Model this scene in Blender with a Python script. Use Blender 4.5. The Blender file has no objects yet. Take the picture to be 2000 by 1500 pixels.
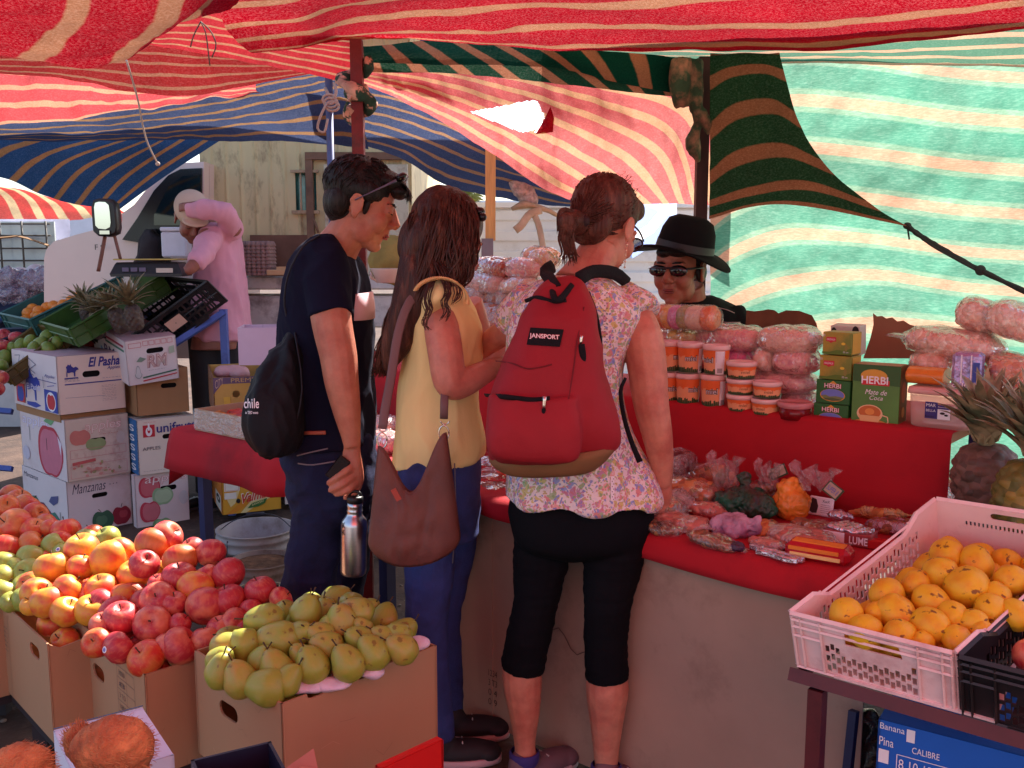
import bpy,math,random
from math import sin,cos,pi,radians,sqrt,atan2
from mathutils import Vector,Matrix,noise
from mathutils.geometry import tessellate_polygon
random.seed(7)
V=Vector
SC=bpy.context.scene
COL=SC.collection
# ---------------------------------------------------------------- camera
F=1850.0;TH=math.atan(250/1850.0);CZ=1.45
cd=bpy.data.cameras.new("camera");cam=bpy.data.objects.new("camera",cd);COL.objects.link(cam)
cd.sensor_width=36;cd.lens=F/2000*36;cd.clip_end=500;cd.clip_start=0.05
cam.location=(0,0,CZ);cam.rotation_euler=(pi/2-TH,0,0)
SC.camera=cam
# ---------------------------------------------------------------- light
SUN_EL=46;SUN_AZ=24
w=bpy.data.worlds.new("World");SC.world=w;w.use_nodes=True
nt=w.node_tree;bg=nt.nodes["Background"]
sky=nt.nodes.new("ShaderNodeTexSky");sky.sky_type='NISHITA';sky.sun_disc=False
sky.sun_elevation=radians(SUN_EL);sky.sun_rotation=radians(SUN_AZ);sky.dust_density=2.0
nt.links.new(sky.outputs[0],bg.inputs[0]);bg.inputs[1].default_value=0.1
sl=bpy.data.lights.new("sun",'SUN');sl.energy=5.0;sl.angle=radians(0.6);sl.color=(1,.92,.84)
sun=bpy.data.objects.new("sun",sl);COL.objects.link(sun)
sd=V((sin(radians(SUN_AZ))*cos(radians(SUN_EL)),cos(radians(SUN_AZ))*cos(radians(SUN_EL)),sin(radians(SUN_EL))))
sun.rotation_euler=sd.to_track_quat('Z','Y').to_euler();sun.location=(3,6,9)
SC.view_settings.view_transform='Standard';SC.view_settings.look='None'
SC.view_settings.exposure=1.72;SC.view_settings.gamma=1
SC.cycles.max_bounces=10;SC.cycles.diffuse_bounces=5;SC.cycles.transmission_bounces=8
SC.cycles.transparent_max_bounces=12;SC.cycles.sample_clamp_indirect=6
SC.cycles.use_denoising=True
# ---------------------------------------------------------------- image measurement -> metres
def ray(u,v):
 a=(u-1000)/F;b=-(v-750)/F
 return V((a,cos(TH)+b*sin(TH),-sin(TH)+b*cos(TH)))
def PY(u,v,Y):
 d=ray(u,v);return V((0,0,CZ))+d*(Y/d.y)
def PZ(u,v,z):
 d=ray(u,v);return V((0,0,CZ))+d*((z-CZ)/d.z)
def PPL(u,v,p0,n):
 d=ray(u,v);o=V((0,0,CZ));return o+d*((p0-o).dot(n)/d.dot(n))
def pxm(p):
 return(p.y*cos(TH)+(CZ-p.z)*sin(TH))/F
 # ---------------------------------------------------------------- materials
MT={}
def srgb(r,g,b):
 f=lambda c:(c/255/12.92)if c<=10 else((c/255+.055)/1.055)**2.4
 return(f(r),f(g),f(b))
def N(nt,typ,**kw):
 n=nt.nodes.new(typ)
 for k,v_ in kw.items():setattr(n,k,v_)
 return n
def mat(name,col=(.5,.5,.5),rough=.6,metal=0,var=.12,vs=6,bump=0,bs=60,spec=.5,sss=0,trans=0,ior=1.45,dirt=None,dirts=3,coat=0,alpha=1,stretch=(1,1,1),col2=None,c2s=4,c2lo=.45,c2hi=.6):
 if name in MT:return MT[name]
 m=bpy.data.materials.new(name);m.use_nodes=True;t=m.node_tree;L=t.links
 b=t.nodes["Principled BSDF"]
 tc=N(t,"ShaderNodeTexCoord");mp=N(t,"ShaderNodeMapping");mp.inputs['Scale'].default_value=stretch
 L.new(tc.outputs['Object'],mp.inputs[0])
 cur=None
 base=N(t,"ShaderNodeRGB");base.outputs[0].default_value=(*col,1);cur=base.outputs[0]
 def noise_(scale,detail=5,rough_=.6):
  n=N(t,"ShaderNodeTexNoise");n.inputs['Scale'].default_value=scale;n.inputs['Detail'].default_value=detail
  n.inputs['Roughness'].default_value=rough_;L.new(mp.outputs[0],n.inputs['Vector']);return n
 def ramp(src,lo,hi):
  r=N(t,"ShaderNodeMapRange");r.inputs[1].default_value=lo;r.inputs[2].default_value=hi;L.new(src,r.inputs[0]);return r.outputs[0]
 if col2:
  mx=N(t,"ShaderNodeMix",data_type='RGBA');mx.inputs[7].default_value=(*col2,1)
  L.new(ramp(noise_(c2s).outputs[0],c2lo,c2hi),mx.inputs[0]);L.new(cur,mx.inputs[6]);cur=mx.outputs[2]
 if dirt:
  mx=N(t,"ShaderNodeMix",data_type='RGBA');mx.inputs[7].default_value=(*dirt,1)
  L.new(ramp(noise_(dirts,8,.7).outputs[0],.52,.75),mx.inputs[0]);L.new(cur,mx.inputs[6]);cur=mx.outputs[2]
 if var:
  hs=N(t,"ShaderNodeHueSaturation");L.new(cur,hs.inputs['Color'])
  r=N(t,"ShaderNodeMapRange");r.inputs[1].default_value=.3;r.inputs[2].default_value=.7
  r.inputs[3].default_value=1-var;r.inputs[4].default_value=1+var
  L.new(noise_(vs).outputs[0],r.inputs[0]);L.new(r.outputs[0],hs.inputs['Value']);cur=hs.outputs[0]
 L.new(cur,b.inputs['Base Color'])
 b.inputs['Roughness'].default_value=rough;b.inputs['Metallic'].default_value=metal
 b.inputs['Specular IOR Level'].default_value=spec;b.inputs['IOR'].default_value=ior
 if sss:
  b.inputs['Subsurface Weight'].default_value=sss;b.inputs['Subsurface Radius'].default_value=(.02,.008,.004);b.inputs['Subsurface Scale'].default_value=.4
 if trans:b.inputs['Transmission Weight'].default_value=trans
 if coat:b.inputs['Coat Weight'].default_value=coat;b.inputs['Coat Roughness'].default_value=.15
 if alpha<1:b.inputs['Alpha'].default_value=alpha
 if bump:
  bn=N(t,"ShaderNodeBump");bn.inputs['Strength'].default_value=bump;bn.inputs['Distance'].default_value=.01
  L.new(noise_(bs,4).outputs[0],bn.inputs['Height']);L.new(bn.outputs[0],b.inputs['Normal'])
 MT[name]=m;return m
def cloth(name,A,B,n,wB=.35,trans=.5,ph=0,grain=900,holes=.0,fade=None,gain=1.0,C=None):
 """woven striped shade cloth: stripes along UV.y, translucent; A main colour, B stripe colour"""
 if name in MT:return MT[name]
 m=bpy.data.materials.new(name);m.use_nodes=True;t=m.node_tree;L=t.links;t.nodes.clear()
 out=N(t,"ShaderNodeOutputMaterial")
 uv=N(t,"ShaderNodeUVMap");sp=N(t,"ShaderNodeSeparateXYZ");L.new(uv.outputs[0],sp.inputs[0])
 def M(op,a,b_=None):
  x=N(t,"ShaderNodeMath",operation=op)
  for i,q in enumerate((a,b_)):
   if q is None:continue
   if isinstance(q,(int,float)):x.inputs[i].default_value=q
   else:L.new(q,x.inputs[i])
  return x.outputs[0]
 tcn=N(t,"ShaderNodeTexCoord")
 nz0=N(t,"ShaderNodeTexNoise");nz0.inputs['Scale'].default_value=60;nz0.inputs['Detail'].default_value=3;L.new(tcn.outputs['Object'],nz0.inputs['Vector'])
 yy=M('ADD',M('MULTIPLY',sp.outputs[1],n),M('MULTIPLY',M('SUBTRACT',nz0.outputs[0],.5),.03))
 fr=M('FRACT',M('ADD',yy,ph+100.0))
 d=M('ABSOLUTE',M('SUBTRACT',fr,.5))
 mr=N(t,"ShaderNodeMapRange");L.new(d,mr.inputs[0]);mr.inputs[1].default_value=wB/2-.02;mr.inputs[2].default_value=wB/2+.02
 mr.inputs[3].default_value=1;mr.inputs[4].default_value=0
 mx=N(t,"ShaderNodeMix",data_type='RGBA');mx.inputs[6].default_value=(*A,1);mx.inputs[7].default_value=(*B,1);L.new(mr.outputs[0],mx.inputs[0])
 cur=mx.outputs[2]
 if C:
  mr2=N(t,"ShaderNodeMapRange");L.new(d,mr2.inputs[0]);mr2.inputs[1].default_value=wB/4-.015;mr2.inputs[2].default_value=wB/4+.015;mc=N(t,"ShaderNodeMix",data_type='RGBA');mc.inputs[7].default_value=(*C,1);L.new(mr2.outputs[0],mc.inputs[0])
  mr.inputs[3].default_value=1;mc.inputs[6].default_value=(*B,1);L.new(mc.outputs[2],mx.inputs[7])
 nz=N(t,"ShaderNodeTexNoise");nz.inputs['Scale'].default_value=grain/6;nz.inputs['Detail'].default_value=2;nz.inputs['Roughness'].default_value=.8
 mp=N(t,"ShaderNodeMapping");mp.inputs['Scale'].default_value=(.35,.35,2.2)if trans>.45 else(1,1,1.8);L.new(tcn.outputs['Object'],mp.inputs[0]);L.new(mp.outputs[0],nz.inputs['Vector'])
 nzb=N(t,"ShaderNodeTexNoise");nzb.inputs['Scale'].default_value=3;nzb.inputs['Detail'].default_value=6;nzb.inputs['Roughness'].default_value=.65;L.new(tcn.outputs['Object'],nzb.inputs['Vector'])
 g=N(t,"ShaderNodeMapRange");L.new(nz.outputs[0],g.inputs[0]);g.inputs[1].default_value=.3;g.inputs[2].default_value=.7;g.inputs[3].default_value=.78;g.inputs[4].default_value=1.15
 g2=N(t,"ShaderNodeMapRange");L.new(nzb.outputs[0],g2.inputs[0]);g2.inputs[1].default_value=.3;g2.inputs[2].default_value=.7;g2.inputs[3].default_value=(.7 if trans>.45 else .76)*gain;g2.inputs[4].default_value=(1.25 if trans>.45 else 1.2)*gain  # thin cloth: wider brightness noise for uneven light, creases and weave
 hs=N(t,"ShaderNodeHueSaturation");L.new(cur,hs.inputs['Color']);L.new(M('MULTIPLY',g.outputs[0],g2.outputs[0]),hs.inputs['Value'])
 df=N(t,"ShaderNodeBsdfDiffuse");tr=N(t,"ShaderNodeBsdfTranslucent");L.new(hs.outputs[0],df.inputs[0])
 pl=N(t,"ShaderNodeMix",data_type='RGBA');pl.inputs[7].default_value=(1,.92,.85,1);L.new(hs.outputs[0],pl.inputs[6])
 g3=N(t,"ShaderNodeMapRange");L.new(nz.outputs[0],g3.inputs[0]);g3.inputs[1].default_value=.45;g3.inputs[2].default_value=.75
 g3.inputs[3].default_value=fade if fade else 0;g3.inputs[4].default_value=(fade*2.2 if fade else .14)
 L.new(g3.outputs[0],pl.inputs[0]);L.new(pl.outputs[2],tr.inputs[0])
 ms=N(t,"ShaderNodeMixShader");ms.inputs[0].default_value=trans;L.new(df.outputs[0],ms.inputs[1]);L.new(tr.outputs[0],ms.inputs[2])
 cur=ms.outputs[0]
 if holes:
  tp=N(t,"ShaderNodeBsdfTransparent");mh=N(t,"ShaderNodeMixShader");mh.inputs[0].default_value=holes
  L.new(cur,mh.inputs[1]);L.new(tp.outputs[0],mh.inputs[2]);cur=mh.outputs[0]
 bn=N(t,"ShaderNodeBump");bn.inputs['Strength'].default_value=.25;bn.inputs['Distance'].default_value=.01
 L.new(nzb.outputs[0],bn.inputs['Height']);L.new(bn.outputs[0],df.inputs['Normal'])
 L.new(cur,out.inputs[0]);MT[name]=m;return m
def film(name,col=(.9,.85,.88),alpha=.35,rough=.15,bump=.8,bs=30):
 """thin crinkled plastic film: clear with milky creases and glints"""
 if name in MT:return MT[name]
 m=bpy.data.materials.new(name);m.use_nodes=True;t=m.node_tree;L=t.links;b=t.nodes["Principled BSDF"];out=[n for n in t.nodes if n.type=='OUTPUT_MATERIAL'][0]
 tc=N(t,"ShaderNodeTexCoord");n1=N(t,"ShaderNodeTexNoise");n1.inputs['Scale'].default_value=bs;n1.inputs['Detail'].default_value=3;n1.inputs['Distortion'].default_value=1.2;L.new(tc.outputs['Object'],n1.inputs['Vector'])
 rd=N(t,"ShaderNodeMath",operation='SUBTRACT');L.new(n1.outputs[0],rd.inputs[0]);rd.inputs[1].default_value=.5;ab=N(t,"ShaderNodeMath",operation='ABSOLUTE');L.new(rd.outputs[0],ab.inputs[0])
 cr_=N(t,"ShaderNodeMapRange");L.new(ab.outputs[0],cr_.inputs[0]);cr_.inputs[1].default_value=0;cr_.inputs[2].default_value=.035;cr_.inputs[3].default_value=min(1,alpha+.16);cr_.inputs[4].default_value=alpha
 b.inputs['Base Color'].default_value=(*col,1);b.inputs['Roughness'].default_value=.4
 bn=N(t,"ShaderNodeBump");bn.inputs['Strength'].default_value=bump;bn.inputs['Distance'].default_value=.02;L.new(ab.outputs[0],bn.inputs['Height']);L.new(bn.outputs[0],b.inputs['Normal'])
 tp=N(t,"ShaderNodeBsdfTransparent");m1=N(t,"ShaderNodeMixShader");L.new(cr_.outputs[0],m1.inputs[0]);L.new(tp.outputs[0],m1.inputs[1]);L.new(b.outputs[0],m1.inputs[2])
 gl=N(t,"ShaderNodeBsdfGlossy");gl.inputs['Roughness'].default_value=rough;L.new(bn.outputs[0],gl.inputs['Normal']);lw=N(t,"ShaderNodeLayerWeight");lw.inputs['Blend'].default_value=.25;L.new(bn.outputs[0],lw.inputs['Normal'])
 fm=N(t,"ShaderNodeMapRange");L.new(lw.outputs['Fresnel'],fm.inputs[0]);fm.inputs[3].default_value=.07;fm.inputs[4].default_value=.55;m2=N(t,"ShaderNodeMixShader");L.new(fm.outputs[0],m2.inputs[0]);L.new(m1.outputs[0],m2.inputs[1]);L.new(gl.outputs[0],m2.inputs[2]);L.new(m2.outputs[0],out.inputs[0])
 MT[name]=m;return m
 # ---------------------------------------------------------------- mesh building
class MB:
 def __init__(s):s.v=[];s.f=[];s.m=[];s.uv={};s.cur=0;s.sm=[];s.mats=[]
 def use(s,m):
  if m not in s.mats:s.mats.append(m)
  s.cur=s.mats.index(m);return s
 def add(s,vs,fs,smooth=True,M=None):
  k=len(s.v);s.v+=[(M@V(p))if M else V(p)for p in vs]
  for f in fs:s.f.append([k+i for i in f]);s.m.append(s.cur);s.sm.append(smooth)
  return k
 def box(s,c,h,R=None,bev=0):
  """centre c, half sizes h, rotation matrix R (3x3)"""
  R=R or Matrix.Identity(3);c=V(c)
  if not bev:
   P=[c+R@V((h[0]*a,h[1]*b,h[2]*d))for a in(-1,1)for b in(-1,1)for d in(-1,1)]
   s.add(P,[(0,1,3,2),(4,6,7,5),(0,4,5,1),(2,3,7,6),(0,2,6,4),(1,5,7,3)],False)
  else:
   b=min(bev,min(h)*.95);P=[];idx={}
   for a in(-1,1):
    for e in(-1,1):
     for d in(-1,1):
      for ax in range(3):
       q=[h[0]-b,h[1]-b,h[2]-b];q[ax]=h[ax]
       idx[(a,e,d,ax)]=len(P);P.append(c+R@V((a*q[0],e*q[1],d*q[2])))
   fs=[]
   for ax in range(3):
    o=[i for i in range(3)if i!=ax]
    for sg in(-1,1):
     q=[]
     for(x,y)in((-1,-1),(1,-1),(1,1),(-1,1)):
      t=[0,0,0];t[ax]=sg;t[o[0]]=x;t[o[1]]=y;q.append(idx[(*t,ax)])
     if(sg>0)!=(ax==1):fs.append(q)
     else:fs.append(q[::-1])
   for ax in range(3):
    o=[i for i in range(3)if i!=ax]
    for x in(-1,1):
     for y in(-1,1):
      q=[]
      for(sg,w_)in((-1,0),(1,0),(1,1),(-1,1)):
       t=[0,0,0];t[ax]=sg;t[o[0]]=x;t[o[1]]=y;q.append(idx[(*t,o[w_])])
      fs.append(q)
   for a in(-1,1):
    for e in(-1,1):
     for d in(-1,1):fs.append([idx[(a,e,d,ax)]for ax in range(3)])
   k=len(s.v);s.add(P,fs,False)
   n0=len(s.f)-len(fs)
   for i in range(n0,len(s.f)):
    f=s.f[i];p=[s.v[j]for j in f];nn=(p[1]-p[0]).cross(p[2]-p[0]);ce=sum(p,V((0,0,0)))/len(p)
    if nn.dot(ce-c)<0:s.f[i]=f[::-1]
  return s
 def loft(s,rings,closed=True,cap=True,smooth=True):
  n=len(rings[0]);k=len(s.v);s.v+=[V(p)for r in rings for p in r]
  for i in range(len(rings)-1):
   for j in range(n if closed else n-1):
    j2=(j+1)%n
    s.f.append([k+i*n+j,k+i*n+j2,k+(i+1)*n+j2,k+(i+1)*n+j]);s.m.append(s.cur);s.sm.append(smooth)
  if cap and closed:
   s.f.append([k+j for j in range(n)][::-1]);s.m.append(s.cur);s.sm.append(False)
   s.f.append([k+(len(rings)-1)*n+j for j in range(n)]);s.m.append(s.cur);s.sm.append(False)
  return s
 def tube(s,pts,r,n=10,cap=True,smooth=True,flat=1.0,up=None):
  """round tube; r a number or list; flat squashes along the 2nd axis; up fixes that axis"""
  pts=[V(p)for p in pts];r=r if isinstance(r,(list,tuple))else[r]*len(pts)
  rings=[];b=None
  for i,p in enumerate(pts):
   t=(pts[min(i+1,len(pts)-1)]-pts[max(i-1,0)]).normalized()
   if b is None:
    ref=V(up)if up else(V((0,0,1))if abs(t.z)<.9 else V((1,0,0)))
    b=(ref-t*ref.dot(t)).normalized()
   else:
    ref=V(up)if up else b
    b=(ref-t*ref.dot(t)).normalized()
   a=b.cross(t)
   rings.append([p+a*(cos(2*pi*j/n)*r[i])+b*(sin(2*pi*j/n)*r[i]*flat)for j in range(n)])
  return s.loft(rings,cap=cap,smooth=smooth)
 def ell(s,c,r,R=None,n=16,m=10):
  R=R or Matrix.Identity(3);c=V(c);r=r if isinstance(r,(tuple,list))else(r,r,r)
  P=[c+R@V((0,0,-r[2]))];
  for i in range(1,m):
   th=pi*i/m
   for j in range(n):P.append(c+R@V((r[0]*sin(th)*cos(2*pi*j/n),r[1]*sin(th)*sin(2*pi*j/n),-r[2]*cos(th))))
  P.append(c+R@V((0,0,r[2])));fs=[]
  for j in range(n):
   j2=(j+1)%n;fs.append((0,1+j2,1+j));fs.append((len(P)-1,1+(m-2)*n+j,1+(m-2)*n+j2))
   for i in range(m-2):fs.append((1+i*n+j,1+i*n+j2,1+(i+1)*n+j2,1+(i+1)*n+j))
  s.add(P,fs);return s
 def lathe(s,prof,n=24,M=None,smooth=True):
  """prof [(r,z)] around z"""
  rings=[[(M@V((r*cos(2*pi*j/n),r*sin(2*pi*j/n),z)))if M else V((r*cos(2*pi*j/n),r*sin(2*pi*j/n),z))for j in range(n)]for r,z in prof]
  return s.loft(rings,cap=False,smooth=smooth)
 def panel(s,outer,holes,o,ux,uy,th,side=True):
  """2D outline with holes in frame (o,ux,uy), thickness th along -n (n=ux x uy)"""
  o=V(o);ux=V(ux);uy=V(uy);n=ux.cross(uy).normalized()
  loops=[outer]+list(holes)
  flat=[p for l in loops for p in l]
  tri=tessellate_polygon([[V((p[0],p[1],0))for p in l]for l in loops])
  A=[o+ux*p[0]+uy*p[1]for p in flat];Bk=[p-n*th for p in A];k=len(A)
  fs=[]
  for t in tri:
   a,b,c=(flat[i]for i in t)
   ar=(b[0]-a[0])*(c[1]-a[1])-(b[1]-a[1])*(c[0]-a[0])
   t=tuple(t)if ar>0 else tuple(t)[::-1]
   fs.append(t);fs.append(tuple(k+i for i in t[::-1]))
  i0=0
  for li,l in enumerate(loops):
   ar=sum(l[i][0]*l[(i+1)%len(l)][1]-l[(i+1)%len(l)][0]*l[i][1]for i in range(len(l)))
   for i in range(len(l)):
    a,b=i0+i,i0+(i+1)%len(l)
    q=(a,k+a,k+b,b)
    if(ar<0)!=(li>0):q=q[::-1]
    fs.append(q)
   i0+=len(l)
  s.add(A+Bk,fs,False);return s
 def build(s,name,mats=None,parent=None,label=None,smooth=None,autos=None):
  me=bpy.data.meshes.new(name);off=root_loc(parent)
  me.from_pydata([tuple(p-off)for p in s.v],[],s.f)
  for m_ in(mats if isinstance(mats,list)else[mats]if mats else s.mats):me.materials.append(m_)
  for i,p in enumerate(me.polygons):
   p.material_index=s.m[i];p.use_smooth=s.sm[i]if smooth is None else smooth
  if s.uv:
   ul=me.uv_layers.new(name="UVMap");
   for lo in me.loops:ul.data[lo.index].uv=s.uv.get(lo.vertex_index,(0,0))
  me.update()
  o=bpy.data.objects.new(name,me);COL.objects.link(o)
  if parent:o.parent=parent
  if label:o['label']=label
  return o
def root_loc(p):
 r=V((0,0,0))
 while p:r+=p.location;p=p.parent
 return r
def tag(o,label,cat,group=None,kind=None):
 if label:o['label']=label
 if cat:o['category']=cat
 if group:o['group']=group
 if kind:o['kind']=kind
 return o
def struct(o):o['kind']='structure';return o
def thing(name,label,cat,loc=(0,0,0),group=None):
 o=bpy.data.objects.new(name,None);COL.objects.link(o);o.location=loc;o.empty_display_size=.05
 return tag(o,label,cat,group)
def copy_tree(o,parent=None):
 c=o.copy();COL.objects.link(c)
 if parent:c.parent=parent
 for ch in list(o.children):copy_tree(ch,c)
 return c
def eval_mesh(o):
 bpy.context.view_layer.update()
 dg=bpy.context.evaluated_depsgraph_get();me=bpy.data.meshes.new_from_object(o.evaluated_get(dg));return me
def fuse(mb,name,m,parent=None,vox=.004,sm=4,disp=None,label=None,subdiv=0):
 """overlapping closed shapes -> one continuous skin"""
 me=bpy.data.meshes.new(name);off=root_loc(parent);me.from_pydata([tuple(p-off)for p in mb.v],[],mb.f)
 t=bpy.data.objects.new("tmp",me);COL.objects.link(t)
 r=t.modifiers.new("r",'REMESH');r.mode='VOXEL';r.voxel_size=vox
 if sm:q=t.modifiers.new("s",'SMOOTH');q.iterations=sm;q.factor=.6
 me2=eval_mesh(t);bpy.data.objects.remove(t);bpy.data.meshes.remove(me);me2.name=name
 me2.materials.clear();me2.materials.append(m)
 if disp:
  ns=[v_.normal.copy()for v_ in me2.vertices]
  for i,v_ in enumerate(me2.vertices):
   d=disp(v_.co+off,ns[i]);
   if isinstance(d,Vector):v_.co+=d
   else:v_.co+=ns[i]*d
 for p in me2.polygons:p.use_smooth=True
 me2.update();o=bpy.data.objects.new(name,me2);COL.objects.link(o)
 if parent:o.parent=parent
 if label:o['label']=label
 return o
def cr(p,t):
 """catmull-rom through list p at t in 0..len-1"""
 n=len(p)-1;i=min(int(t),n-1);f=t-i
 a=p[i-1]if i>0 else p[0]*2-p[1];b=p[i];c=p[i+1];d=p[i+2]if i+2<=n else p[n]*2-p[n-1]
 return(b*2+(c-a)*f+(a*2-b*5+c*4-d)*f*f+(b*3-a-c*3+d)*f**3)*.5
def curve(pts,n):pts=[V(p)for p in pts];return[cr(pts,(len(pts)-1)*i/n)for i in range(n+1)]
def sheet(name,ctrl,m,nu=60,nv=40,wr=.01,ws=4,label=None,cat='awning',parent=None,uvr=(0,1),seed=0,wdir=None,group=None,holefn=None,edge=0,wdir_=None):
 """ctrl rows of 3D points; UV.y runs over the rows, UV.x along them"""
 rows=[[V(p)for p in r]for r in ctrl];mb=MB();R=len(rows)-1
 pre=[[cr(r,(len(r)-1)*i/nu)for i in range(nu+1)]for r in rows]
 P=[[cr([pre[k][i]for k in range(R+1)],R*j/nv)for i in range(nu+1)]for j in range(nv+1)]
 off=V((seed*7.3,seed*3.1,0))
 for j in range(nv+1):
  for i in range(nu+1):
   p=P[j][i];a=P[j][min(i+1,nu)]-P[j][max(i-1,0)];b=P[min(j+1,nv)][i]-P[max(j-1,0)][i]
   n=a.cross(b);n=n.normalized()if n.length>1e-9 else V((0,0,1))
   q=V((p.x*ws,p.y*ws,p.z*ws))+off
   d=(noise.noise(q)+.5*noise.noise(q*2.3)+.25*noise.noise(q*5.1))*wr
   e_=noise.noise(V((p.x*9,p.y*9,p.z*4))+off);d+=(.5-abs(noise.noise(V((p.x*5+e_,p.y*7,p.z*3))+off))*2)*min(.007,wr*.4)+e_*wr*.12
   mb.v.append(p+n*d)
   mb.uv[j*(nu+1)+i]=(i/nu,uvr[0]+(uvr[1]-uvr[0])*j/nv)
 for j in range(nv):
  for i in range(nu):
   if holefn and holefn((i+.5)/nu,(j+.5)/nv):continue
   k=j*(nu+1)+i;mb.f.append([k,k+1,k+nu+2,k+nu+1]);mb.m.append(0);mb.sm.append(True)
 o=mb.build(name,m,parent)
 if label:tag(o,label,cat,group)
 return o
 # ---------------------------------------------------------------- printing on flat faces
TXC={}
def text_geo(txt,shear=0,off=0,font=None):
 k=(txt,shear,off)
 if k in TXC:return TXC[k]
 c=bpy.data.curves.new("t",'FONT');c.body=txt;c.shear=shear;c.offset=off;c.resolution_u=4
 o=bpy.data.objects.new("t",c);COL.objects.link(o);me=eval_mesh(o)
 vs=[(v_.co.x,v_.co.y)for v_ in me.vertices];fs=[tuple(p.vertices)for p in me.polygons]
 bpy.data.objects.remove(o);bpy.data.curves.remove(c);bpy.data.meshes.remove(me)
 if vs:
  x0=min(p[0]for p in vs);x1=max(p[0]for p in vs);y0=min(p[1]for p in vs);y1=max(p[1]for p in vs)
 else:x0=y0=0;x1=y1=1
 TXC[k]=(vs,fs,x0,x1,y0,y1);return TXC[k]
class Dec:
 """ink on one flat face: frame origin o, ux, uy unit vectors; coordinates in metres or fractions (W,H)"""
 def __init__(s,o,ux,uy,W=1,H=1,lift=.0008,fn=None):
  s.o=V(o);s.ux=V(ux);s.uy=V(uy);s.n=s.ux.cross(s.uy).normalized();s.W=W;s.H=H;s.mb=MB();s.k=lift;s.fn=fn
 def P(s,x,y):
  if s.fn:return s.fn(x,y,s.k)
  return s.o+s.ux*(x*s.W)+s.uy*(y*s.H)+s.n*s.k
 def lay(s):s.k+=.0003
 def poly(s,m,pts,order=True):
  s.mb.use(m);tri=tessellate_polygon([[V((p[0],p[1],0))for p in pts]]);fs=[]
  for t in tri:
   a,b,c=(pts[i]for i in t);ar=(b[0]-a[0])*(c[1]-a[1])-(b[1]-a[1])*(c[0]-a[0])
   fs.append(tuple(t)if ar>0 else tuple(t)[::-1])
  s.mb.add([s.P(*p)for p in pts],fs,False);s.lay();return s
 def rect(s,m,x0,y0,x1,y1,n=1):
  if s.fn:
   n=max(n,8)
   for i in range(n):
    a=x0+(x1-x0)*i/n;b=x0+(x1-x0)*(i+1)/n;s.mb.use(m);s.mb.add([s.P(a,y0),s.P(b,y0),s.P(b,y1),s.P(a,y1)],[(0,1,2,3)],False)
   s.lay();return s
  return s.poly(m,[(x0,y0),(x1,y0),(x1,y1),(x0,y1)])
 def oval(s,m,cx,cy,rx,ry,n=24,a0=0):return s.poly(m,[(cx+rx*cos(2*pi*i/n+a0),cy+ry*sin(2*pi*i/n+a0))for i in range(n)])
 def pill(s,m,cx,cy,rx,ry,tilt=0):
  pts=[]
  asp=s.H/s.W
  for i in range(8):a=-pi/2+pi*i/7;pts.append((rx-ry*asp+ry*asp*cos(a),ry*sin(a)))
  for i in range(8):a=pi/2+pi*i/7;pts.append((-rx+ry*asp+ry*asp*cos(a),ry*sin(a)))
  return s.poly(m,[(cx+x,cy+y+x*tilt)for x,y in pts])
 def line(s,m,pts,w):
  s.mb.use(m)
  for i in range(len(pts)-1):
   a=s.P(*pts[i]);b=s.P(*pts[i+1]);d=(b-a)
   if d.length<1e-6:continue
   q=s.n.cross(d).normalized()*w/2;s.mb.add([a-q,b-q,b+q,a+q],[(0,1,2,3)],False)
  s.lay();return s
 def frame(s,m,x0,y0,x1,y1,w):return s.line(m,[(x0,y0),(x1,y0),(x1,y1),(x0,y1),(x0,y0)],w)
 def text(s,m,txt,x,y,w,h,shear=0,off=0,tilt=0,sag=0):
  vs,fs,x0,x1,y0,y1=text_geo(txt,shear,off)
  s.mb.use(m);P=[]
  for(a,b)in vs:
   fx=(a-x0)/(x1-x0);fy=(b-y0)/(y1-y0)
   P.append(s.P(x+fx*w,y+fy*h+tilt*fx-sag*(1-(2*fx-1)**2)))
  s.mb.add(P,fs,False);s.lay();return s
 def scrib(s,m,x,y,w,n=3,dy=.02,wd=.0012):
  """tiny print too small to read: fine broken lines"""
  for i in range(n):
   xx=x
   while xx<x+w-.01:
    l=random.uniform(.02,.06);s.line(m,[(xx,y-i*dy),(min(xx+l,x+w),y-i*dy)],wd);s.k-=.0003;xx+=l+.015
  s.lay();return s
 def build(s,parent,name='printing',label=None):return s.mb.build(name,None,parent,label)if s.mb.f else None
def applepts(cx,cy,rx,ry,n=28,dip=.28):
 return[(cx+rx*cos(t)*(1+.04*cos(3*t)),cy+ry*(sin(t)-dip*math.exp(-((t-pi/2)/.35)**2)+.12*math.exp(-((t-1.5*pi)/.3)**2)))for t in[2*pi*i/n for i in range(n)]]
def ink(r,g,b,rough=.6):return mat("ink_%d_%d_%d"%(r,g,b),srgb(r,g,b),rough,var=.06,vs=20)
# ================================================================ SETTING
RED=srgb(176,10,34);TAN=srgb(184,126,94);CREAM=srgb(226,190,140)
BLU=srgb(64,80,120);GRN=srgb(16,92,66)
c_red=cloth("red_shade_cloth",RED,TAN,5,.3,.5)
def rc(name,n,wB=.3,trans=.5,ph=0,A=RED,B=TAN,fade=None,gain=1.0):return cloth(name,A,B,n,wB,trans,ph,fade=fade,gain=gain)
q=PY
def rows(*rs):return[[PY(*p)if len(p)==3 else V(p[:3])for p in r]for r in rs]
def Wd(x,y,z):return(x,y,z,0)
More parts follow.
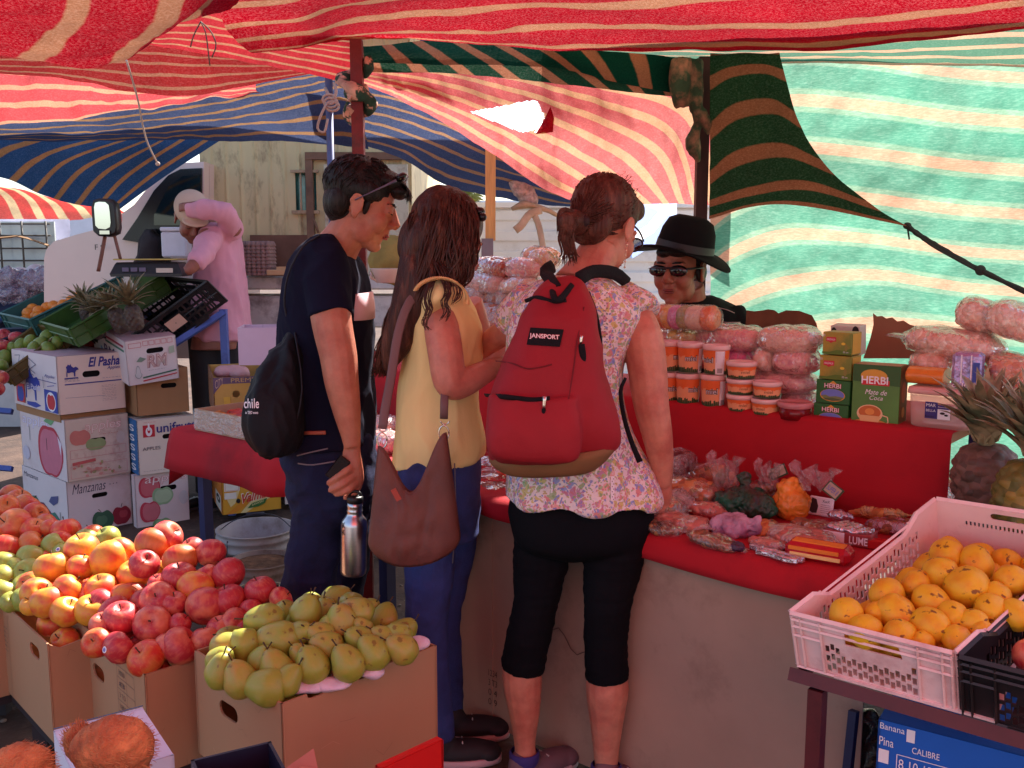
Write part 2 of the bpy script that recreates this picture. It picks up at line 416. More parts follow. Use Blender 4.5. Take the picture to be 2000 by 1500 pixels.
# ---- ground
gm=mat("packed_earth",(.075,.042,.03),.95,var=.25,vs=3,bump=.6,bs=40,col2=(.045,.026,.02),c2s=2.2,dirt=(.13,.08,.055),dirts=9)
mb=MB()
G=70
gx=[-60+120*i/G for i in range(G+1)]
for j in range(G+1):
 for i in range(G+1):
  a=-1+2*i/G;b=-1+2*j/G;x=a*abs(a)**1.6*80;y=b*abs(b)**1.6*80+3
  mb.v.append(V((x,y,noise.noise(V((x*.9,y*.9,0)))*.012)))
for j in range(G):
 for i in range(G):
  k=j*(G+1)+i;mb.f.append([k,k+1,k+G+2,k+G+1]);mb.m.append(0);mb.sm.append(True)
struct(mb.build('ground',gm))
pm=mat("bounce_dust",(.36,.29,.24),.95,var=.15,vs=2,bump=.4,bs=30,col2=(.28,.22,.18),c2s=1.5)
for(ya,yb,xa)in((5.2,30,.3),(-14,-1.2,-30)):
 mb=MB();mb.add([(xa,ya,.022),(30,ya,.022),(30,yb,.022),(xa,yb,.022)],[(0,1,2,3)],False);struct(mb.build('bounce_yard',pm))  # pale ground added to bounce sunlight onto the trailer and into the stalls
mb=MB();
for i in range(260):
 x=random.uniform(-1.6,.9);y=random.uniform(2.2,5.2);r=random.uniform(.004,.013)
 mb.ell((x,y,.004),(r,r*random.uniform(.6,1),r*.5),Matrix.Rotation(random.random()*3,3,'Z'),7,5)
tag(mb.build('gravel',mat("pebble",(.2,.15,.12),.9,var=.4,vs=30)),'scattered pebbles and crumbs on the brown earth between the stalls','gravel',kind='stuff')
# ---- awnings
AW='striped awnings strung over the market'
def upw(z=2.35):return None
sheet('awning',rows([(-330,40,2.2),(-200,-80,1.8),Wd(-.95,.9,2.1),Wd(-.9,.5,2.12)],[(-60,92,2.35),(60,-30,1.9),Wd(-.6,.9,2.12),Wd(-.5,.5,2.14)],[(110,122,2.45),(200,0,2.0),Wd(-.35,.9,2.14),Wd(-.2,.5,2.16)],[(245,112,2.5),(350,5,2.1),Wd(-.15,.9,2.16),Wd(.1,.5,2.18)],[(300,60,2.55),(430,-30,2.15),Wd(.0,.95,2.18),Wd(.3,.5,2.2)],[(432,26,2.6),(520,-60,2.2),Wd(.2,1.0,2.2),Wd(.6,.5,2.2)]),rc("red_awning_near",4.2,.3,.2,.1),90,60,.016,3,label='red awning with wide tan diagonal stripes hanging low at the near left corner',group=AW,seed=1)
sheet('awning',rows([(440,-60,2.35),(620,-130,2.2),Wd(.1,1.3,2.25),Wd(1.0,1.1,2.24),Wd(1.8,.8,2.24)],[(430,26,2.6),(560,12,2.6),(730,-55,2.4),(1150,-90,2.3),(2300,-230,1.9)],[(455,70,2.65),(590,52,2.8),(730,12,2.85),(1150,-12,2.7),(2300,-90,2.3)],[(488,100,2.7),(600,88,2.9),(690,66,3.25),(900,62,3.1),(1200,52,3.0),(1600,46,2.85),(2300,-30,2.2)],[(500,104,2.72),(610,92,2.92),(705,76,3.28),(930,88,3.25),(1140,98,3.3),(1420,99,3.3),(1720,88,3.05),(2300,28,2.35)]),rc("red_awning_top",5.5,.26,.24,.35),120,60,.011,2.5,label='large red awning with long tan stripes sweeping across the top of the stalls',group=AW,seed=2)
sheet('awning',rows([Wd(-1.3,.2,2.22),Wd(1.2,.6,2.25),Wd(3.6,.4,2.25)],[Wd(-1.3,-1.2,2.3),Wd(1.2,-1.2,2.32),Wd(3.6,-1.2,2.3)],[Wd(-1.3,-2.8,2.2),Wd(1.2,-3,2.35),Wd(3.6,-2.9,2.25)]),rc("pink_fill_awning",5,.3,.6,gain=1.7),30,20,.03,2,label='unseen red and tan awning added behind the camera to cast pink fill light',group=AW,seed=3)  # added out of view, gain raised to fill the stalls with pink light
sheet('awning',rows([(290,0,3.0),(420,15,3.0),(560,60,3.1),(705,80,3.35)],[(268,62,3.05),(400,62,3.1),(560,92,3.2),(705,118,3.36)],[(262,80,3.1),(400,105,3.15),(560,136,3.25),(705,168,3.37)]),rc("red_awning_mid",6,.26,.24,.2,fade=.03),60,40,.012,5,label='sunlit red awning with thin tan stripes fanning to the red post',group=AW,seed=4)
sheet('awning',rows([(-150,60,3.5),(100,60,3.5),(300,62,3.6),(480,95,3.6),(660,122,3.7)],[(-150,110,3.6),(100,112,3.65),(300,115,3.65),(480,125,3.7),(660,128,3.7)],[(-150,140,3.7),(100,150,3.75),(330,188,3.8),(480,168,3.75),(660,134,3.7)]),rc("red_awning_shade",6,.26,.12,.1,A=srgb(165,40,42),B=srgb(180,120,95)),60,40,.015,3,label='dull red awning with curved thin stripes sagging behind the near corner flap',group=AW,seed=5)
sheet('awning',rows([(-150,130,4.0),(120,135,4.1),(330,160,4.15),(500,160,4.2)],[(-150,190,4.1),(120,182,4.2),(330,185,4.2),(500,176,4.25)],[(-150,250,4.2),(120,234,4.3),(330,208,4.3),(510,178,4.3)]),rc("red_awning_bright",3.2,.3,.4,.3,fade=.06),60,40,.03,4,label='bright red awning between the dull red one and the blue one',group=AW,seed=6)
sheet('awning',rows([(-150,232,4.4),(120,218,4.4),(350,190,4.4),(520,160,4.3),(645,138,4.1),(690,150,4.1)],[(-150,264,4.7),(120,256,4.7),(350,240,4.7),(520,214,4.5),(655,185,4.3),(700,200,4.3)],[(-150,274,5.0),(120,274,5.0),(350,274,5.0),(520,276,4.8),(660,284,4.6),(720,292,4.5)]),rc("blue_awning",6,.24,.2,.2,A=BLU,B=srgb(170,130,90)),80,50,.012,4,label='blue awning with narrow tan stripes stretched above the parked van',group=AW,seed=7)
sheet('awning',rows([(-200,330,5.1),(-170,300,5.1),(-130,262,5.05)],[(0,346,5.1),(60,300,5.1),(170,266,5.05)],[(90,385,5.15),(150,322,5.1),(290,266,5.05)],[(175,403,5.15),(232,340,5.1),(350,266,5.05)],[(232,410,5.15),(326,342,5.1),(440,268,5.05)]),rc("blue_awning_side",8,.26,.34,.1,A=srgb(46,84,132),B=srgb(176,130,88)),40,90,.02,4,label='blue awning side with broad tan stripes hanging down beside the van windscreen',group=AW,seed=8)
sheet('awning',rows([(615,150,4.4),(760,168,4.4),(920,225,4.5),(1120,320,4.7)],[(615,215,4.5),(760,235,4.5),(900,285,4.6),(1120,370,4.8)],[(615,262,4.6),(720,288,4.7),(800,318,4.8),(880,365,5.0),(1000,390,5.1),(1140,408,5.2)]),rc("blue_awning_far",7,.25,.22,.3,A=srgb(62,78,116),B=srgb(166,130,98)),70,40,.012,4,label='blue awning with tan stripes dipping behind the young man',group=AW,seed=9)
sheet('awning',rows([Wd(-4.2,5.6,3.0),Wd(-1.5,5.5,2.9),Wd(.9,5.4,3.0)],[Wd(-4.2,7,3.1),Wd(-1.5,7,3.0),Wd(.9,7,3.1)],[Wd(-4.2,8.6,3.2),Wd(-1.5,8.4,3.1),Wd(.9,8.3,3.2)]),rc("sun_block_awning",7,.27,.12,.3,A=srgb(36,58,104),B=srgb(170,128,88)),30,20,.02,2,label='blue awning of the next row of stalls, stretched high over the trailer',group=AW,seed=30)  # added out of view to block sun patches on the ground
hc=PY(1000,232,3.85)
def hole(s_,t_,p):
 k=pxm(hc);dx=(p.x-hc.x)/k;dz=-(p.z-hc.z)/k
 if abs(dx)>75:return False
 top=-30+abs(dx-40)*.28 if dx<45 else-30+(dx-45)*1.6
 bot=30-(abs(dx-20)*.28 if dx<45 else(dx-45)*1.0)
 return top*1.0<dz<bot and dx<60
def sheet2(name,ctrl,m,nu,nv,wr,ws,label,group,seed,hf):
 o=sheet(name,ctrl,m,nu,nv,wr,ws,label=label,group=group,seed=seed)
 me=o.data;import bmesh
 bm=bmesh.new();bm.from_mesh(me);bad=[f for f in bm.faces if hf(0,0,f.calc_center_median())]
 bmesh.ops.delete(bm,geom=bad,context='FACES');bm.to_mesh(me);bm.free();return o
sheet2('awning',rows([(700,104,3.4),(900,100,3.6),(1150,130,3.95),(1420,180,4.1),(1460,398,4.3)],[(700,114,3.4),(900,122,3.6),(1150,172,3.95),(1330,235,4.1),(1380,399,4.3)],[(700,126,3.4),(900,148,3.6),(1120,212,3.9),(1285,290,4.1),(1335,399,4.3)],[(700,138,3.4),(860,172,3.55),(1050,240,3.8),(1200,320,4.1),(1285,400,4.3)],[(700,150,3.4),(830,190,3.5),(1000,272,3.8),(1125,345,4.1),(1218,402,4.3)],[(700,162,3.4),(800,204,3.5),(950,292,3.8),(1060,368,4.0),(1150,402,4.3)]),rc("red_awning_centre",8,.38,.3,.2,A=srgb(200,26,40),B=srgb(216,150,96),fade=.16),170,100,.014,5,'torn red awning with tan stripes curving down behind the two women',AW,10,hole)
mbf=MB();mbf.add([PY(1046,262,3.82),PY(1062,235,3.78),PY(1075,208,3.82),PY(1083,232,3.84),PY(1080,258,3.85)],[(0,1,2,3,4)])
o=mbf.build('torn_flap',rc("red_awning_flap",1,.3,.4));tag(o,'small torn flap of red cloth curling beside the hole in the centre awning','cloth flap')
def valance(top,bot,name,m,lab,seed,n=80):
 T=curve([PY(*p)for p in top],16);B_=curve([PY(*p)for p in bot],16)
 rs=[[T[i],(T[i]+B_[i])/2+V((0,-.01,0)),B_[i]]for i in range(17)]
 return sheet(name,rs,m,10,n,.012,6,label=lab,group=AW,seed=seed)
valance([(700,98,3.38),(870,88,3.45),(1100,102,3.6),(1365,120,3.85)],[(700,140,3.4),(850,142,3.47),(1000,155,3.57),(1150,170,3.67),(1270,185,3.77),(1365,192,3.85)],'awning',rc("green_awning_low",8.3,.34,.12,.15,A=srgb(28,74,56),B=srgb(190,130,100)),'lower layer of the folded green and tan cloth strip between the two posts',11)
valance([(705,92,3.32),(870,78,3.4),(1100,94,3.54),(1350,112,3.8)],[(712,122,3.33),(860,126,3.41),(1000,128,3.5),(1120,138,3.6),(1230,166,3.7),(1350,188,3.8)],'awning',rc("green_awning_up",8.0,.34,.05,.65,A=srgb(16,60,48),B=srgb(160,104,78)),'upper layer of the folded dark green and tan cloth strip between the two posts',12)
mb=MB()
for(pts,r)in([[(1330,118,3.74),(1328,165,3.72),(1334,208,3.74)],[.04,.042,.03]],[[(1355,120,3.78),(1358,190,3.74),(1362,240,3.76),(1352,280,3.78),(1366,318,3.79)],[.035,.03,.014,.032,.008]],[[(1352,205,3.77),(1376,232,3.74),(1384,262,3.76)],[.02,.022,.008]]):
 mb.tube(curve([PY(*p)for p in pts],10),[cr([V((x,0,0))for x in r],(len(r)-1)*i/10).x for i in range(11)],12)
fuse(mb,'x',mat("green_bunch",srgb(52,66,46),.9,var=.5,vs=14,col2=srgb(150,100,80),c2s=9),None,.006,2,lambda p,n:.006*noise.noise(V((p.x*60,p.y*60,p.z*12))))
o=bpy.data.objects[-1]if False else[x for x in COL.objects if x.name.startswith('x')][0];o.name='bunched_cloth';o.data.name='bunched_cloth';tag(o,'bunched green and pink end of cloth knotted against the dark post','cloth')
sheet('awning',rows([(1060,80,3.35),(1500,60,3.1),(2300,-10,2.4)],[(1070,92,3.6),(1500,90,3.4),(2300,60,2.55)],[(1080,99,3.7),(1500,110,3.7),(2300,100,2.7)],[(1090,101,3.85),(1390,119,3.98),(1700,126,3.6),(2300,136,2.88)]),rc("green_awning_roof",4.5,.34,.32,.2,A=srgb(20,120,84),B=srgb(220,170,130),fade=.12),70,30,.006,4,label='green awning roof with tan stripes seen edge on below the red one at right',group=AW,seed=13)
us=[1387,1440,1540,1700,1900,2300]
def wy(u):return 4.02-(u-1387)/(2100-1387)*.87
def wr_(*vs):return[PY(u,v_,wy(u))for u,v_ in zip(us,vs)]
tab=[wr_(80,75,70,72,76,80),wr_(170,128,112,122,150,168),wr_(262,222,200,212,236,262),wr_(352,312,292,304,330,356),wr_(440,404,378,392,416,440),wr_(530,492,462,470,496,520),wr_(630,590,556,540,566,596),wr_(730,700,660,640,650,680),wr_(860,850,820,790,780,800),wr_(1050,1040,1020,1000,1000,1000)]
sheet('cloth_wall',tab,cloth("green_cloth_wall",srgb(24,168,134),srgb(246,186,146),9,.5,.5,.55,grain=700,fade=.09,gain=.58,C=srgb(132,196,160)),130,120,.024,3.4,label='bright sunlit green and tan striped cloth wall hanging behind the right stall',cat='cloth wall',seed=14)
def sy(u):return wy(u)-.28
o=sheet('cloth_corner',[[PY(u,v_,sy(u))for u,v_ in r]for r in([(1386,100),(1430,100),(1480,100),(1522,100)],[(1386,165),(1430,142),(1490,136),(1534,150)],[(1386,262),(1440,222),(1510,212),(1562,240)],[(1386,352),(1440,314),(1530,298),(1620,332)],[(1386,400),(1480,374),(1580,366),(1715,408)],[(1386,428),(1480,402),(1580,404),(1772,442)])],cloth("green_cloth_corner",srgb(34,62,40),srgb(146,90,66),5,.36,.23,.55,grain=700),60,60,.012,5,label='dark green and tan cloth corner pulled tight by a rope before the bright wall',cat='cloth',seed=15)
mb=MB();pts=curve([PY(1768,439,3.33),PY(1800,462,3.3),(PY(1840,486,3.26)),PY(1915,528,3.2),PY(2080,605,3.0),PY(2300,700,2.8)],30)
mb.tube(pts,[.007+.003*abs(sin(i*1.1))for i in range(31)],8)
mb.tube(curve([PY(1772,441,3.31),PY(1815,476,3.27),PY(1860,502,3.24),PY(1912,530,3.2)],12),.005,6)
mb.ell(PY(1915,528,3.2),(.018,.012,.018));mb.ell(PY(1772,441,3.32),(.014,.014,.012));mb.tube([PY(1772,441,3.32),PY(1776,468,3.31)],.003,6)
tag(mb.build('rope',mat("dark_rope",(.035,.04,.035),.9,bump=.6,bs=150)),'dark twisted rope tied to the corner of the green cloth','rope')
mb=MB();mb.tube(curve([PY(247,118,2.75),PY(268,190,2.85),PY(285,270,2.95),PY(308,320,3.0)],16),.0028,6);mb.ell(PY(308,320,3.0),.007)
tag(mb.build('string',mat("pale_string",(.5,.42,.35),.9)),'thin pale string dangling from the near awning','string')
mb=MB()
for a in([(392,42,2.95),(378,70,2.93),(372,92,2.93)],[(392,42,2.95),(402,66,2.93),(410,128,2.93)],[(392,42,2.95),(412,62,2.94),(422,88,2.93),(414,112,2.93)]):
 mb.tube(curve([PY(*p)for p in a],8),.002,5)
tag(mb.build('string',mat("dark_string",(.12,.07,.05),.9)),'loose dark strands hanging from the notch between the near red awnings','string')
# ---- posts
def post(name,u0,v0,u1,v1,Y,r,m,label,group=None,sq=True,ground=True):
 a=PY(u0,v0,Y);x=PY(u1,v1,Y).x
 mb=MB();d=(PY(u1,v1,Y)-a);b=V((a.x,Y,0))if ground else PY(u1,v1,Y)
 mb.tube([a,b],r,4 if sq else 14,smooth=not sq,up=(1,1,0)if sq else None)
 return tag(mb.build(name,m),label,'post',group)
m_post=mat("red_painted_post",srgb(120,34,36),.55,var=.25,vs=9,bump=.3,bs=50,dirt=(.05,.02,.02),dirts=12)
post('post',696,78,700,600,3.08,.026,m_post,'red painted post wrapped with green cloth behind the young man')
m_steel=mat("dark_steel_post",srgb(92,96,128),.4,metal=.4,var=.3,vs=9,dirt=(.1,.03,.02),dirts=10)
post('post',642,150,648,440,4.15,.016,m_steel,'thin blue grey steel post left of the young man',sq=False)
m_maroon=mat("maroon_post",srgb(62,20,24),.6,var=.3,vs=6,bump=.2,bs=40)
post('post',1376,112,1384,440,3.88,.033,m_maroon,'dark maroon post at the left edge of the green cloth wall')
m_wood=mat("raw_timber",srgb(205,160,96),.75,var=.25,vs=5,stretch=(8,8,.8),bump=.2,bs=30)
t=thing('post','raw timber post with a steel sleeve behind the long haired woman','post',PY(958,900,4.6)*1)
t.location=(PY(958,600,4.6).x,4.6,0)
mb=MB();mb.tube([PY(958,290,4.6),PY(958,470,4.6)],.034,4,smooth=False,up=(1,1,0));mb.build('timber',m_wood,t)
mb=MB();mb.tube([PY(952,466,4.59),V((PY(952,466,4.59).x,4.59,0))],.04,4,smooth=False,up=(1,1,0));mb.build('sleeve',mat("steel_sleeve",srgb(120,120,130),.4,metal=.5,var=.2),t)
mb=MB()
pts=[PY(696,118,3.08)+V((.04*cos(i*.55),.035*sin(i*.55),-i*.011))for i in range(17)];mb.tube(pts,[.014+.008*abs(sin(i*.9))for i in range(17)],9,flat=1.5)
pts=[PY(702,168,3.08)+V((.038*cos(i*.7+1),.035*sin(i*.7+1),-i*.0065))for i in range(14)];mb.tube(pts,[.012+.009*abs(sin(i))for i in range(14)],9)
mb.tube(curve([PY(690,180,3.04),PY(676,205,3.03),PY(672,228,3.04),PY(682,236,3.04)],8),.008,7,flat=.5)
tag(mb.build('cloth_tie',mat("green_tie_cloth",srgb(40,70,58),.9,var=.4,vs=20,col2=srgb(205,160,140),c2s=22,c2lo=.5,c2hi=.56)),'green and pale cloth wound and knotted round the top of the red post','cloth tie')
mb=MB();c=PY(645,205,4.12)
for k in range(3):
 mb.tube([c+V((.028*cos(a)+.006*k,-.02,.02*sin(a)-.014*k+.02))for a in[i*pi/6 for i in range(13)]],.006,7)
mb.tube(curve([c+V((-.01,-.03,0)),c+V((-.035,-.035,-.05)),c+V((-.05,-.03,-.1)),c+V((-.022,-.03,-.115)),c+V((-.006,-.03,-.06))],12),.0055,7)
mb.tube(curve([c+V((-.02,0,.07)),c+V((.01,-.02,.02)),c+V((.03,-.02,.05)),c+V((.02,-.01,.09))],8),.007,7)
tag(mb.build('rope_knot',mat("pale_rope",(.42,.3,.24),.9,bump=.6,bs=120)),'pale rope knot tied round the thin steel post','rope')
# ================================================================ FAR BACKGROUND
m_white=mat("white_painted_metal",srgb(244,240,238),.45,var=.04,vs=3,dirt=srgb(206,196,186),dirts=2.5)
t=thing('white_trailer','white ribbed trailer standing in the sun behind the stalls','trailer',(1.2,8,0))
a=PY(835,404,8);b=PY(1420,404,8)
mb=MB();zt=a.z;L_=b.x-a.x;cx=(a.x+b.x)/2
mb.box((cx,8.6,zt/2+.15),(L_/2,.6,zt/2-.15))
for k in range(9):mb.box((cx,7.985,zt-.07-k*.17),(L_/2-.01,.014,.045),bev=.01)
mb.box((cx,7.97,zt+.012),(L_/2+.02,.05,.02));mb.box((a.x+.02,7.97,zt/2+.15),(.03,.035,zt/2-.16));mb.build('panel',m_white,t)
for xx in(a.x+.5,b.x-.5):
 w_=MB();w_.lathe([(.0,-.1),(.3,-.1),(.33,-.06),(.33,.06),(.3,.1),(0,.1)],20,Matrix.Translation((xx,8.3,.33))@Matrix.Rotation(pi/2,4,'X'));w_.build('wheel',mat("tyre",(.02,.02,.02),.8),t)
t=thing('palm_tree','distant palm tree crown showing above the white trailer','tree',(PY(925,500,16).x,16,0))
c=PY(915,405,16);mb=MB();mb.tube([V((c.x,16,0)),c],[.16,.12],10);mb.build('trunk',mat("palm_bark",(.16,.12,.08),.9),t)
mb=MB()
for k in range(34):
 a0=random.uniform(0,2*pi);el=random.uniform(-.1,1.3);L0=random.uniform(.5,.75);pts=[c+V((cos(a0)*cos(el)*L0*s,sin(a0)*cos(el)*L0*s,sin(el)*L0*s-.35*s*s))for s in(0,.35,.7,1)]
 for s in range(14):
  p=cr([V(x)for x in pts],3*(s+1)/15);
  for sg in(-1,1):
   d=V((-sin(a0)*sg*.14+cos(a0)*.1,cos(a0)*sg*.14+sin(a0)*.1,-.05));e=V((0,0,.012));mb.add([p-e,p+e,p+d],[(0,1,2)],False)
 mb.tube(pts,.008,4)
mb.build('crown',mat("palm_frond",srgb(120,120,60),.7,var=.4,vs=8),t)
t=thing('building','pale far building with small pointed roof openings right of the umbrella','building',(4.2,20,0))
a=PY(1180,392,20);b=PY(1700,392,20)
mb=MB();mb.box(((a.x+b.x)/2,22,a.z/2),((b.x-a.x)/2,2,a.z/2));mb.build('wall',mat("pale_render",srgb(205,200,200),.8,var=.1),t)
mb=MB()
for k in range(7):
 x=PY(1322,400,20).x+k*.36;z=PY(0,430,20).z;mb.panel([(-.06,0),(.06,0),(0,.26)],[],(x,19.95,z),(1,0,0),(0,0,1),.02)
mb.build('vent',mat("dark_vent",(.1,.09,.09),.8),t)
t=thing('building','low white far building behind the man bending over','building',(PY(100,500,18).x,18,0))
a=PY(-250,418,18);b=PY(230,418,18);mb=MB();mb.box(((a.x+b.x)/2,20,a.z/2),((b.x-a.x)/2,2,a.z/2));mb.build('wall',mat("white_render",srgb(222,222,232),.8,var=.06),t)
t=thing('building','white far building seen in the gap above the brown haired woman','building',(PY(850,500,24).x,24,0))
a=PY(780,380,24);b=PY(1150,392,24);mb=MB();mb.box(((a.x+b.x)/2,26,b.z/2),((b.x-a.x)/2,2,b.z/2));mb.box((a.x+1,25.5,b.z/2+.3),(.8,1,b.z/2));mb.build('wall',mat("white_render2",srgb(235,235,240),.8,var=.08),t)
t=thing('glazed_stall','glazed stall front with thin dark bars at the far left','stall',(PY(20,560,8).x,8,0))
c0=PY(-220,432,8);c1=PY(95,432,8);zb=PY(0,548,8).z
mb=MB();mb.box(((c0.x+c1.x)/2,8.3,(zb)/2),((c1.x-c0.x)/2,.3,zb/2));mb.build('base',mat("pale_base",srgb(200,190,190),.7),t)
mb=MB();mb.box(((c0.x+c1.x)/2,8.1,(zb+c0.z)/2),((c1.x-c0.x)/2,.01,(c0.z-zb)/2));mb.build('pane',mat("pale_glass",srgb(195,205,205),.1,var=.3,vs=2,spec=.8),t)
mb=MB();m_bar=mat("dark_bar",(.08,.07,.06),.6)
for v_ in(437,460,485,509,533):z=PY(0,v_,8).z;mb.tube([(c0.x,8.02,z),(c1.x,8.02,z)],.008,6)
for u_ in(-140,-60,3,46,93):x=PY(u_,500,8).x;mb.tube([(x,8.0,zb),(x,8.0,c0.z)],.008,6)
mb.build('bars',m_bar,t)
mb=MB();z=PY(0,470,8).z;mb.tube(curve([(c0.x,7.97,z-.05),(PY(0,470,8).x,7.97,z+.02),(PY(45,470,8).x,7.97,z+.03),(c1.x,7.97,z-.04)],12),.022,4,smooth=False,flat=.4);mb.build('beam',mat("bent_timber",srgb(140,105,70),.7),t)
t=tag(sheet('curtain',[[PY(-200,428,8.4),PY(0,428,8.4),PY(135,428,8.4)],[PY(-200,470,8.4),PY(0,470,8.4),PY(135,468,8.4)]],mat("lilac_sheet",srgb(196,192,216),.8),30,6,.03,5),'pale lilac sheet hanging under the far striped tent','curtain')
rs=[]
for k,u in enumerate((-260,-150,-60,30,110,190,240)):
 tv=343+max(0,u)*.31 if u>0 else 335
 rs.append([PY(u-150,tv-22,9.4),PY(u-30,(tv+430)/2-18,9.1),PY(u+10,432-max(0,u-110)*.1,8.8)])
sheet('far_tent',rs,rc("far_tent_cloth",11,.4,.6,A=srgb(230,60,60),B=srgb(246,224,170),fade=.2),24,80,.02,2,label='sunlit red and cream striped tent roof in the far left gap',cat='tent',seed=20)
t=thing('umbrella','blue and white striped umbrella tilted between the ponytail and the hat','umbrella',(PY(1230,420,6.4).x,6.4,0))
ap=PY(1215,380,6.6);rim=[PY(1095,378,6.5),PY(1190,470,6.2),PY(1235,505,6.0),PY(1290,470,6.3),PY(1322,428,6.6),PY(1322,375,7.0),PY(1200,340,7.2)]
mb=MB();mb.use(mat("umbrella_blue",srgb(70,118,190),.7));mw=mat("umbrella_white",srgb(206,204,206),.7)
for i in range(len(rim)):
 a,b=rim[i],rim[(i+1)%len(rim)];N_=6
 for j in range(N_):
  f0,f1=j/N_,(j+1)/N_;mb.use(mw if j%3==1 else MT["umbrella_blue"])
  q0,q1,q2,q3=ap.lerp(a,f0),ap.lerp(a,f1),ap.lerp(b,f1),ap.lerp(b,f0)
  mb.add([q0,q1,q2,q3],[(0,1,2,3)]if j else[(0,1,2)])
mb.build('canopy',None,t);mb=MB();mb.tube([ap,V((ap.x-.3,ap.y+.3,0))],.018,8);mb.build('pole',m_steel,t)
mb=MB();c=PY(1022,372,4.9);ax=(PY(1052,408,4.9)-PY(1000,345,4.9)).normalized();sx=ax.cross(V((0,1,0))).normalized()
R_=Matrix((ax,V((0,1,0)),sx)).transposed()
mb.ell(c,(.105,.03,.05),R_,20,12);mb.ell(c-ax*.03+V((0,-.02,0)),(.06,.025,.042),R_)
fuse(mb,'hanging_bundle',mat("grey_knit",srgb(196,186,182),.9,var=.45,vs=50,bump=.6,bs=60),None,.006,2,lambda p,n:.005*noise.noise(p*45))
o=COL.objects['hanging_bundle'];tag(o,'grey sole shaped cloth bundle hanging beside the timber post','bundle')
mb=MB()
mb.tube(curve([PY(1058,410,4.85),PY(1035,418,4.83),PY(1018,440,4.8),PY(1006,450,4.8)],10),[.02]*11,8,flat=.25,up=(0,1,.2))
mb.tube(curve([PY(1040,412,4.85),PY(1052,440,4.83),PY(1060,480,4.8),PY(1062,500,4.8)],10),[.016]*11,8,flat=.3,up=(0,1,.2))
mb.tube(curve([PY(1000,408,4.86),PY(1022,400,4.85),PY(1040,402,4.86),PY(1072,412,4.9),PY(1095,425,4.95)],10),[.02,.03,.04,.04,.035,.03,.03,.025,.02,.02,.01],8,flat=.5)
tag(mb.build('strap',mat("khaki_strap",srgb(186,166,136),.8,var=.3,vs=12)),'khaki and grey straps knotted below the hanging bundle','strap')
# ---- beige trailer with barred window behind the stalls
t=thing('metal_trailer','beige corrugated metal trailer with rust stains and a small barred window','trailer',(PY(560,500,6).x,6.0,0))
m_tr=mat("beige_corrugated",srgb(208,186,140),.6,var=.14,vs=2,dirt=srgb(96,58,40),dirts=7,stretch=(1.2,1.2,.5))
A0=PY(388,270,6.0);B0=PY(800,300,6.0);zt=2.95;zb=PY(0,540,6).z
mb=MB();n=200;zs=[zb,zt];x0=A0.x;x1=B0.x
wx0,wx1=PY(566,0,6).x,PY(608,0,6).x;wz1,wz0=PY(0,338,6).z,PY(0,412,6).z
def cor(x):return .012*(1-min(1,abs(((x*11)%1)-.5)*6))
xs=sorted([x0+(x1-x0)*i/n for i in range(n+1)]+[wx0,wx1]);zz=[zb,wz0,wz1,zt]
for xi in range(len(xs)-1):
 for zi in range(3):
  if zi==1 and wx0-1e-6<=xs[xi]<wx1-1e-6:continue
  a,b=xs[xi],xs[xi+1];mb.add([(a,6-cor(a),zz[zi]),(b,6-cor(b),zz[zi]),(b,6-cor(b),zz[zi+1]),(a,6-cor(a),zz[zi+1])],[(0,1,2,3)],False)
mb.box(((x0+x1)/2,7.4,2.2),((x1-x0)/2-.01,1.2,.75));mb.build('wall',m_tr,t)
mb=MB();zm=(wz0+wz1)/2;mb.box(((wx0+wx1)/2,6.06,zm),(.075,.01,.14));f=mb.build('window',mat("teal_glass",srgb(70,130,125),.08,var=.5,vs=9,spec=.9),t)
mb=MB()
for fx in(.3,.62):x=wx0+(wx1-wx0)*fx;mb.box((x,5.975,zm),(.005,.005,.135))
mb.box(((wx0+wx1)/2,5.97,wz0-.008),(.085,.012,.01));mb.box(((wx0+wx1)/2,5.97,wz1+.008),(.085,.012,.008));mb.build('bar',mat("rusty_beige",srgb(170,140,110),.7,dirt=(.2,.08,.04),dirts=20),f)
m_rust=mat("rusty_frame",srgb(110,78,60),.7,var=.4,vs=8)
mb=MB();dx0=PY(597,0,6).x;dz=PY(0,306,6).z
mb.box((dx0,5.97,(dz+zb)/2),(.022,.02,(dz-zb)/2));mb.box(((dx0+x1)/2,5.965,dz),((x1-dx0)/2+.02,.022,.022));mb.tube(curve([PY(609,318,5.96),PY(606,400,5.96),PY(622,455,5.95)],8),.008,6);mb.build('door_frame',m_rust,t)
mb=MB();mb.box(((dx0+x1)/2+.04,5.975,(dz+zb)/2-.02),((x1-dx0)/2-.05,.012,(dz-zb)/2-.03));mb.build('door',mat("pale_door",srgb(196,184,160),.6,var=.15,dirt=srgb(120,90,70),dirts=6),t)
m_bed=mat("white_rusty_bed",srgb(200,190,186),.6,var=.15,dirt=srgb(90,60,60),dirts=5)
mb=MB();
for(va,vb,yy)in((540,566,5.85),(578,640,5.9)):
 za,zb2=PY(0,va,yy).z,PY(0,vb,yy).z;mb.box(((x0+x1)/2,yy+.2,(za+zb2)/2),((x1-x0)/2+.05,.2,(za-zb2)/2),bev=.01)
mb.build('bed',m_bed,t)
mb=MB();mb.box(((x0+x1)/2,5.99,PY(0,500,6).z),((x1-x0)/2-.3,.012,.13));mb.build('brown_board',mat("brown_board",srgb(112,74,58),.7,var=.3,vs=5),t)
mb=MB();mb.box(((x0+x1)/2,6.3,.45),((x1-x0)/2,.3,.35));mb.build('chassis',mat("dark_chassis",(.03,.025,.025),.7),t)
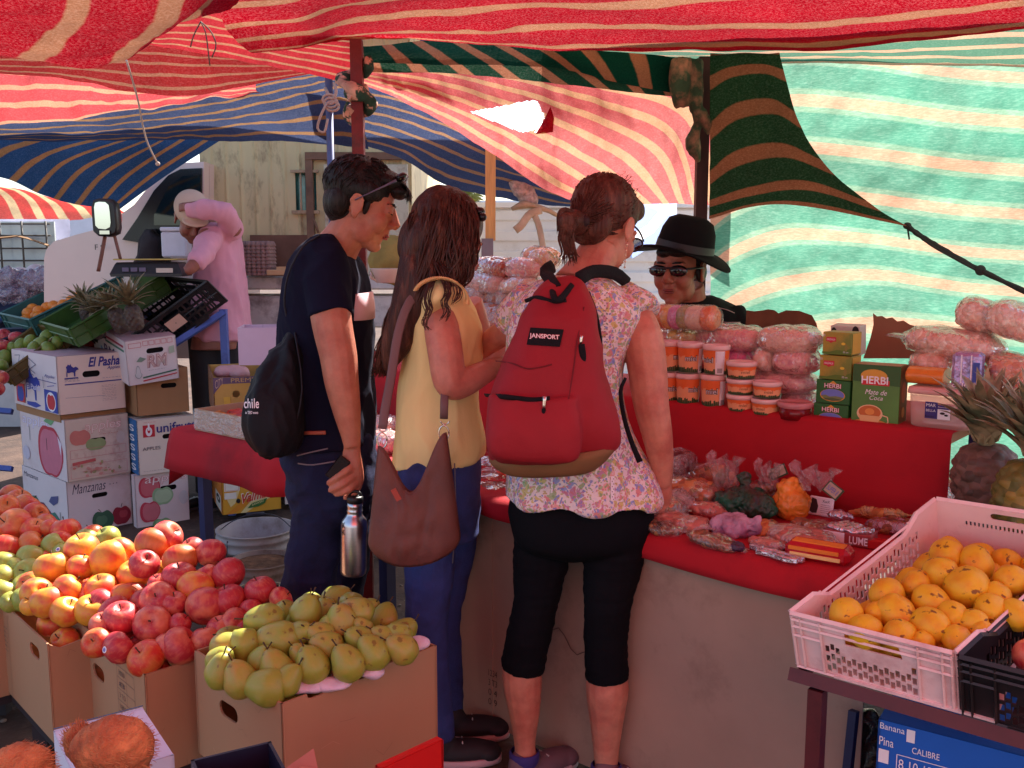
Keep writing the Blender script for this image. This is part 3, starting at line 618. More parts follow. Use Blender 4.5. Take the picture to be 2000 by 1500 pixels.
for xx in(x0+.3,x1-.5):
 mb=MB();mb.lathe([(0,-.1),(.26,-.1),(.3,-.06),(.3,.06),(.26,.1),(0,.1)],20,Matrix.Translation((xx,6.1,.3))@Matrix.Rotation(pi/2,4,'X'));mb.build('wheel',MT["tyre"],t)
for k in range(1):
 pass
m_tray=mat("egg_tray_pulp",srgb(150,118,112),.9,var=.25,vs=20)
tz0=PY(0,538,5.75).z;tx=PY(500,500,5.75).x
for k in range(9):
 mb=MB();z=tz0+k*.022
 for i in range(6):
  for j in range(5):mb.lathe([(.006,.03),(.012,.024),(.022,.002),(.016,0)],8,Matrix.Translation((tx-.072+i*.029,5.75+j*.03,z)))
 mb.box((tx,5.81,z+.004),(.09,.076,.002));tag(mb.build('egg_tray',m_tray),'grey pulp egg tray in the stack on the trailer bed','egg tray','stacked egg trays')
mb=MB();mb.box(PY(548,532,5.75),(.07,.06,.016),bev=.004);mb.box(PY(560,524,5.75),(.05,.05,.01));tag(mb.build('cardboard_sheet',mat("kraft_far",srgb(190,150,110),.8)),'flat pieces of cardboard beside the egg trays','cardboard')
# ---- white van
t=thing('van','white van with a dark windscreen parked behind the fruit crates','van',(PY(240,560,5.9).x,5.9,0))
m_van=mat("van_paint",srgb(238,206,196),.35,var=.03,coat=.5)
def pyl(l,Y):return[PY(u,v_,Y)for u,v_ in l]
side=[(86,505),(90,488),(104,472),(150,458),(200,445),(262,400),(300,352),(330,328),(360,318),(398,316),(398,700),(86,700)]
S0=pyl(side,5.8);mb=MB()
def extr(poly,y0,y1,mb):
 a=[V((p.x,y0,p.z))for p in poly];b=[V((p.x,y1,p.z))for p in poly];n=len(a)
 tri=tessellate_polygon([a]);mb.add(a+b,[tuple(x)for x in tri]+[tuple(n+i for i in x)for x in tri]+[(i,(i+1)%n,n+(i+1)%n,n+i)for i in range(n)],False)
extr(S0,5.8,5.9,mb);mb.build('side_panel',m_van,t)
mb=MB();S1=[V((p.x+.0,0,p.z))for p in S0];extr([p for p in S1],5.91,7.1,mb);mb.build('body',m_van,t)
mb=MB();win=[(238,468),(268,425),(300,372),(328,342),(352,330),(393,328),(393,470),(380,472),(330,472),(272,474)]
extr(pyl(win,5.77),5.775,5.795,mb);f=mb.build('window',mat("van_glass_frame",(.012,.012,.014),.25),t)
mb=MB();win2=[(300,420),(330,362),(356,344),(391,342),(391,440),(300,440)];extr(pyl(win2,5.76),5.765,5.773,mb);mb.build('pane',mat("van_glass",srgb(22,36,36),.06,var=.5,vs=4,spec=.9),f)
mb=MB();mb.use(mat("badge",(.04,.03,.03),.3,metal=.5));d=Dec(PY(186,488,5.75),(1,0,0),(0,0,1),lift=.003);d.text(MT["badge"],"F 9",0,0,.055,.032,off=.01);d.build(t,'badge')
for xx in(PY(150,0,5.85).x,):
 mb=MB();mb.lathe([(0,-.1),(.28,-.1),(.33,-.06),(.33,.06),(.28,.1),(0,.1)],24,Matrix.Translation((xx,5.85,.33))@Matrix.Rotation(pi/2,4,'X'));mb.build('wheel',MT["tyre"],t)
t2=thing('truck_mirror','tall black truck mirror on a rusty bracket in front of the van','mirror',PY(207,426,4.3))
c=PY(207,426,4.3);k=pxm(c);mb=MB()
R_=Matrix.Rotation(radians(-4),3,'Y')
out=[(x*k,y*k)for x,y in[(-24,22),(-20,34),(-8,37),(12,36),(22,28),(24,10),(25,-18),(22,-30),(8,-36),(-14,-34),(-23,-26)]]
mb.loft([[c+V((x*s,y_,z*s))for x,z in out]for s,y_ in((.7,.05),(1,.03),(1.02,-.01),(.92,-.028))]);mb.build('housing',mat("black_plastic",(.012,.01,.01),.35),t2)
mb=MB();mb.panel([(x*.62,z*.72+4*k)for x,z in out],[],c+V((-.002,-.034,0)),(1,0,0),(0,0,1),.004);mb.build('glass',mat("mirror_glass",(.75,.78,.76),.05,metal=1,var=0),t2)
mb=MB();mb.box(c+V((.006,-.036,-28*k)),(.022,.003,.008));mb.build('lower_glass',MT["mirror_glass"],t2)
mb=MB();mb.tube(curve([PY(218,440,4.32),PY(226,470,4.32),PY(235,505,4.3)],6),.012,6,flat=.5);mb.tube(curve([PY(205,462,4.32),PY(198,500,4.3),PY(192,530,4.3)],6),.014,6,flat=.5);mb.build('bracket',mat("rust_bracket",srgb(120,78,66),.7,var=.3),t2)
mb=MB();mb.ell(PY(226,425,4.45),(.03,.02,.045));mb.tube([PY(226,425,4.4),PY(232,445,4.35)],.01,6);tag(mb.build('pink_bundle',mat("pink_cloth_small",srgb(200,130,130),.8)),'small pink cloth bundle tied behind the truck mirror','bundle')
mb=MB();mb.ell(PY(772,508,4.5),(.13,.1,.12));fuse(mb,'sack',mat("olive_sack",srgb(150,128,66),.8,var=.3,bump=.3,bs=30),None,.01,1,lambda p,n:.01*noise.noise(p*18));tag(COL.objects['sack'],'olive green round sack standing behind the chin of the young man','sack')
c=PY(757,552,4.3);mb=MB();mb.lathe([(.0,0),(.045,0),(.075,.06),(.08,.064),(.072,.06),(.04,.006),(0,.006)],24,Matrix.Translation(c));tag(mb.build('bowl',mat("enamel",srgb(226,216,210),.4)),'pale metal bowl beside the olive sack','bowl')
mb=MB();mb.loft([[PY(u,v_,5.7)+V((0,.06*sin(a)+.05*sin(u*.2),0))+V((k_*.01,0,0))for(u,v_),a in zip(r,(0,1,2.2,3.1,4.2,5.3))]for k_,r in enumerate(([(283,448),(288,446),(296,446),(304,448),(296,450),(288,450)],[(268,470),(284,462),(304,462),(318,470),(304,474),(282,474)],[(256,498),(276,494),(304,494),(320,500),(300,506),(276,506)],[(246,530),(276,530),(304,530),(322,530),(300,534),(272,534)]))])
tag(mb.build('dark_coat',mat("dark_coat_cloth",(.03,.02,.022),.9,var=.3)),'dark coat draped in front of the van door','coat')
mb=MB();mb.box(PY(345,478,5.65),(.075,.05,.075),bev=.01);mb.box(PY(345,448,5.65),(.08,.055,.012),bev=.005);tag(mb.build('foam_box',mat("white_foam",srgb(225,215,225),.7)),'white foam box beside the bending man','box')
# ================================================================ THE RIGHT STALL
D_=V((.7615,-.648,0));N_B=V((.648,.7615,0))
P0=V((-.084,2.75,0))
def fwd(Y,z):return cos(TH)*Y+sin(TH)*(CZ-z)
def cnt(u,z,off):
 """point above the counter: u picks the place along it, off metres behind its front edge"""
 b=P0+N_B*off;k=(u-1000)/F
 t=(k*(cos(TH)*b.y+sin(TH)*(CZ-z))-b.x)/(D_.x-k*cos(TH)*D_.y)
 p=b+D_*t;p.z=z;return p
def cv(u,v,off):
 """point at pixel u,v in the vertical plane off metres behind the counter's front edge"""
 b=P0+N_B*off;return PPL(u,v,b,N_B)
CR=Matrix((D_,N_B,V((0,0,1)))).transposed()
def CM(p,rz=0):return Matrix.Translation(p)@CR.to_4x4()@Matrix.Rotation(rz,4,'Z')
m_redc=mat("red_table_cloth",srgb(176,14,30),.85,var=.08,vs=5,bump=.1,bs=220,dirt=srgb(120,10,24),dirts=1.6)
m_card=mat("grey_cardboard",srgb(150,118,100),.9,var=.1,vs=2.5,bump=.06,bs=14,dirt=srgb(110,84,72),dirts=1.4)
m_bluef=mat("blue_frame_paint",srgb(40,44,92),.5,var=.2)
TZ=.74;UZ=1.0
tl,tr_=-1.72,1.13
t=thing('stall_table','long trestle table of the right stall, its front screened with cardboard','table',P0+D_*tl)
mb=MB();c=P0+D_*((tl+tr_)/2)+N_B*.45;mb.box((c.x,c.y,TZ-.022),((tr_-tl)/2-.02,.44,.012),CR);mb.build('tabletop',mat("plywood",srgb(150,110,80),.8),t)
for(a,b)in((tl+.12,.05),(tl+.12,.85),(tr_-.05,.05),(tr_-.05,.85),(-.5,.06)):
 p=P0+D_*a+N_B*b;mb=MB();mb.box((p.x,p.y,(TZ-.04)/2),(.02,.02,(TZ-.04)/2),CR);mb.build('leg',m_bluef,t)
def skirt_drop(a):return .15 if a<-1.0 else(.03+.03*max(0,(a+.2))if a>-.35 else .15-(a+1.0)/.65*.12)
def cl(a,off,z):p=P0+D_*a+N_B*off;p.z=z;return p
nu=90;As=[tl-.03+(tr_-tl+.03)*i/nu for i in range(nu+1)]
mb=MB();rr=[]
rr.append([cl(a,.92,TZ)for a in As]);rr.append([cl(a,.5,TZ+.001)for a in As]);rr.append([cl(a,.03,TZ+.002)for a in As])
rr.append([cl(a,.006,TZ-.002+.002*sin(a*9))for a in As]);rr.append([cl(a,-.006,TZ-.012)for a in As])
for f in(.33,.66,1):rr.append([cl(a,-.012-.007*f*(1+sin(a*17+1.5*sin(a*5)))-(.02*f if a<-1 else 0),TZ-.012-f*(skirt_drop(a)+.004*sin(a*11)))for a in As])
mb.loft(rr,closed=False,cap=False)
endp=[[cl(tl-.03-.012*k,o_,TZ-.05*k*(1-.2*sin(o_*9))*(1.25 if o_<.2 else 1))for o_ in[i*.92/12 for i in range(13)]]for k in range(5)]
mb.loft(endp,closed=False,cap=False)
o=mb.build('tablecloth',m_redc);sm=o.modifiers.new('solid','SOLIDIFY');sm.thickness=.0015
tag(o,'red cloth over the lower level of the long stall table, its edge hanging down','tablecloth')
mb=MB();segs=[(-.36,-.02),(-.02,.42),(.42,1.1)]
m_card2=mat("grey_cardboard_b",srgb(168,136,118),.9,var=.12,vs=2.2,bump=.06,bs=14,dirt=srgb(124,96,82),dirts=2.6)
for i,(a,b)in enumerate(segs):
 p=cl(a,.012+.004*(i%2),.015);w_=b-a+.04
 pts=[(0,0),(w_,0)]+[(w_-w_*k/8,TZ-.04-.006*(k%2))for k in range(9)]
 mb.panel(pts,[],p,D_,(0,0,1),.004)
o=mb.build('cardboard_screen',m_card2);tag(o,'grey brown cardboard sheets screening the front of the long stall table','cardboard')
d=Dec(cl(-.02,.012,.015),D_,(0,0,1),.44,.68,lift=.0012);ic=ink(96,70,60);
for i,s in enumerate(("1234","3 T3","0 4","0 9")):d.text(ic,s,.06,.24-i*.045,.08,.03)
d.k=.001;d.line(ink(90,62,56),[(.62+.05*i,.55+.03*sin(i*1.3)-.012*i)for i in range(9)],.0025);d.build(o,'scrawl')
for k in(.11,.30):
 mb=MB();p=cl(-.02+k*1.6,.0085,.02);mb.box(p+V((0,0,.33)),(.0008,.0008,.33),CR);mb.build('crease',mat("card_crease",srgb(178,146,126),.9),o)
t=thing('display_shelf','raised back shelf of the long stall table under red cloth','shelf',P0+N_B*.5)
ua,ub=-1.55,1.16
mb=MB()
rr=[[cl(ua+(ub-ua)*i/80,o_,z+(.004*sin(i*.35+o_*40)if z<.99 else 0))for i in range(81)]for o_,z in((1.0,UZ-.0),(.75,UZ),(.512,UZ),(.503,UZ-.003),(.498,UZ-.012),(.496,UZ-.1),(.494,UZ-.18),(.49,TZ+.006))]
for r in rr[5:]:
 for i,p in enumerate(r):p+=N_B*(.004*sin(i*.5)+.003*sin(i*1.3))
mb.loft(rr,closed=False,cap=False);o=mb.build('cloth',m_redc,t);o.modifiers.new('solid','SOLIDIFY').thickness=.002
mb=MB();c=cl((ua+ub)/2,.75,UZ-.02);mb.box(c,((ub-ua)/2-.01,.235,.012),CR);mb.build('board',MT["plywood"],t)
for a in(ua+.05,ub-.05,-.2):
 for b in(.55,.95):mb=MB();p=cl(a,b,(UZ-.03)/2);mb.box(p,(.02,.02,(UZ-.03)/2),CR);mb.build('leg',m_bluef,t)
 # ---------- honey cups
m_cup=mat("cup_plastic",srgb(235,205,190),.3,var=.04,sss=.1)
m_lid=mat("lid_plastic",srgb(236,196,190),.25,var=.03)
m_or=ink(236,112,48);m_or2=ink(240,168,120);m_dgr=ink(50,78,40);m_blk=ink(40,30,30);m_wht=ink(238,232,236);m_cream=ink(238,205,175)
def cyl_fn(c,r0,r1,h,ang0):
 """print wrapped round a tapered cup: x in -1..1 -> angle, y 0..1 height"""
 def f(x,y,k):
  a=ang0+x*pi;r=r0+(r1-r0)*y+k+.0004
  return c+V((r*cos(a),r*sin(a),y*h))
 return f
def face_ang(p):return atan2(-p.y,-p.x)
def cup(u,vb,vt,rpx,off,big,lab,rot,jitter=0):
 p=cv(u,vb,off);s=pxm(p);h=(vb-vt)*s*1.0;R=rpx*s
 t=thing('honey_tub',lab,'honey tub',p,'tubs of honey stacked on the red shelf')
 mb=MB();hb=h*(.86 if big else .78);r0=R*.84;r1=R*.95
 mb.lathe([(0,.001),(r0*.94,.001),(r0,.004),(r1,hb),(r1*.97,hb)],28,Matrix.Translation(p));mb.build('cup',m_cup,t)
 mb=MB();mb.lathe([(r1*.9,hb-.003),(R,hb-.004),(R*1.03,hb+.001),(R*1.03,h-.004),(R*.99,h-.001),(R*.88,h-.002),(R*.86,h-.005),(0,h-.005)],28,Matrix.Translation(p));mb.build('lid',m_lid,t)
 a0=face_ang(p)+rot;d=Dec(p,(1,0,0),(0,0,1),fn=cyl_fn(p,r0,r1,hb,a0),lift=.0003)
 d.rect(m_or2,-1,.06,1,.96,40);d.rect(m_or,-1,.68,1,.965,40)
 for i in range(36):
  x=-1+i/18;y=.56+.1*abs(sin(i*.8));d.k=.0007;d.poly(m_or,[(x,y),(x+1/18,y+.02),(x+1/18,.7),(x,.7)])
  y=.16+.12*random.random();d.k=.0007;d.poly(m_dgr,[(x,.03),(x+1/18,.03),(x+.03+1/60,y),(x,y*.9)])
 d.k=.001
 if big:
  d.text(m_blk,"miel",-.165,.46,.33,.23,off=.06);d.text(m_wht,"miel",-.155,.47,.31,.2,off=-.005)
  x0=.22;d.k=.0012;d.rect(m_wht,x0,.02,x0+.24,.93,8);d.k=.0016
  d.frame(ink(150,110,150),x0+.02,.5,x0+.22,.9,.0006)
  for i in range(6):d.k=.0016;d.line(ink(150,110,150),[(x0+.03,.85-i*.055),(x0+.21,.85-i*.055)],.0006)
  for i in range(9):d.k=.0016;d.rect(m_blk,x0+.05+i*.016,.08,x0+.05+i*.016+.006+.004*(i%2),.26,1)
 else:
  d.text(ink(130,60,30),"miel",-.1,.38,.2,.24)
 d.build(t,'printing')
big=[(1303,786,724,24,'front'),(1343,787,727,24,0),(1392,793,729,24.5,0),(1306,724,664,24,1),(1347,727,667,24.5,1),(1398,730,672,26,1)]
labs=['large honey tub at the left of the bottom row, half hidden by the bare arm','large honey tub standing second in the bottom row','large honey tub at the right end of the bottom row with its word facing out','large honey tub on top at the left, half hidden by the bare arm','large honey tub on top in the middle with the word miel facing out','large honey tub on top at the right with its nutrition label facing out']
for(u,vb,vt,r,k),lab,rot in zip(big,labs,(.5,.55,-.12,.9,.1,.75)):cup(u,vb,vt,r,.535,True,lab,-rot if lab.endswith('out')and 'nutrition' in lab else rot)
small=[(1446,801,768,27,.2),(1446,768,738,27,.25),(1448,737,704,29,.3),(1495,808,776,28,-.4),(1498,775,743,28,.1)]
labs=['small honey tub at the bottom of the stack of three','small honey tub in the middle of the stack of three','small honey tub on top of the stack of three','small honey tub at the bottom of the stack of two','small honey tub on top of the stack of two']
for(u,vb,vt,r,ro),lab in zip(small,labs):cup(u,vb,vt,r,.53,False,lab,ro)
p=cv(1552,818,.53);s=pxm(p);t=thing('jam_tub','shallow clear tub of dark red jelly right of the honey tubs','tub',p)
mb=MB();mb.lathe([(0,.001),(29*s,.001),(31*s,24*s),(30*s,24*s)],28,Matrix.Translation(p));mb.build('jelly',mat("dark_red_jelly",srgb(120,18,24),.15,var=.1),t)
mb=MB();mb.lathe([(31*s,23*s),(34*s,26*s),(35*s,33*s),(31*s,35*s),(30*s,33*s),(0,33*s)],28,Matrix.Translation(p));mb.build('lid',mat("clear_pink_lid",srgb(225,150,150),.15,alpha=.8),t)
# ---------- cartons on the shelf
def carton_at(p,w_,h,dpt,rz,m,name,lab,cat='carton',group=None,tilt=0):
 """box whose front lower left corner is p; front faces the aisle. returns thing, front frame, side frame"""
 R=CR@Matrix.Rotation(rz,3,'Z')@Matrix.Rotation(tilt,3,'X');t=thing(name,lab,cat,p,group)
 ux,uy,uz=R@V((1,0,0)),R@V((0,1,0)),R@V((0,0,1));mb=MB();mb.box(p+ux*w_/2+uy*dpt/2+uz*h/2,(w_/2,dpt/2,h/2),R,bev=.0012);mb.build('carton',m,t)
 return t,Dec(p,ux,uz,w_,h),Dec(p+ux*w_,uy,uz,dpt,h),Dec(p+uz*h,ux,uy,w_,dpt)
tg1=mat("tea_yellow_green",srgb(176,148,52),.5,var=.1,vs=12,col2=srgb(120,130,50),c2s=7)
tg2=mat("tea_dark_green",srgb(46,104,46),.5,var=.08)
gold=ink(222,160,66)
for k,(u0,u1,vb,vt,kind)in enumerate([(1588,1655,830,785,1),(1593,1659,785,739,1),(1600,1662,739,692,0),(1606,1663,691,647,0)]):
 p=cv(u0,vb,.545);p2=cv(u1,vb,.545);s=pxm(p);w_=(p2-p).length;h=(vb-vt-.5)*s
 lab=['green tea carton at the bottom of the four carton stack','green tea carton second from the bottom of the four carton stack','yellow tea carton third from the bottom of the four carton stack','yellow tea carton on top of the four carton stack'][k]
 t,d,d2,d3=carton_at(p,w_,h,.07,radians(0),tg2 if kind else tg1,'tea_carton',lab,group='tea cartons stacked on the red shelf')
 if kind:
  d.poly(gold,[(.36,.82),(.5,.98),(.64,.82)]);d.text(ink(200,40,50),"HERBI",.24,.66,.5,.2,off=.04);d.text(m_wht,"HERBI",.25,.67,.48,.18)
  d.oval(gold,.5,.36,.37,.27);d.oval(ink(110,126,200),.5,.38,.345,.245);d.poly(ink(120,130,80),[(.16,.32),(.3,.36),(.42,.3),(.6,.34),(.84,.3),(.74,.17),(.5,.115),(.27,.17)]);d.poly(ink(84,100,60),[(.22,.22),(.5,.26),(.78,.2),(.7,.155),(.5,.12),(.3,.155)])
  d.rect(ink(36,84,36),0,0,1,.02)
 else:
  d.rect(ink(200,50,60),.12,.58,.46,.78);d.text(m_wht,"MANZANILLA",.15,.63,.28,.09);d.poly(ink(200,50,60),[(.2,.58),(.38,.58),(.29,.51)])
  d.poly(ink(92,120,40),[(0,.02),(1,.02),(1,.32),(.75,.2),(.5,.22),(.25,.12),(0,.12)]);d.oval(ink(224,190,60),.72,.5,.07,.06);d.oval(ink(140,130,60),.82,.34,.05,.16);d.text(m_wht,"25 un",.72,.1,.18,.07);d.text(m_wht,"10",.02,.8,.07,.1)
  d2.poly(ink(206,160,60),[(.05,.05),(.95,.05),(.95,.95),(.05,.95)])
 d.build(t,'printing');d2.build(t,'side_printing')
p=cv(1661,838,.535);p2=cv(1751,838,.535);s=pxm(p);w_=(p2-p).length;h=128*s
t,d,d2,d3=carton_at(p,w_,h,.075,radians(4),mat("mate_green",srgb(84,132,50),.4,var=.18,vs=9),'tea_carton','tall green mate de coca carton right of the four carton stack',group='tea cartons stacked on the red shelf')
d.poly(ink(56,96,44),[(0,.75),(1,.7),(1,1),(0,1)]);d.oval(ink(210,160,60),.45,.84,.28,.1);d.rect(ink(200,36,50),.2,.7,.78,.78);d.text(m_wht,"HERBI",.19,.72,.56,.115,off=.02)
d.text(m_wht,"Mate de",.28,.56,.46,.075,shear=.3);d.text(m_wht,"Coca",.38,.48,.28,.065,shear=.3)
d.oval(ink(205,140,66),.42,.1,.4,.09);d.oval(ink(236,200,150),.4,.27,.275,.135);d.oval(ink(198,110,50),.4,.29,.235,.1);d.oval(ink(226,150,70),.4,.3,.1,.05);d.poly(ink(226,180,120),[(.16,.24),(.64,.24),(.58,.12),(.46,.08),(.34,.08),(.22,.13)])
d.line(ink(236,200,150),[(.66,.26),(.78,.24),(.8,.16),(.7,.1),(.58,.12)],.003);d.line(ink(220,170,100),[(.1,.1),(.4,.04),(.75,.09)],.002)
d2.poly(ink(120,84,40),[(0,0),(1,0),(1,1),(0,1)]);d2.oval(ink(196,90,40),.5,.6,.3,.16);d2.oval(ink(210,150,70),.5,.3,.2,.08);d3.poly(ink(180,140,96),[(.02,.02),(.98,.02),(.98,.98),(.02,.98)]);d3.scrib(ink(130,90,60),.1,.7,.7,4,.15)
for x in(d,d2,d3):x.build(t,'printing')
p=cv(1622,692,.66);t,d,d2,d3=carton_at(p,.085,.085,.05,0,mat("pale_carton",srgb(200,190,176),.6),'milk_carton','pale black spotted carton peeping over the yellow tea cartons',tilt=.1)
d.oval(m_blk,.12,.75,.1,.2);d.oval(m_blk,.86,.8,.12,.22);d.oval(m_blk,.82,.5,.06,.08);d.build(t,'printing')
def cardpiece(name,pts,off,m,lab,lean=.0):
 P=[cv(u,v_,off)for u,v_ in pts];o_=P[0];mb=MB()
 q2=[((p-o_).dot(D_),p.z-o_.z)for p in P];mb.panel(q2,[],o_,D_,V((0,0,1))+N_B*lean,.004);return tag(mb.build(name,m),lab,'cardboard')
m_kr=mat("kraft_card",srgb(150,104,76),.9,var=.1,vs=6,bump=.08,bs=25,stretch=(1,1,.3))
jag=[(1705,612),(1712,618),(1722,617),(1730,622),(1742,620),(1752,628),(1764,626),(1776,634),(1800,640)]
cardpiece('cardboard_piece',[(1686,700)]+[(1860,700),(1862,650)]+jag[::-1]+[(1706,634),(1700,660)],.93,m_kr,'brown piece of torn cardboard standing behind the green mate carton')
cardpiece('cardboard_piece',[(1455,660)]+[(1600,660),(1594,632),(1585,616),(1560,607),(1535,606),(1520,612),(1512,606),(1500,604),(1490,606),(1472,608),(1458,606)],.93,mat("kraft_dark",srgb(112,74,50),.95,var=.3,vs=9),'crumpled dark brown cardboard lying behind the pale snack bags')
# ---------- bags of snacks
def pops(name,cols,scale=70,rough=.6,bump=.5):
 if name in MT:return MT[name]
 m=bpy.data.materials.new(name);m.use_nodes=True;t=m.node_tree;L=t.links;b=t.nodes["Principled BSDF"]
 tc=N(t,"ShaderNodeTexCoord");v_=N(t,"ShaderNodeTexVoronoi");v_.inputs['Scale'].default_value=scale;L.new(tc.outputs['Object'],v_.inputs['Vector'])
 sp=N(t,"ShaderNodeSeparateColor");L.new(v_.outputs['Color'],sp.inputs[0]);r=N(t,"ShaderNodeValToRGB");L.new(sp.outputs[0],r.inputs[0]);e=r.color_ramp.elements
 while len(e)<len(cols):e.new(.5)
 for i,c in enumerate(cols):e[i].position=i/(len(cols)-1)if len(cols)>1 else 0;e[i].color=(*c,1)
 L.new(r.outputs[0],b.inputs['Base Color']);b.inputs['Roughness'].default_value=rough
 bn=N(t,"ShaderNodeBump");bn.inputs['Strength'].default_value=bump;bn.inputs['Distance'].default_value=.01;bn.invert=True;L.new(v_.outputs['Distance'],bn.inputs['Height']);L.new(bn.outputs[0],b.inputs['Normal'])
 MT[name]=m;return m
m_film=film("clear_film",(.95,.88,.9),.05,.12,.9,15)
m_film2=film("milky_film",(.85,.74,.76),.25,.2,1.0,40)
m_puff=pops("white_puffs",[srgb(240,206,182),srgb(222,158,132),srgb(246,222,200),srgb(214,150,124)],62,bump=.7)
m_puff2=pops("orange_puffs",[srgb(216,138,96),srgb(228,160,120),srgb(190,104,70),srgb(236,186,146)],58,bump=.7)
m_pinkp=pops("pink_puffs",[srgb(226,150,150),srgb(232,176,160),srgb(216,130,140)],130,bump=.25)
m_palep=pops("pale_puffs",[srgb(228,184,160),srgb(222,168,150),srgb(232,196,172)],150,bump=.25)
m_tan=pops("tan_noodles",[srgb(170,106,84),srgb(190,130,104),srgb(150,86,70)],60,bump=.6)
m_rust=pops("russet_chips",[srgb(168,74,52),srgb(186,96,66),srgb(140,60,46)],50,bump=.6)
bagn=[0]
def bag(c,r,lab,m,rz=0,ry=0,fm=None,group='bags of snacks stacked on the red shelf',name='snack_bag',lump=.004,ls=60,tail=None,frame=None,sq=2.6,tails=1):
 """pillow of food in a clear film bag: half sizes r in counter frame"""
 R=(frame or CR)@Matrix.Rotation(rz,3,'Z')@Matrix.Rotation(ry,3,'Y');t=thing(name,lab,'bag',c-V((0,0,r[2])),group);bagn[0]+=1;sd=V((bagn[0]*3.7,0,0))
 def blob(k,amp,sc,nn=44,mm=26):
  mb=MB();P=[]
  def pt(a,th):
   f=lambda x:math.copysign(abs(x)**(2/sq),x)
   x,y,z=f(cos(th)),f(sin(th)*cos(a)),f(sin(th)*sin(a));pinch=1-.35*max(0,abs(x)-.75)/.25
   return V((x*r[0],y*r[1]*pinch,z*r[2]*pinch))*k
  P=[[pt(2*pi*j/nn,.12+(pi-.24)*i/mm)for j in range(nn)]for i in range(mm+1)]
  for row in P:
   for j,p in enumerate(row):
    n=V((p.x/r[0]**2,p.y/r[1]**2,p.z/r[2]**2)).normalized();q_=p*sc+sd
    row[j]=c+R@(p+n*amp*(noise.noise(q_)+.6*abs(noise.noise(q_*2.1))))
  mb.loft(P);return mb
 o=blob(1,lump,ls).build('contents',m,t)
 mb=blob(1.05,.009,22,44,26)
 if tail:
  for sg in((1,)if tails==1 else(-1,1)):
   e=tail*sg;rings=[]
   for i,(s,f)in enumerate(((.86,.72),(1.0,.45),(1.15,.5),(1.3,.62))):
    rings.append([c+R@V((r[0]*s*(1 if e>0 else-1)+.002*sin(j*3),r[1]*f*cos(2*pi*j/18)*(1+.12*sin(j*2.6+i)),r[2]*f*.6*sin(2*pi*j/18)*(1-.25*i)))for j in range(18)])
   mb.loft(rings,cap=False)
 mb.build('film',fm or m_film,t);return t
def bagpx(u0,u1,v0,v1,off,lab,m,dep=.07,**k):
 a=cv(u0,(v0+v1)/2,off+dep);b=cv(u1,(v0+v1)/2,off+dep);s=pxm((a+b)/2)
 return bag((a+b)/2,((b-a).length/2,dep,(v1-v0)/2*s),lab,m,**k)
m_mult=[pops("roll_orange",[srgb(230,120,60),srgb(240,150,90)],160,bump=.2),pops("roll_yellow",[srgb(230,170,70),srgb(236,190,100)],160,bump=.2),pops("roll_pink",[srgb(214,110,170),srgb(226,150,190)],160,bump=.2),pops("roll_green",[srgb(160,150,90),srgb(180,170,110)],160,bump=.2),pops("roll_cream",[srgb(232,200,170),srgb(240,214,190)],160,bump=.2)]
a=cv(1284,618,.6);b=cv(1404,622,.6);s=pxm(a);ax=(b-a);n_=48;mb=MB();up=V((0,0,1));bk=ax.cross(up).normalized()
seq=[(0,.14,0),(.14,.26,1),(.26,.40,2),(.40,.54,3),(.54,.78,4),(.78,1,0)]
t=thing('snack_bag','clear bag of stacked orange, yellow, pink and green wafers topping the pile','bag',a-V((0,0,.05)),'bags of snacks stacked on the red shelf')
for(f0,f1,mi)in seq:
 mb=MB();rings=[]
 for i in range(7):
  f=f0+(f1-f0)*i/6;e=min(1,sqrt(max(0.02,1-max(0,(abs(f-.5)-.42)/.08)**2)));R_=23.5*s*e*(.9+.1*sin(pi*i/6))
  rings.append([a+ax*f+(up*cos(2*pi*j/28)+bk*sin(2*pi*j/28))*R_*(1+.03*sin(j*5))for j in range(28)])
 mb.loft(rings);mb.build('wafers',m_mult[mi],t)
mb=MB();mb.tube([a+ax*(i/12-.0)*1.0 for i in range(13)],[25.5*s*(1 if 0<i<12 else .75)for i in range(13)],24);mb.build('film',m_film,t)
B=bagpx
B(1255,1330,640,676,.6,'pale pink snack bag under the left end of the wafer roll',m_pinkp)
B(1312,1372,640,672,.6,'yellow snack bag under the middle of the wafer roll',pops("yellow_puffs",[srgb(222,180,100),srgb(230,196,120),srgb(206,160,90)],120,bump=.3))
B(1360,1500,634,686,.62,'long pink and cream snack bag at the top beside the wafer roll',m_pinkp,tail=1)
B(1484,1604,636,690,.58,'long pale snack bag at the top left of the tea cartons',m_palep,tail=1)
B(1360,1445,676,716,.66,'orange pink snack bag just behind the right hand large tubs',pops("orange_pink",[srgb(226,140,120),srgb(232,160,140)],120,bump=.3))
B(1425,1480,682,722,.62,'small hot pink snack bag behind the top small tub',pops("hot_pink",[srgb(220,90,150),srgb(226,120,170)],130,bump=.3))
B(1481,1521,678,724,.58,'short round pale bag in the second row of snack bags',m_palep)
B(1514,1600,680,730,.58,'shiny pink snack bag in the second row beside the tea cartons',m_pinkp)
B(1466,1598,722,766,.6,'long pink snack bag in the third row of snack bags',m_pinkp)
B(1440,1530,764,800,.62,'pink snack bag lying on the shelf behind the small tubs',m_pinkp)
B(1530,1600,764,800,.62,'pink snack bag lying on the shelf behind the jelly tub',m_pinkp)
B(1768,1965,642,700,.66,'long bag of white puffed corn lying across the pile at right',m_puff,dep=.085,tail=-1,ry=.1,lump=.006,ls=45)
B(1868,1960,584,646,.72,'small bag of puffed corn at the upper left of the right pile',m_puff,dep=.06,ry=.25,lump=.006,ls=45)
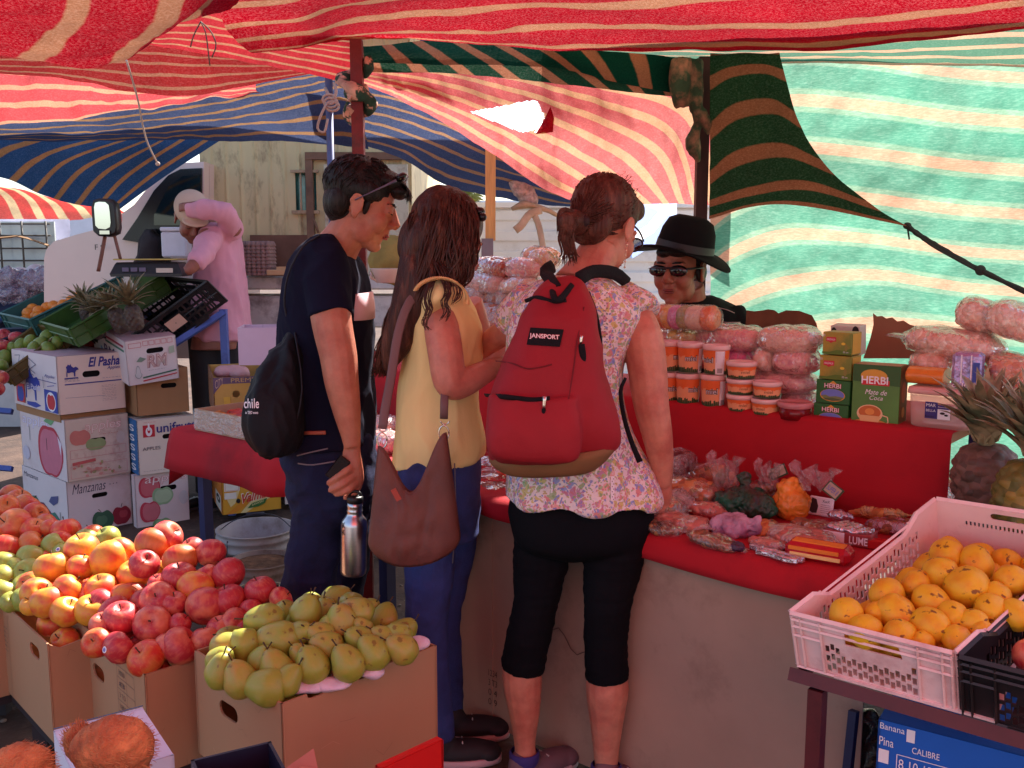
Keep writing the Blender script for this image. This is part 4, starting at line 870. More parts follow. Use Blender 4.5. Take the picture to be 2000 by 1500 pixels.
B(1925,2040,592,660,.68,'fat bag of puffed corn at the top right of the pile',m_puff,dep=.07,ry=.3,lump=.007,ls=45)
B(1778,1866,684,742,.66,'bag of puffed corn standing between the mate carton and the foil pack',m_puff,dep=.06,lump=.006,ls=45)
B(1925,2050,694,760,.62,'bag of orange tinted puffs behind the pineapple leaves',m_puff2,dep=.07,ry=.2,lump=.007,ls=45)
B(1960,2080,752,830,.56,'lowest bag of orange puffs at the right edge',m_puff2,dep=.07,ry=.2,lump=.007,ls=45)
B(1866,1950,776,840,.66,'bag of puffs at the shelf level behind the plastic box',m_puff,dep=.06,lump=.006,ls=45)
p=cv(1768,846,.535);p2=cv(1892,848,.535);s=pxm(p);w_=(p2-p).length;t=thing('plastic_box','clear plastic box with a blue and white sticker at the right end of the shelf','box',p)
p.z=UZ+.002;h=78*s;ux=D_;uy=N_B;uz=V((0,0,1));m_pb=mat("clear_box_plastic",srgb(226,176,166),.2,alpha=.55,var=.05)
mb=MB()
def rrect(c,hx,hy,r,z,n=5):return[c+ux*(sx*(hx-r)+r*cos(a))+uy*(sy*(hy-r)+r*sin(a))+uz*z for(sx,sy,a0)in((1,1,0),(-1,1,pi/2),(-1,-1,pi),(1,-1,1.5*pi))for a in[a0+pi/2*i/n for i in range(n+1)]]
cc=p+ux*w_/2+uy*.075
mb.loft([rrect(cc,w_/2*.88,.066,.02,0),rrect(cc,w_/2*.93,.07,.02,.006),rrect(cc,w_/2*.98,.074,.02,h*.8),rrect(cc,w_/2*.96,.072,.02,h*.8)],cap=False);mb.build('tub',m_pb,t)
mb=MB();mb.loft([rrect(cc,w_/2*.97,.073,.02,h*.82),rrect(cc,w_/2*1.04,.08,.02,h*.83),rrect(cc,w_/2*1.04,.08,.02,h*.9),rrect(cc,w_/2*1.02,.078,.02,h*.98),rrect(cc,w_/2*.95,.07,.02,h)]);mb.build('lid',mat("frosted_lid",srgb(226,168,160),.3,var=.05,alpha=.85),t)
d=Dec(p+uy*-.001+uz*.0,ux,uz,w_,h,lift=.0015);d.rect(ink(60,46,120),.3,.25,.5,.66);d.rect(m_wht,.5,.25,.7,.5);d.rect(ink(60,46,120),.5,.5,.7,.6);d.text(m_wht,"MAR",.32,.54,.15,.08);d.text(m_wht,"BELLA",.32,.42,.15,.06);d.text(m_blk,"Ruedas",.31,.28,.14,.05);d.oval(m_blk,.58,.4,.04,.03);d.oval(m_blk,.64,.36,.03,.025);d.text(m_wht,"Repuesto",.51,.53,.15,.04);d.build(t,'sticker')
mb=MB();mb.box(cc+uz*.012+ux*.01,(w_*.33,.05,.004),CR);mb.use(ink(220,170,60));mb.box(cc+uz*.02-uy*.01,(w_*.2,.03,.003),CR);mb.mats.insert(0,m_wht)if m_wht not in mb.mats else None;mb.build('papers',[m_wht],t)
mb=MB();z=UZ+h*1.0+.004;c=cv(1815,742,.585);c.z=z+.024;
mb.loft([[c+D_*x+N_B*(.04*cos(a))+uz*(.024*sin(a)*(1 if sin(a)>0 else .98))for a in[2*pi*j/16 for j in range(16)]]for x in(-.05,-.046,0,.04,.044)])
tag(mb.build('noodle_packet',mat("orange_packet",srgb(222,130,50),.25,var=.15,vs=20,bump=.4,bs=30)),'orange packet lying on the clear plastic box','packet')
mb=MB();c=cv(1890,735,.58);c.z=z+.047;R_=CR@Matrix.Rotation(.1,3,'Z');mb.box(c,(.035,.03,.046),R_,bev=.008);o=mb.build('foil_pack',mat("blue_foil",srgb(140,146,206),.25,metal=.5,var=.35,vs=22,bump=.9,bs=26,col2=srgb(176,150,190),c2s=9));tag(o,'wrinkled blue and silver foil pack standing on the clear plastic box','packet')
d=Dec(c+R_@V((-.035,-.03,-.046)),R_@V((1,0,0)),uz,.07,.092,lift=.001);d.text(m_wht,"coltell",.05,.03,.8,.13,off=.01);d.rect(ink(60,80,160),.72,.2,.95,.75);d.line(m_wht,[(.35,.15),(.33,.95)],.003);d.line(m_wht,[(.68,.15),(.66,.95)],.003);d.build(o,'printing')
# ---------- bags piled left of the red backpack
BL=[(905,1012,590,640,.56,m_tan,'lowest crinkled bag of brown pasta left of the backpack',.07),(908,962,556,606,.6,m_tan,'bag of brown pasta in the third row at the left of the pile',.06),(950,1010,562,606,.62,m_tan,'shiny bag of brown pasta in the third row beside the floral sleeve',.06),(912,992,530,574,.6,pops("grey_pink",[srgb(196,150,140),srgb(210,170,158)],80),'crinkled greyish bag in the second row of the pile',.06),(978,1050,540,574,.62,m_palep,'pale pink bag tucked behind the floral shoulder',.06),(936,1002,502,546,.62,m_rust,'russet coloured bag at the top left of the pile',.06),(994,1060,503,545,.64,m_pinkp,'smooth pink bag at the top of the pile',.06),(1026,1090,484,524,.68,pops("peach_mix",[srgb(228,160,140),srgb(220,180,120),srgb(232,190,180)],90),'peach and yellow bag crowning the pile beside the ponytail',.06),(900,1020,636,700,.56,m_tan,'bag of brown pasta at shelf level behind the crossed forearms',.07),(730,770,524,552,1.0,m_palep,'small pale bag seen behind the long wavy hair',.05),(1000,1100,590,680,.62,m_palep,'big pale bag behind the floral blouse',.07),(900,1000,690,740,.58,m_tan,'bottom bag of pasta on the shelf behind the yellow top',.06),(1000,1100,680,740,.62,m_palep,'bottom pale bag on the shelf behind the backpack',.07)]
for u0,u1,v0,v1,off,m,lab,dp in BL:B(u0,u1,v0,v1,off,lab,m,dep=dp,group='bags of pasta and puffs left of the red backpack',fm=m_film2 if m is m_tan else None,lump=.006,ls=50,ry=random.uniform(-.1,.1))
m_rbag=pops("red_packets",[srgb(196,24,30),srgb(214,60,40),srgb(150,16,24),srgb(226,110,50)],26,rough=.3,bump=.3)
for u0,u1,v0,v1,off,m,lab in[(726,772,812,846,.3,m_pinkp,'pink bag on the lower table behind the shoulder strap ring'),(722,790,842,884,.2,m_pinkp,'rosy bag on the lower table between the young man and the brown bag'),(945,1000,890,925,.3,m_rbag,'shiny red packet in the gap left of the backpack'),(940,992,918,950,.16,m_rbag,'red packet near the table edge left of the black trousers'),(938,996,945,972,.06,pops("dark_red_mix",[srgb(60,20,20),srgb(160,60,30),srgb(110,20,26)],40),'dark packet with orange lines lying on the table edge'),(1300,1350,880,925,.34,pops("maroon_mix",[srgb(96,30,36),srgb(120,50,50)],60),'dark maroon bag behind the bare forearm on the lower table')]:
 B(u0,u1,v0,v1,off,lab,m,dep=.06,group='packets on the lower level of the stall table',fm=m_film2 if 'maroon' in lab or 'pink' in lab else m_film)
 # ---------- clutter on the lower level at right
def cz(u,v,z=TZ):return PZ(u,v,z)
def heap(c,r,name,lab,m,amp=.012,sc=30,cat='bag',rz=0,vox=.004,extra=None,group=None,m2=None):
 R=CR@Matrix.Rotation(rz,3,'Z');mb=MB();sd=V((c.x*50,c.y*31,0))
 mb.ell(c,r,R,28,18)
 if extra:extra(mb,c,R)
 def dp(p,n):
  q_=p*sc+sd;a=noise.noise(q_);b=abs(noise.noise(q_*2+V((9,0,0))));return amp*(a*.7-b*.9+.2)
 o=fuse(mb,name,m,None,vox,1,dp);
 for v_ in o.data.vertices:
  if v_.co.z<TZ+.003 and c.z<.95:v_.co.z=TZ+.003
 return tag(o,lab,cat,group)
gl='goods lying on the lower level of the stall table'
def knot(mb,c,R):mb.tube(curve([c+R@V((0,0,.03)),c+R@V((.003,0,.062)),c+R@V((-.012,0,.085))],6),[.022,.01,.011,.008,.012,.016,.014],10);mb.ell(c+R@V((.0,0,.066)),(.014,.011,.009))
m_gbag=mat("green_plastic_bag",srgb(16,84,60),.18,var=.55,vs=22,bump=.8,bs=45,col2=srgb(60,40,34),c2s=11)
c=cz(1455,1010)+V((0,0,.035));heap(c,(.088,.06,.048),'plastic_bag','knotted dark green plastic bag in the middle of the table goods',m_gbag,.014,34,extra=knot,group=gl)
c=cz(1545,1015)+V((0,0,.045))
def knot2(mb,c,R):mb.ell(c+R@V((-.008,0,.042)),(.034,.03,.024));mb.ell(c+R@V((.0,-.006,.062)),(.02,.018,.014))
heap(c,(.05,.045,.048),'plastic_bag','knotted orange plastic bag right of the green one',mat("orange_plastic_bag",srgb(226,134,50),.25,var=.35,vs=14,bump=.6,bs=40,col2=srgb(110,60,40),c2s=8,c2lo=.55,c2hi=.65),.010,34,extra=knot2,group=gl)
m_lil=mat("lilac_film_bag",srgb(196,146,168),.22,var=.35,vs=16,bump=.9,bs=40,col2=srgb(150,90,120),c2s=9)
c=cz(1430,1045)+V((0,0,.022));
def tuft(mb,c,R):mb.ell(c+R@V((.062,0,.012)),(.02,.018,.022));mb.ell(c+R@V((.07,.0,.03)),(.01,.01,.014))
heap(c,(.058,.045,.034),'plastic_bag','crumpled lilac plastic bag in front of the green one',m_lil,.012,34,extra=tuft,group=gl)
m_rose=mat("rosy_film",srgb(206,120,110),.25,var=.35,vs=12,bump=.9,bs=36,col2=srgb(170,80,60),c2s=8)
m_brn=pops("brown_mix",[srgb(120,66,46),srgb(160,90,56),srgb(90,50,40),srgb(180,120,70)],70,bump=.7);m_orb=pops("orange_bits",[srgb(196,104,50),srgb(214,140,70),srgb(170,80,40)],60,bump=.7);m_ros=pops("rosy_bits",[srgb(190,100,90),srgb(206,130,110),srgb(160,80,70)],60,bump=.6)
f_ros=film("rosy_clear",(.8,.5,.48),.38,.12,1,30);f_lil=film("lilac_clear",(.72,.48,.58),.6,.12,1,28);f_yel=film("yellow_clear",(.85,.5,.16),.6,.14,1,28)
MIX=dict(rosy_film=m_ros,lilac_film_bag=m_brn,brown_mix_film=m_brn,yellow_film=m_orb,grey_film=m_brn);FMX=dict(rosy_film=f_ros,lilac_film_bag=f_lil,yellow_film=f_yel,grey_film=f_lil)
m_chips=pops("dried_chips",[srgb(196,104,60),srgb(210,140,86),srgb(150,70,44),srgb(120,110,50)],48,bump=.7)
for(u,v_,rx,ry,rz_,m,lab,rot)in[(1350,985,.075,.06,.04,m_chips,'open bag of dried orange chips behind the wrist',.2),(1295,1010,.05,.045,.03,m_chips,'bag of dried fruit next to the wrist',.1),(1400,958,.08,.055,.05,m_chips,'bag of sliced dried fruit behind the green bag',.2),(1330,1032,.075,.04,.018,m_rose,'flat rosy bag along the table edge',.1),(1395,1066,.06,.03,.014,mat("brown_mix_film",srgb(150,90,66),.3,var=.5,vs=24,bump=.8,bs=40),'flat bag of brown spices along the table edge',.05),(1520,950,.07,.05,.04,m_rose,'rosy bag behind the orange one',0),(1600,955,.09,.06,.05,m_lil,'large crumpled lilac bag in the back row',.1),(1665,955,.08,.06,.05,m_rose,'crumpled rosy bag in the back row near the shelf',0),(1735,965,.08,.055,.055,m_lil,'tall crumpled pink bag at the right of the back row',-.2),(1800,985,.07,.05,.04,m_rose,'rosy bag at the far right beside the white crate',0),(1630,985,.05,.04,.03,pops("brown_bits",[srgb(110,50,40),srgb(150,70,50)],60),'small dark bag beside the white card',0),(1560,1062,.09,.05,.02,m_rose,'flat salmon bag in front of the white card',-.3),(1700,1010,.10,.035,.022,mat("yellow_film",srgb(222,150,62),.3,var=.3,vs=12,bump=.8,bs=36),'long crumpled yellow bag lying behind the foil packs',-.12),(1745,1040,.06,.04,.02,mat("grey_film",srgb(150,112,112),.2,var=.3,bump=.8,bs=40),'greyish bag beside the white crate rim',0),(1300,1040,.045,.03,.014,m_brn,'small flat packet of brown bits at the edge just right of the hand',.3),(1345,950,.05,.04,.03,m_rose,'rosy packet half under the dried orange chips',-.2),(1440,925,.06,.04,.045,m_ros,'rosy packet leaning on the red shelf face behind the green bag',.1),(1490,975,.05,.04,.03,m_brn,'dark brown packet wedged right behind the green bag',.4),(1570,940,.06,.04,.03,m_chips,'packet of orange chips behind the white card',-.3),(1640,925,.07,.04,.04,m_rose,'long rosy packet at the very back, against the red shelf',.1),(1700,930,.06,.05,.045,m_film and m_lil,'pale lilac packet leaning on its neighbours at the back right',.3),(1770,940,.06,.04,.05,m_ros,'upright rosy packet by the end of the shelf face',-.1),(1838,975,.06,.05,.035,m_chips,'packet of orange chips tucked behind the white crate corner',.2),(1480,1045,.045,.035,.018,m_orb,'small packet of orange bits between the lilac bag and the salmon one',.5),(1655,1000,.05,.03,.02,m_brn,'brown packet in front of the tilted label card',-.2),(1500,1070,.04,.025,.012,m_rose,'thin rosy packet just behind the silver bars',0),(1385,1010,.05,.035,.022,m_ros,'rosy packet between the green bag and the table edge',.6),(1770,1005,.05,.035,.025,m_lil,'lilac packet between the yellow bag and the white crate',.2),(1590,1040,.05,.03,.016,m_brn,'flat brown packet in front of the white card',.3)]:
 c=cz(u,v_)+V((0,0,rz_*.9));bag(c,(rx*1.15,ry*1.1,rz_),lab,MIX.get(m.name,m),rz=rot,ry=random.uniform(-.12,.12),fm=FMX.get(m.name,m_film),group=gl,name='plastic_bag',lump=.009,ls=38,tail=1,sq=2.2)
for(u,v_,r_,m,lab)in[(1385,950,(.11,.06,.055),f_ros,'large sheer rosy bag draped over the dried chips behind the green bag'),(1600,940,(.12,.06,.055),f_lil,'large sheer lilac bag spread along the foot of the red shelf'),(1725,955,(.1,.06,.06),f_ros,'large sheer pink bag puffed up behind the yellow bag'),(1310,1000,(.07,.06,.035),f_ros,'sheer pink bag spread under the wrist of the woman')]:
 c=cz(u,v_)+V((0,0,r_[2]*.8));heap(c,r_,'film_bag',lab,m,.026,24,vox=.005,group=gl)
for(u,v_,w_,h,lab,m)in[(1415,905,.07,.07,'sheer pink bag mouth standing up behind the dried fruit',m_film2),(1500,912,.05,.05,'sheer bag mouth with a green card inside',m_film2),(1345,948,.05,.05,'sheer pink bag mouth beside the forearm',m_film2),(1590,915,.09,.04,'sheer bag mouth in the back row',m_film2)]:
 c=cv(u,v_,.36);c.z=max(c.z-.02,TZ+.04);rw=[]
 for i in range(10):
  f=i/9;rw.append([c+D_*(w_*(j/12-.5)*(1+.5*f)+.006*sin(j*2+i))+N_B*(.012*sin(j*1.7+i*.6)*(1+f))+V((0,0,(f-.6)*h*1.4+.012*sin(j*1.3)))for j in range(13)])
 mb=MB();mb.loft(rw,closed=False,cap=False);tag(mb.build('bag_mouth',film('sheer_film',(.86,.6,.6),.2,.2,1,30)),lab,'plastic film',gl)
def flatbox(u,v_,hx,hy,hz,m,name,lab,rz=0,cat='packet',z=TZ,bev=.003,tx=0):
 c=cz(u,v_,z)+V((0,0,hz+.004));R=CR@Matrix.Rotation(rz,3,'Z')@Matrix.Rotation(tx,3,'X');mb=MB();mb.box(c,(hx,hy,hz),R,bev=bev);o=mb.build(name,m);tag(o,lab,cat,gl)
 return o,Dec(c+R@V((-hx,-hy,hz)),R@V((1,0,0)),R@V((0,1,0)),2*hx,2*hy,lift=.001),Dec(c+R@V((-hx,-hy,-hz)),R@V((1,0,0)),R@V((0,0,1)),2*hx,2*hz,lift=.001),c,R
o,d,d2,c,R=flatbox(1603,1010,.034,.003,.026,m_wht,'white_card','white printed card with a small dark picture standing among the bags',tx=-.2,cat='card',z=TZ+.0)
d2.text(m_blk,"XuxX",.55,.72,.3,.14);d2.poly(ink(60,40,40),[(.05,.2),(.18,.1),(.36,.14),(.4,.5),(.3,.85),(.12,.9),(.04,.6)]);d2.scrib(ink(120,80,100),.5,.6,.4,5,.1);d2.k=.003;d2.build(o,'printing')
for(u,v_,lab,rot)in[(1627,958,'dark green edged label card lying tilted on the lilac bag',.5),(1520,922,'pale card with a green edge leaning in the back row',-.6)]:
 c=cv(u,v_,.3 if u>1600 else .38);R=CR@Matrix.Rotation(-.5,3,'X')@Matrix.Rotation(rot,3,'Y');mb=MB();mb.box(c,(.024,.0015,.017),R);o=mb.build('label_card',mat("card_green_edge",srgb(52,70,44),.4));tag(o,lab,'card',gl)
 d=Dec(c+R@V((-.024,-.0015,-.017)),R@V((1,0,0)),R@V((0,0,1)),.048,.034);d.rect(ink(170,150,130),.08,.1,.92,.9)
 if u>1600:d.text(ink(90,90,160),"SUPER 8",.14,.3,.7,.4,off=.01)
 d.build(o,'printing')
m_foil=mat("silver_foil",srgb(214,200,210),.22,metal=.8,var=.3,vs=30,bump=1,bs=34)
o,d,d2,c,R=flatbox(1660,1062,.058,.032,.016,mat("chocolate_box",srgb(150,60,62),.35,var=.35,vs=20),'chocolate_box','box of foil topped chocolates near the white crate',rz=.1)
d2.rect(m_wht,0,.1,.45,.95);d2.text(m_wht,"LUME",.55,.2,.38,.6,off=.02);d2.build(o,'printing')
heap(c+V((0,0,.02)),(.058,.032,.012),'foil_wrap','crinkled silver foil wrapping on top of the chocolate box',m_foil,.008,60,cat='foil',rz=.1,vox=.003,group=gl)
heap(cz(1640,1028)+V((0,0,.03)),(.035,.02,.014),'foil_wrap','small bright foil packet behind the chocolate box',m_foil,.008,60,cat='foil',vox=.003,group=gl)
o,d,d2,c,R=flatbox(1600,1095,.075,.034,.02,mat("red_wafer_pack",srgb(176,26,40),.2,var=.15,vs=18,bump=.4,bs=20),'wafer_packet','red packet of yellow wafers lying on the table edge',rz=.12,bev=.012)
mb=MB()
for k,(z,m)in enumerate(((.003,ink(226,130,40)),(.0,ink(240,206,130)))):
 mb.use(m);mb.box(c+R@V((-.006+.004*k,-.034-.001*k,.008-k*.014)),(.058,.0025,.0045),R,bev=.001)
mb.use(ink(226,130,40));mb.box(c+R@V((0,-.005,.0205)),(.06,.016,.002),R,bev=.001);mb.build('wafers',None,o)
o,d,d2,c,R=flatbox(1745,1078,.06,.012,.012,mat("red_small_pack",srgb(186,30,34),.25,var=.2),'wafer_packet','narrow red packet lying against the white crate',rz=.35)
for i in range(7):
 u=1478+i*13;o,d,d2,c,R=flatbox(u,1078+i*3.6+(i%2)*6,.019,.008,.007,m_foil,'foil_bar','silver wrapped bar in the loose row along the table edge',rz=.2*(i%3)-.2)
heap(cz(1440,1078)+V((0,0,.012)),(.02,.016,.012),'plastic_bag','tiny dark purple bag beside the silver bars',mat("dark_purple_film",srgb(70,40,66),.2,bump=.8),.006,60,group=gl,vox=.003)
tl0=cv(359,812,.04)
P1=cl(-1.62,.03,TZ+.004);R=CR@Matrix.Rotation(.02,3,'Z');t=thing('cardboard_tray','cardboard tray wrapped in clear film at the left end of the long table','tray',P1)
mk=mat("tray_card",srgb(186,150,122),.5,var=.12,vs=7,bump=.4,bs=12);ux,uy=R@V((1,0,0)),R@V((0,1,0));W_,Dp,H_=.66,.4,.085
mb=MB();mb.box(P1+ux*W_/2+uy*Dp/2+V((0,0,.003)),(W_/2,Dp/2,.003),R)
for c,h in(((W_/2,.003),(W_/2,.003)),((W_/2,Dp-.003),(W_/2,.003)),((.003,Dp/2),(.003,Dp/2-.006)),((W_-.003,Dp/2),(.003,Dp/2-.006))):mb.box(P1+ux*c[0]+uy*c[1]+V((0,0,H_/2+.003)),(h[0],h[1],H_/2),R)
mb.build('tray',mk,t)
mb=MB();mb.loft([[P1+ux*(W_*i/40)+uy*(-.004-.003*abs(sin(i*.9+k)))+V((0,0,.006+(H_-.004)*k/5+.003*sin(i)))for i in range(41)]for k in range(6)],closed=False,cap=False);mb.build('film',film("wrap_film",(.95,.9,.92),.22,.08,1,25),t)
for i in range(7):
 for j in range(4):
  c=P1+ux*(.07+i*.087)+uy*(.06+j*.09)+V((0,0,.055+.012*random.random()));Rr=R@Matrix.Rotation(random.uniform(-.5,.5),3,'Z')@Matrix.Rotation(random.uniform(-.25,.25),3,'X')
  mb=MB();mb.box(c,(.045,.034,.014),Rr,bev=.01);o=mb.build('sweet_packet',m_rbag if(i+j)%3 else mat("yellow_red_pack",srgb(214,110,40),.3,var=.4,vs=30));tag(o,'shiny red sweet packet lying in the film wrapped tray','packet','red packets in the tray')
mb=MB();mb.loft([[P1+ux*(.47+.03*i)+uy*(-.012-.01*abs(sin(i+k)))+V((0,0,.03-.012*k))for i in range(6)]for k in range(5)],closed=False,cap=False);tag(mb.build('film_scrap',m_film2),'loose scrap of clear film hanging below the tray','film')
# ================================================================ CARTON STACKS AT LEFT
def ang(a):return V((cos(radians(a)),sin(radians(a)),0))
def solve_len(M,d,u):
 k=(u-1000)/F;
 return(k*(cos(TH)*M.y+sin(TH)*(CZ-M.z))-M.x)/(d.x-k*cos(TH)*d.y)
PILL=lambda cx,cy,rx,ry,n=7:[(cx+rx-ry+ry*cos(a),cy+ry*sin(a))for a in[-pi/2+pi*i/n for i in range(n+1)]]+[(cx-rx+ry+ry*cos(a),cy+ry*sin(a))for a in[pi/2+pi*i/n for i in range(n+1)]]
m_in=mat("carton_inside",srgb(150,112,86),.9,var=.1)
def box2(mu,mv,Y,a,uR,uL,vb,m,name,lab,group=None,top=True,holeR=None,holeL=None,mL=None,roll=0,hgt=None,notchR=None,notchL=None,th=.005,mtop=None,cat='carton',tilt=None,cap=.6):
 M=PY(mu,mv,Y);eR=ang(a);eL=ang(a+90);lR=solve_len(M,eR,uR);lL=min(cap,solve_len(M,eL,uL));h=hgt or M.z-PY(mu,vb,Y).z
 t=thing(name,lab,cat,M-V((0,0,h)),group)
 RM=Matrix.Identity(3)
 if tilt:RM=tilt
 ex,ey,ez=RM@eR,RM@eL,RM@V((0,0,1));O=M-ez*h
 def wall(o,ux,w_,holes,notch,mm):
  mb=MB();mb.use(mm);out=[(0,0),(w_,0),(w_,h)]
  if notch:out+=[(x*w_,y*h)for x,y in notch]
  out+=[(0,h)];mb.panel(out,[PILL(x*w_,y*h,rx,ry)for x,y,rx,ry in(holes or[])],o,ux,ez,th);return mb
 e=.0006
 wall(O,ex,lR,holeR,notchR,m).build('front_wall',None,t)
 wall(O+ey*lL,-ey,lL,holeL,notchL,mL or m).build('left_wall',None,t)
 wall(O+ex*lR+ey*(lL-e),-ex,lR,None,None,m).build('back_wall',None,t)
 wall(O+ex*(lR-e),ey,lL-e,None,None,m).build('right_wall',None,t)
 mb=MB();mb.panel([(th,th),(lR-th,th),(lR-th,lL-th),(th,lL-th)],[],O+ez*(.008),ex,ey,.004);mb.build('bottom',m_in,t)
 if top:
  mb=MB();g=9;nx=lambda i:th*.2+(lR-th*.4)*i/g;ny=lambda j:th*.2+(lL-th*.4)*j/g
  P=[O+ex*nx(i)+ey*ny(j)+ez*(h+.001+(.004*noise.noise(V((i*.5+mu,j*.5,0)))if 0<i<g and 0<j<g else 0))for j in range(g+1)for i in range(g+1)]
  mb.add(P,[(j*(g+1)+i,j*(g+1)+i+1,(j+1)*(g+1)+i+1,(j+1)*(g+1)+i)for j in range(g)for i in range(g)]);mb.build('lid',mtop or m,t)
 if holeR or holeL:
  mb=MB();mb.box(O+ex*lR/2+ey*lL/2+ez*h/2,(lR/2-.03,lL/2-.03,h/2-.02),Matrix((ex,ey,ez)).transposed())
  if top:mb.build('hole_shade',mat("dark_inside",(.012,.009,.01),.95),t)  # near-black block inside stands for the shade behind the grip holes
 return dict(t=t,O=O,ex=ex,ey=ey,ez=ez,lR=lR,lL=lL,h=h,R=Dec(O,ex,ez,lR,h),L=Dec(O+ey*lL,-ey,ez,lL,h),T=Dec(O+ez*(h+.006),ex,ey,lR,lL))
def fin(b,nm='printing'):
 for k in 'RLT':b[k].build(b['t'],nm)
CG='fruit cartons stacked at the left'
cw=mat("white_carton",srgb(224,204,204),.75,var=.05,vs=5,bump=.05,bs=10,dirt=srgb(196,160,150),dirts=2.5)
cwd=mat("stained_carton",srgb(218,192,176),.8,var=.12,vs=7,dirt=srgb(176,110,100),dirts=6,bump=.06,bs=12)
ck=mat("kraft_carton",srgb(170,122,84),.85,var=.08,vs=5,bump=.06,bs=12,stretch=(1,1,.25))
cp=mat("pink_lid",srgb(214,164,168),.75,var=.08,vs=5,bump=.06,bs=10)
navy=ink(56,50,130);iblue=ink(44,64,160);ired=ink(196,40,56);igreen=ink(92,130,96);ipink=ink(206,112,122);igry=ink(120,100,110);ibk=ink(36,30,34)
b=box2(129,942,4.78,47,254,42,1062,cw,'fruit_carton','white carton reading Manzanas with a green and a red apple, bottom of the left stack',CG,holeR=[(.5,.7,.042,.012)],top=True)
d=b['R'];d.text(ink(52,40,70),"Manzanas",.08,.78,.52,.16,shear=.35,off=-.005);d.text(ink(52,40,70),". . .",.66,.84,.12,.02)
d.poly(ink(196,60,76),[(.06,.12),(.36,.17),(.36,.2),(.06,.16)]);d.poly(ink(70,80,150),[(.06,.08),(.36,.13),(.36,.15),(.06,.11)])
d.poly(ink(150,40,58),applepts(.82,.3,.15,.17));d.poly(ink(62,100,76),applepts(.52,.27,.17,.19));d.line(ibk,[(.5,.42),(.46,.47)],.003);d.line(ibk,[(.82,.44),(.84,.5)],.003);d.poly(ink(86,124,94),applepts(.5,.28,.09,.09));d.poly(ink(176,66,80),applepts(.85,.32,.07,.07))
for i in range(9):d.line(igry,[(.36+i*.07,.02),(.36+i*.07,.13)],.0012);d.k-=.0003
d.frame(igry,.36,.02,.96,.13,.0014)
d=b['L'];d.text(ink(52,40,70),"Manzanas",.04,.84,.34,.08,shear=.35)
d.poly(ink(60,106,90),[(.06,.36),(.16,.52),(.3,.56),(.46,.42),(.5,.05),(.2,.02),(.1,.1)]);d.poly(ink(120,56,84),[(.36,.48),(.48,.5),(.64,.38),(.72,.02),(.5,.02)]);d.poly(ink(70,120,104),[(.58,.34),(.72,.42),(.86,.3),(.9,.02),(.66,.02)]);d.poly(ink(130,60,90),[(.82,.3),(.92,.24),(.99,.02),(.86,.02)])
d.poly(ink(84,84,130),[(.6,.56),(.66,.66),(.82,.72),(.8,.6),(.7,.52)]);d.line(ibk,[(.16,.34),(.16,.56)],.005);d.line(ibk,[(.84,.18),(.84,.46)],.005);fin(b)
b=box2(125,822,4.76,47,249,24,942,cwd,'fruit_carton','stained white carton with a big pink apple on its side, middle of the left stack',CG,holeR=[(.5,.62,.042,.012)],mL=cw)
d=b['R'];d.text(ink(236,200,190),"apples",.3,.74,.58,.2,shear=.15,off=.03);d.text(ink(190,60,70),"apples",.305,.74,.58,.2,shear=.15,off=.012);d.text(ink(238,216,206),"apples",.31,.745,.57,.19,shear=.15,off=-.006)
d.poly(ink(206,120,110),applepts(.22,.7,.16,.14));d.poly(ink(150,160,110),applepts(.46,.56,.16,.11));d.scrib(ired,.52,.71,.3,1);d.oval(ink(206,186,176),.86,.62,.07,.1)
d.frame(ipink,.06,.36,.94,.5,.0016);[d.line(ipink,[(.06+i*.11,.36),(.06+i*.11,.44)],.001)for i in range(8)];d.poly(ink(200,90,90),[(.08,.3),(.44,.33),(.44,.28),(.08,.25)]);d.frame(ipink,.05,.04,.94,.24,.0014)
for i in range(26):d.oval(ink(*random.choice([(206,130,120),(216,150,140),(170,160,110)])),random.uniform(.1,.9),random.uniform(.04,.26),random.uniform(.01,.04),random.uniform(.01,.03),8,random.random());d.k-=.0003
d=b['L'];d.text(ink(176,150,186),"apples",.06,.72,.62,.22,shear=.1,off=.012);d.text(ink(232,220,236),"apples",.065,.725,.61,.21,shear=.1,off=-.006)
d.poly(ink(190,44,66),applepts(.66,.42,.27,.46,dip=.12));d.poly(ink(206,112,132),applepts(.67,.41,.24,.41,dip=.12));d.poly(ink(110,160,110),[(.56,.9),(.66,1.0),(.82,.98),(.72,.86)]);d.poly(ink(232,214,226),[(.84,.72),(.92,.6),(.9,.4),(.88,.5),(.86,.62)]);d.line(ibk,[(.6,.42),(.6,.62)],.005);d.line(ibk,[(.22,.5),(.22,.74)],.004);d.oval(ink(200,190,206),.12,.26,.08,.12);fin(b)
b=box2(118,812,4.78,47,246,20,826,ck,'shallow_carton','thin brown carton base between the two upper cartons of the left stack',CG)
b=box2(109,697,4.74,47,240,9,811,mat("pink_lit_carton",srgb(232,200,186),.7,var=.05,vs=4,bump=.05,bs=10),'fruit_carton','white and blue El Pasha apple carton on top of the left stack',CG,holeR=[(.5,.66,.046,.016)],mL=cw,mtop=cp)  # pink walls carry the red canopy's light in their colour; left wall white
d=b['R'];d.text(navy,"El Pasha",.46,.78,.48,.17,shear=.3,off=.03);d.text(navy,"Apples",.74,.7,.2,.075,shear=.3,off=.01);d.scrib(navy,.66,.57,.28,1);d.rect(navy,.1,.5,.95,.52);d.scrib(navy,.1,.6,.22,3,.02);d.line(navy,[(.1,.28),(.7,.26)],.001)
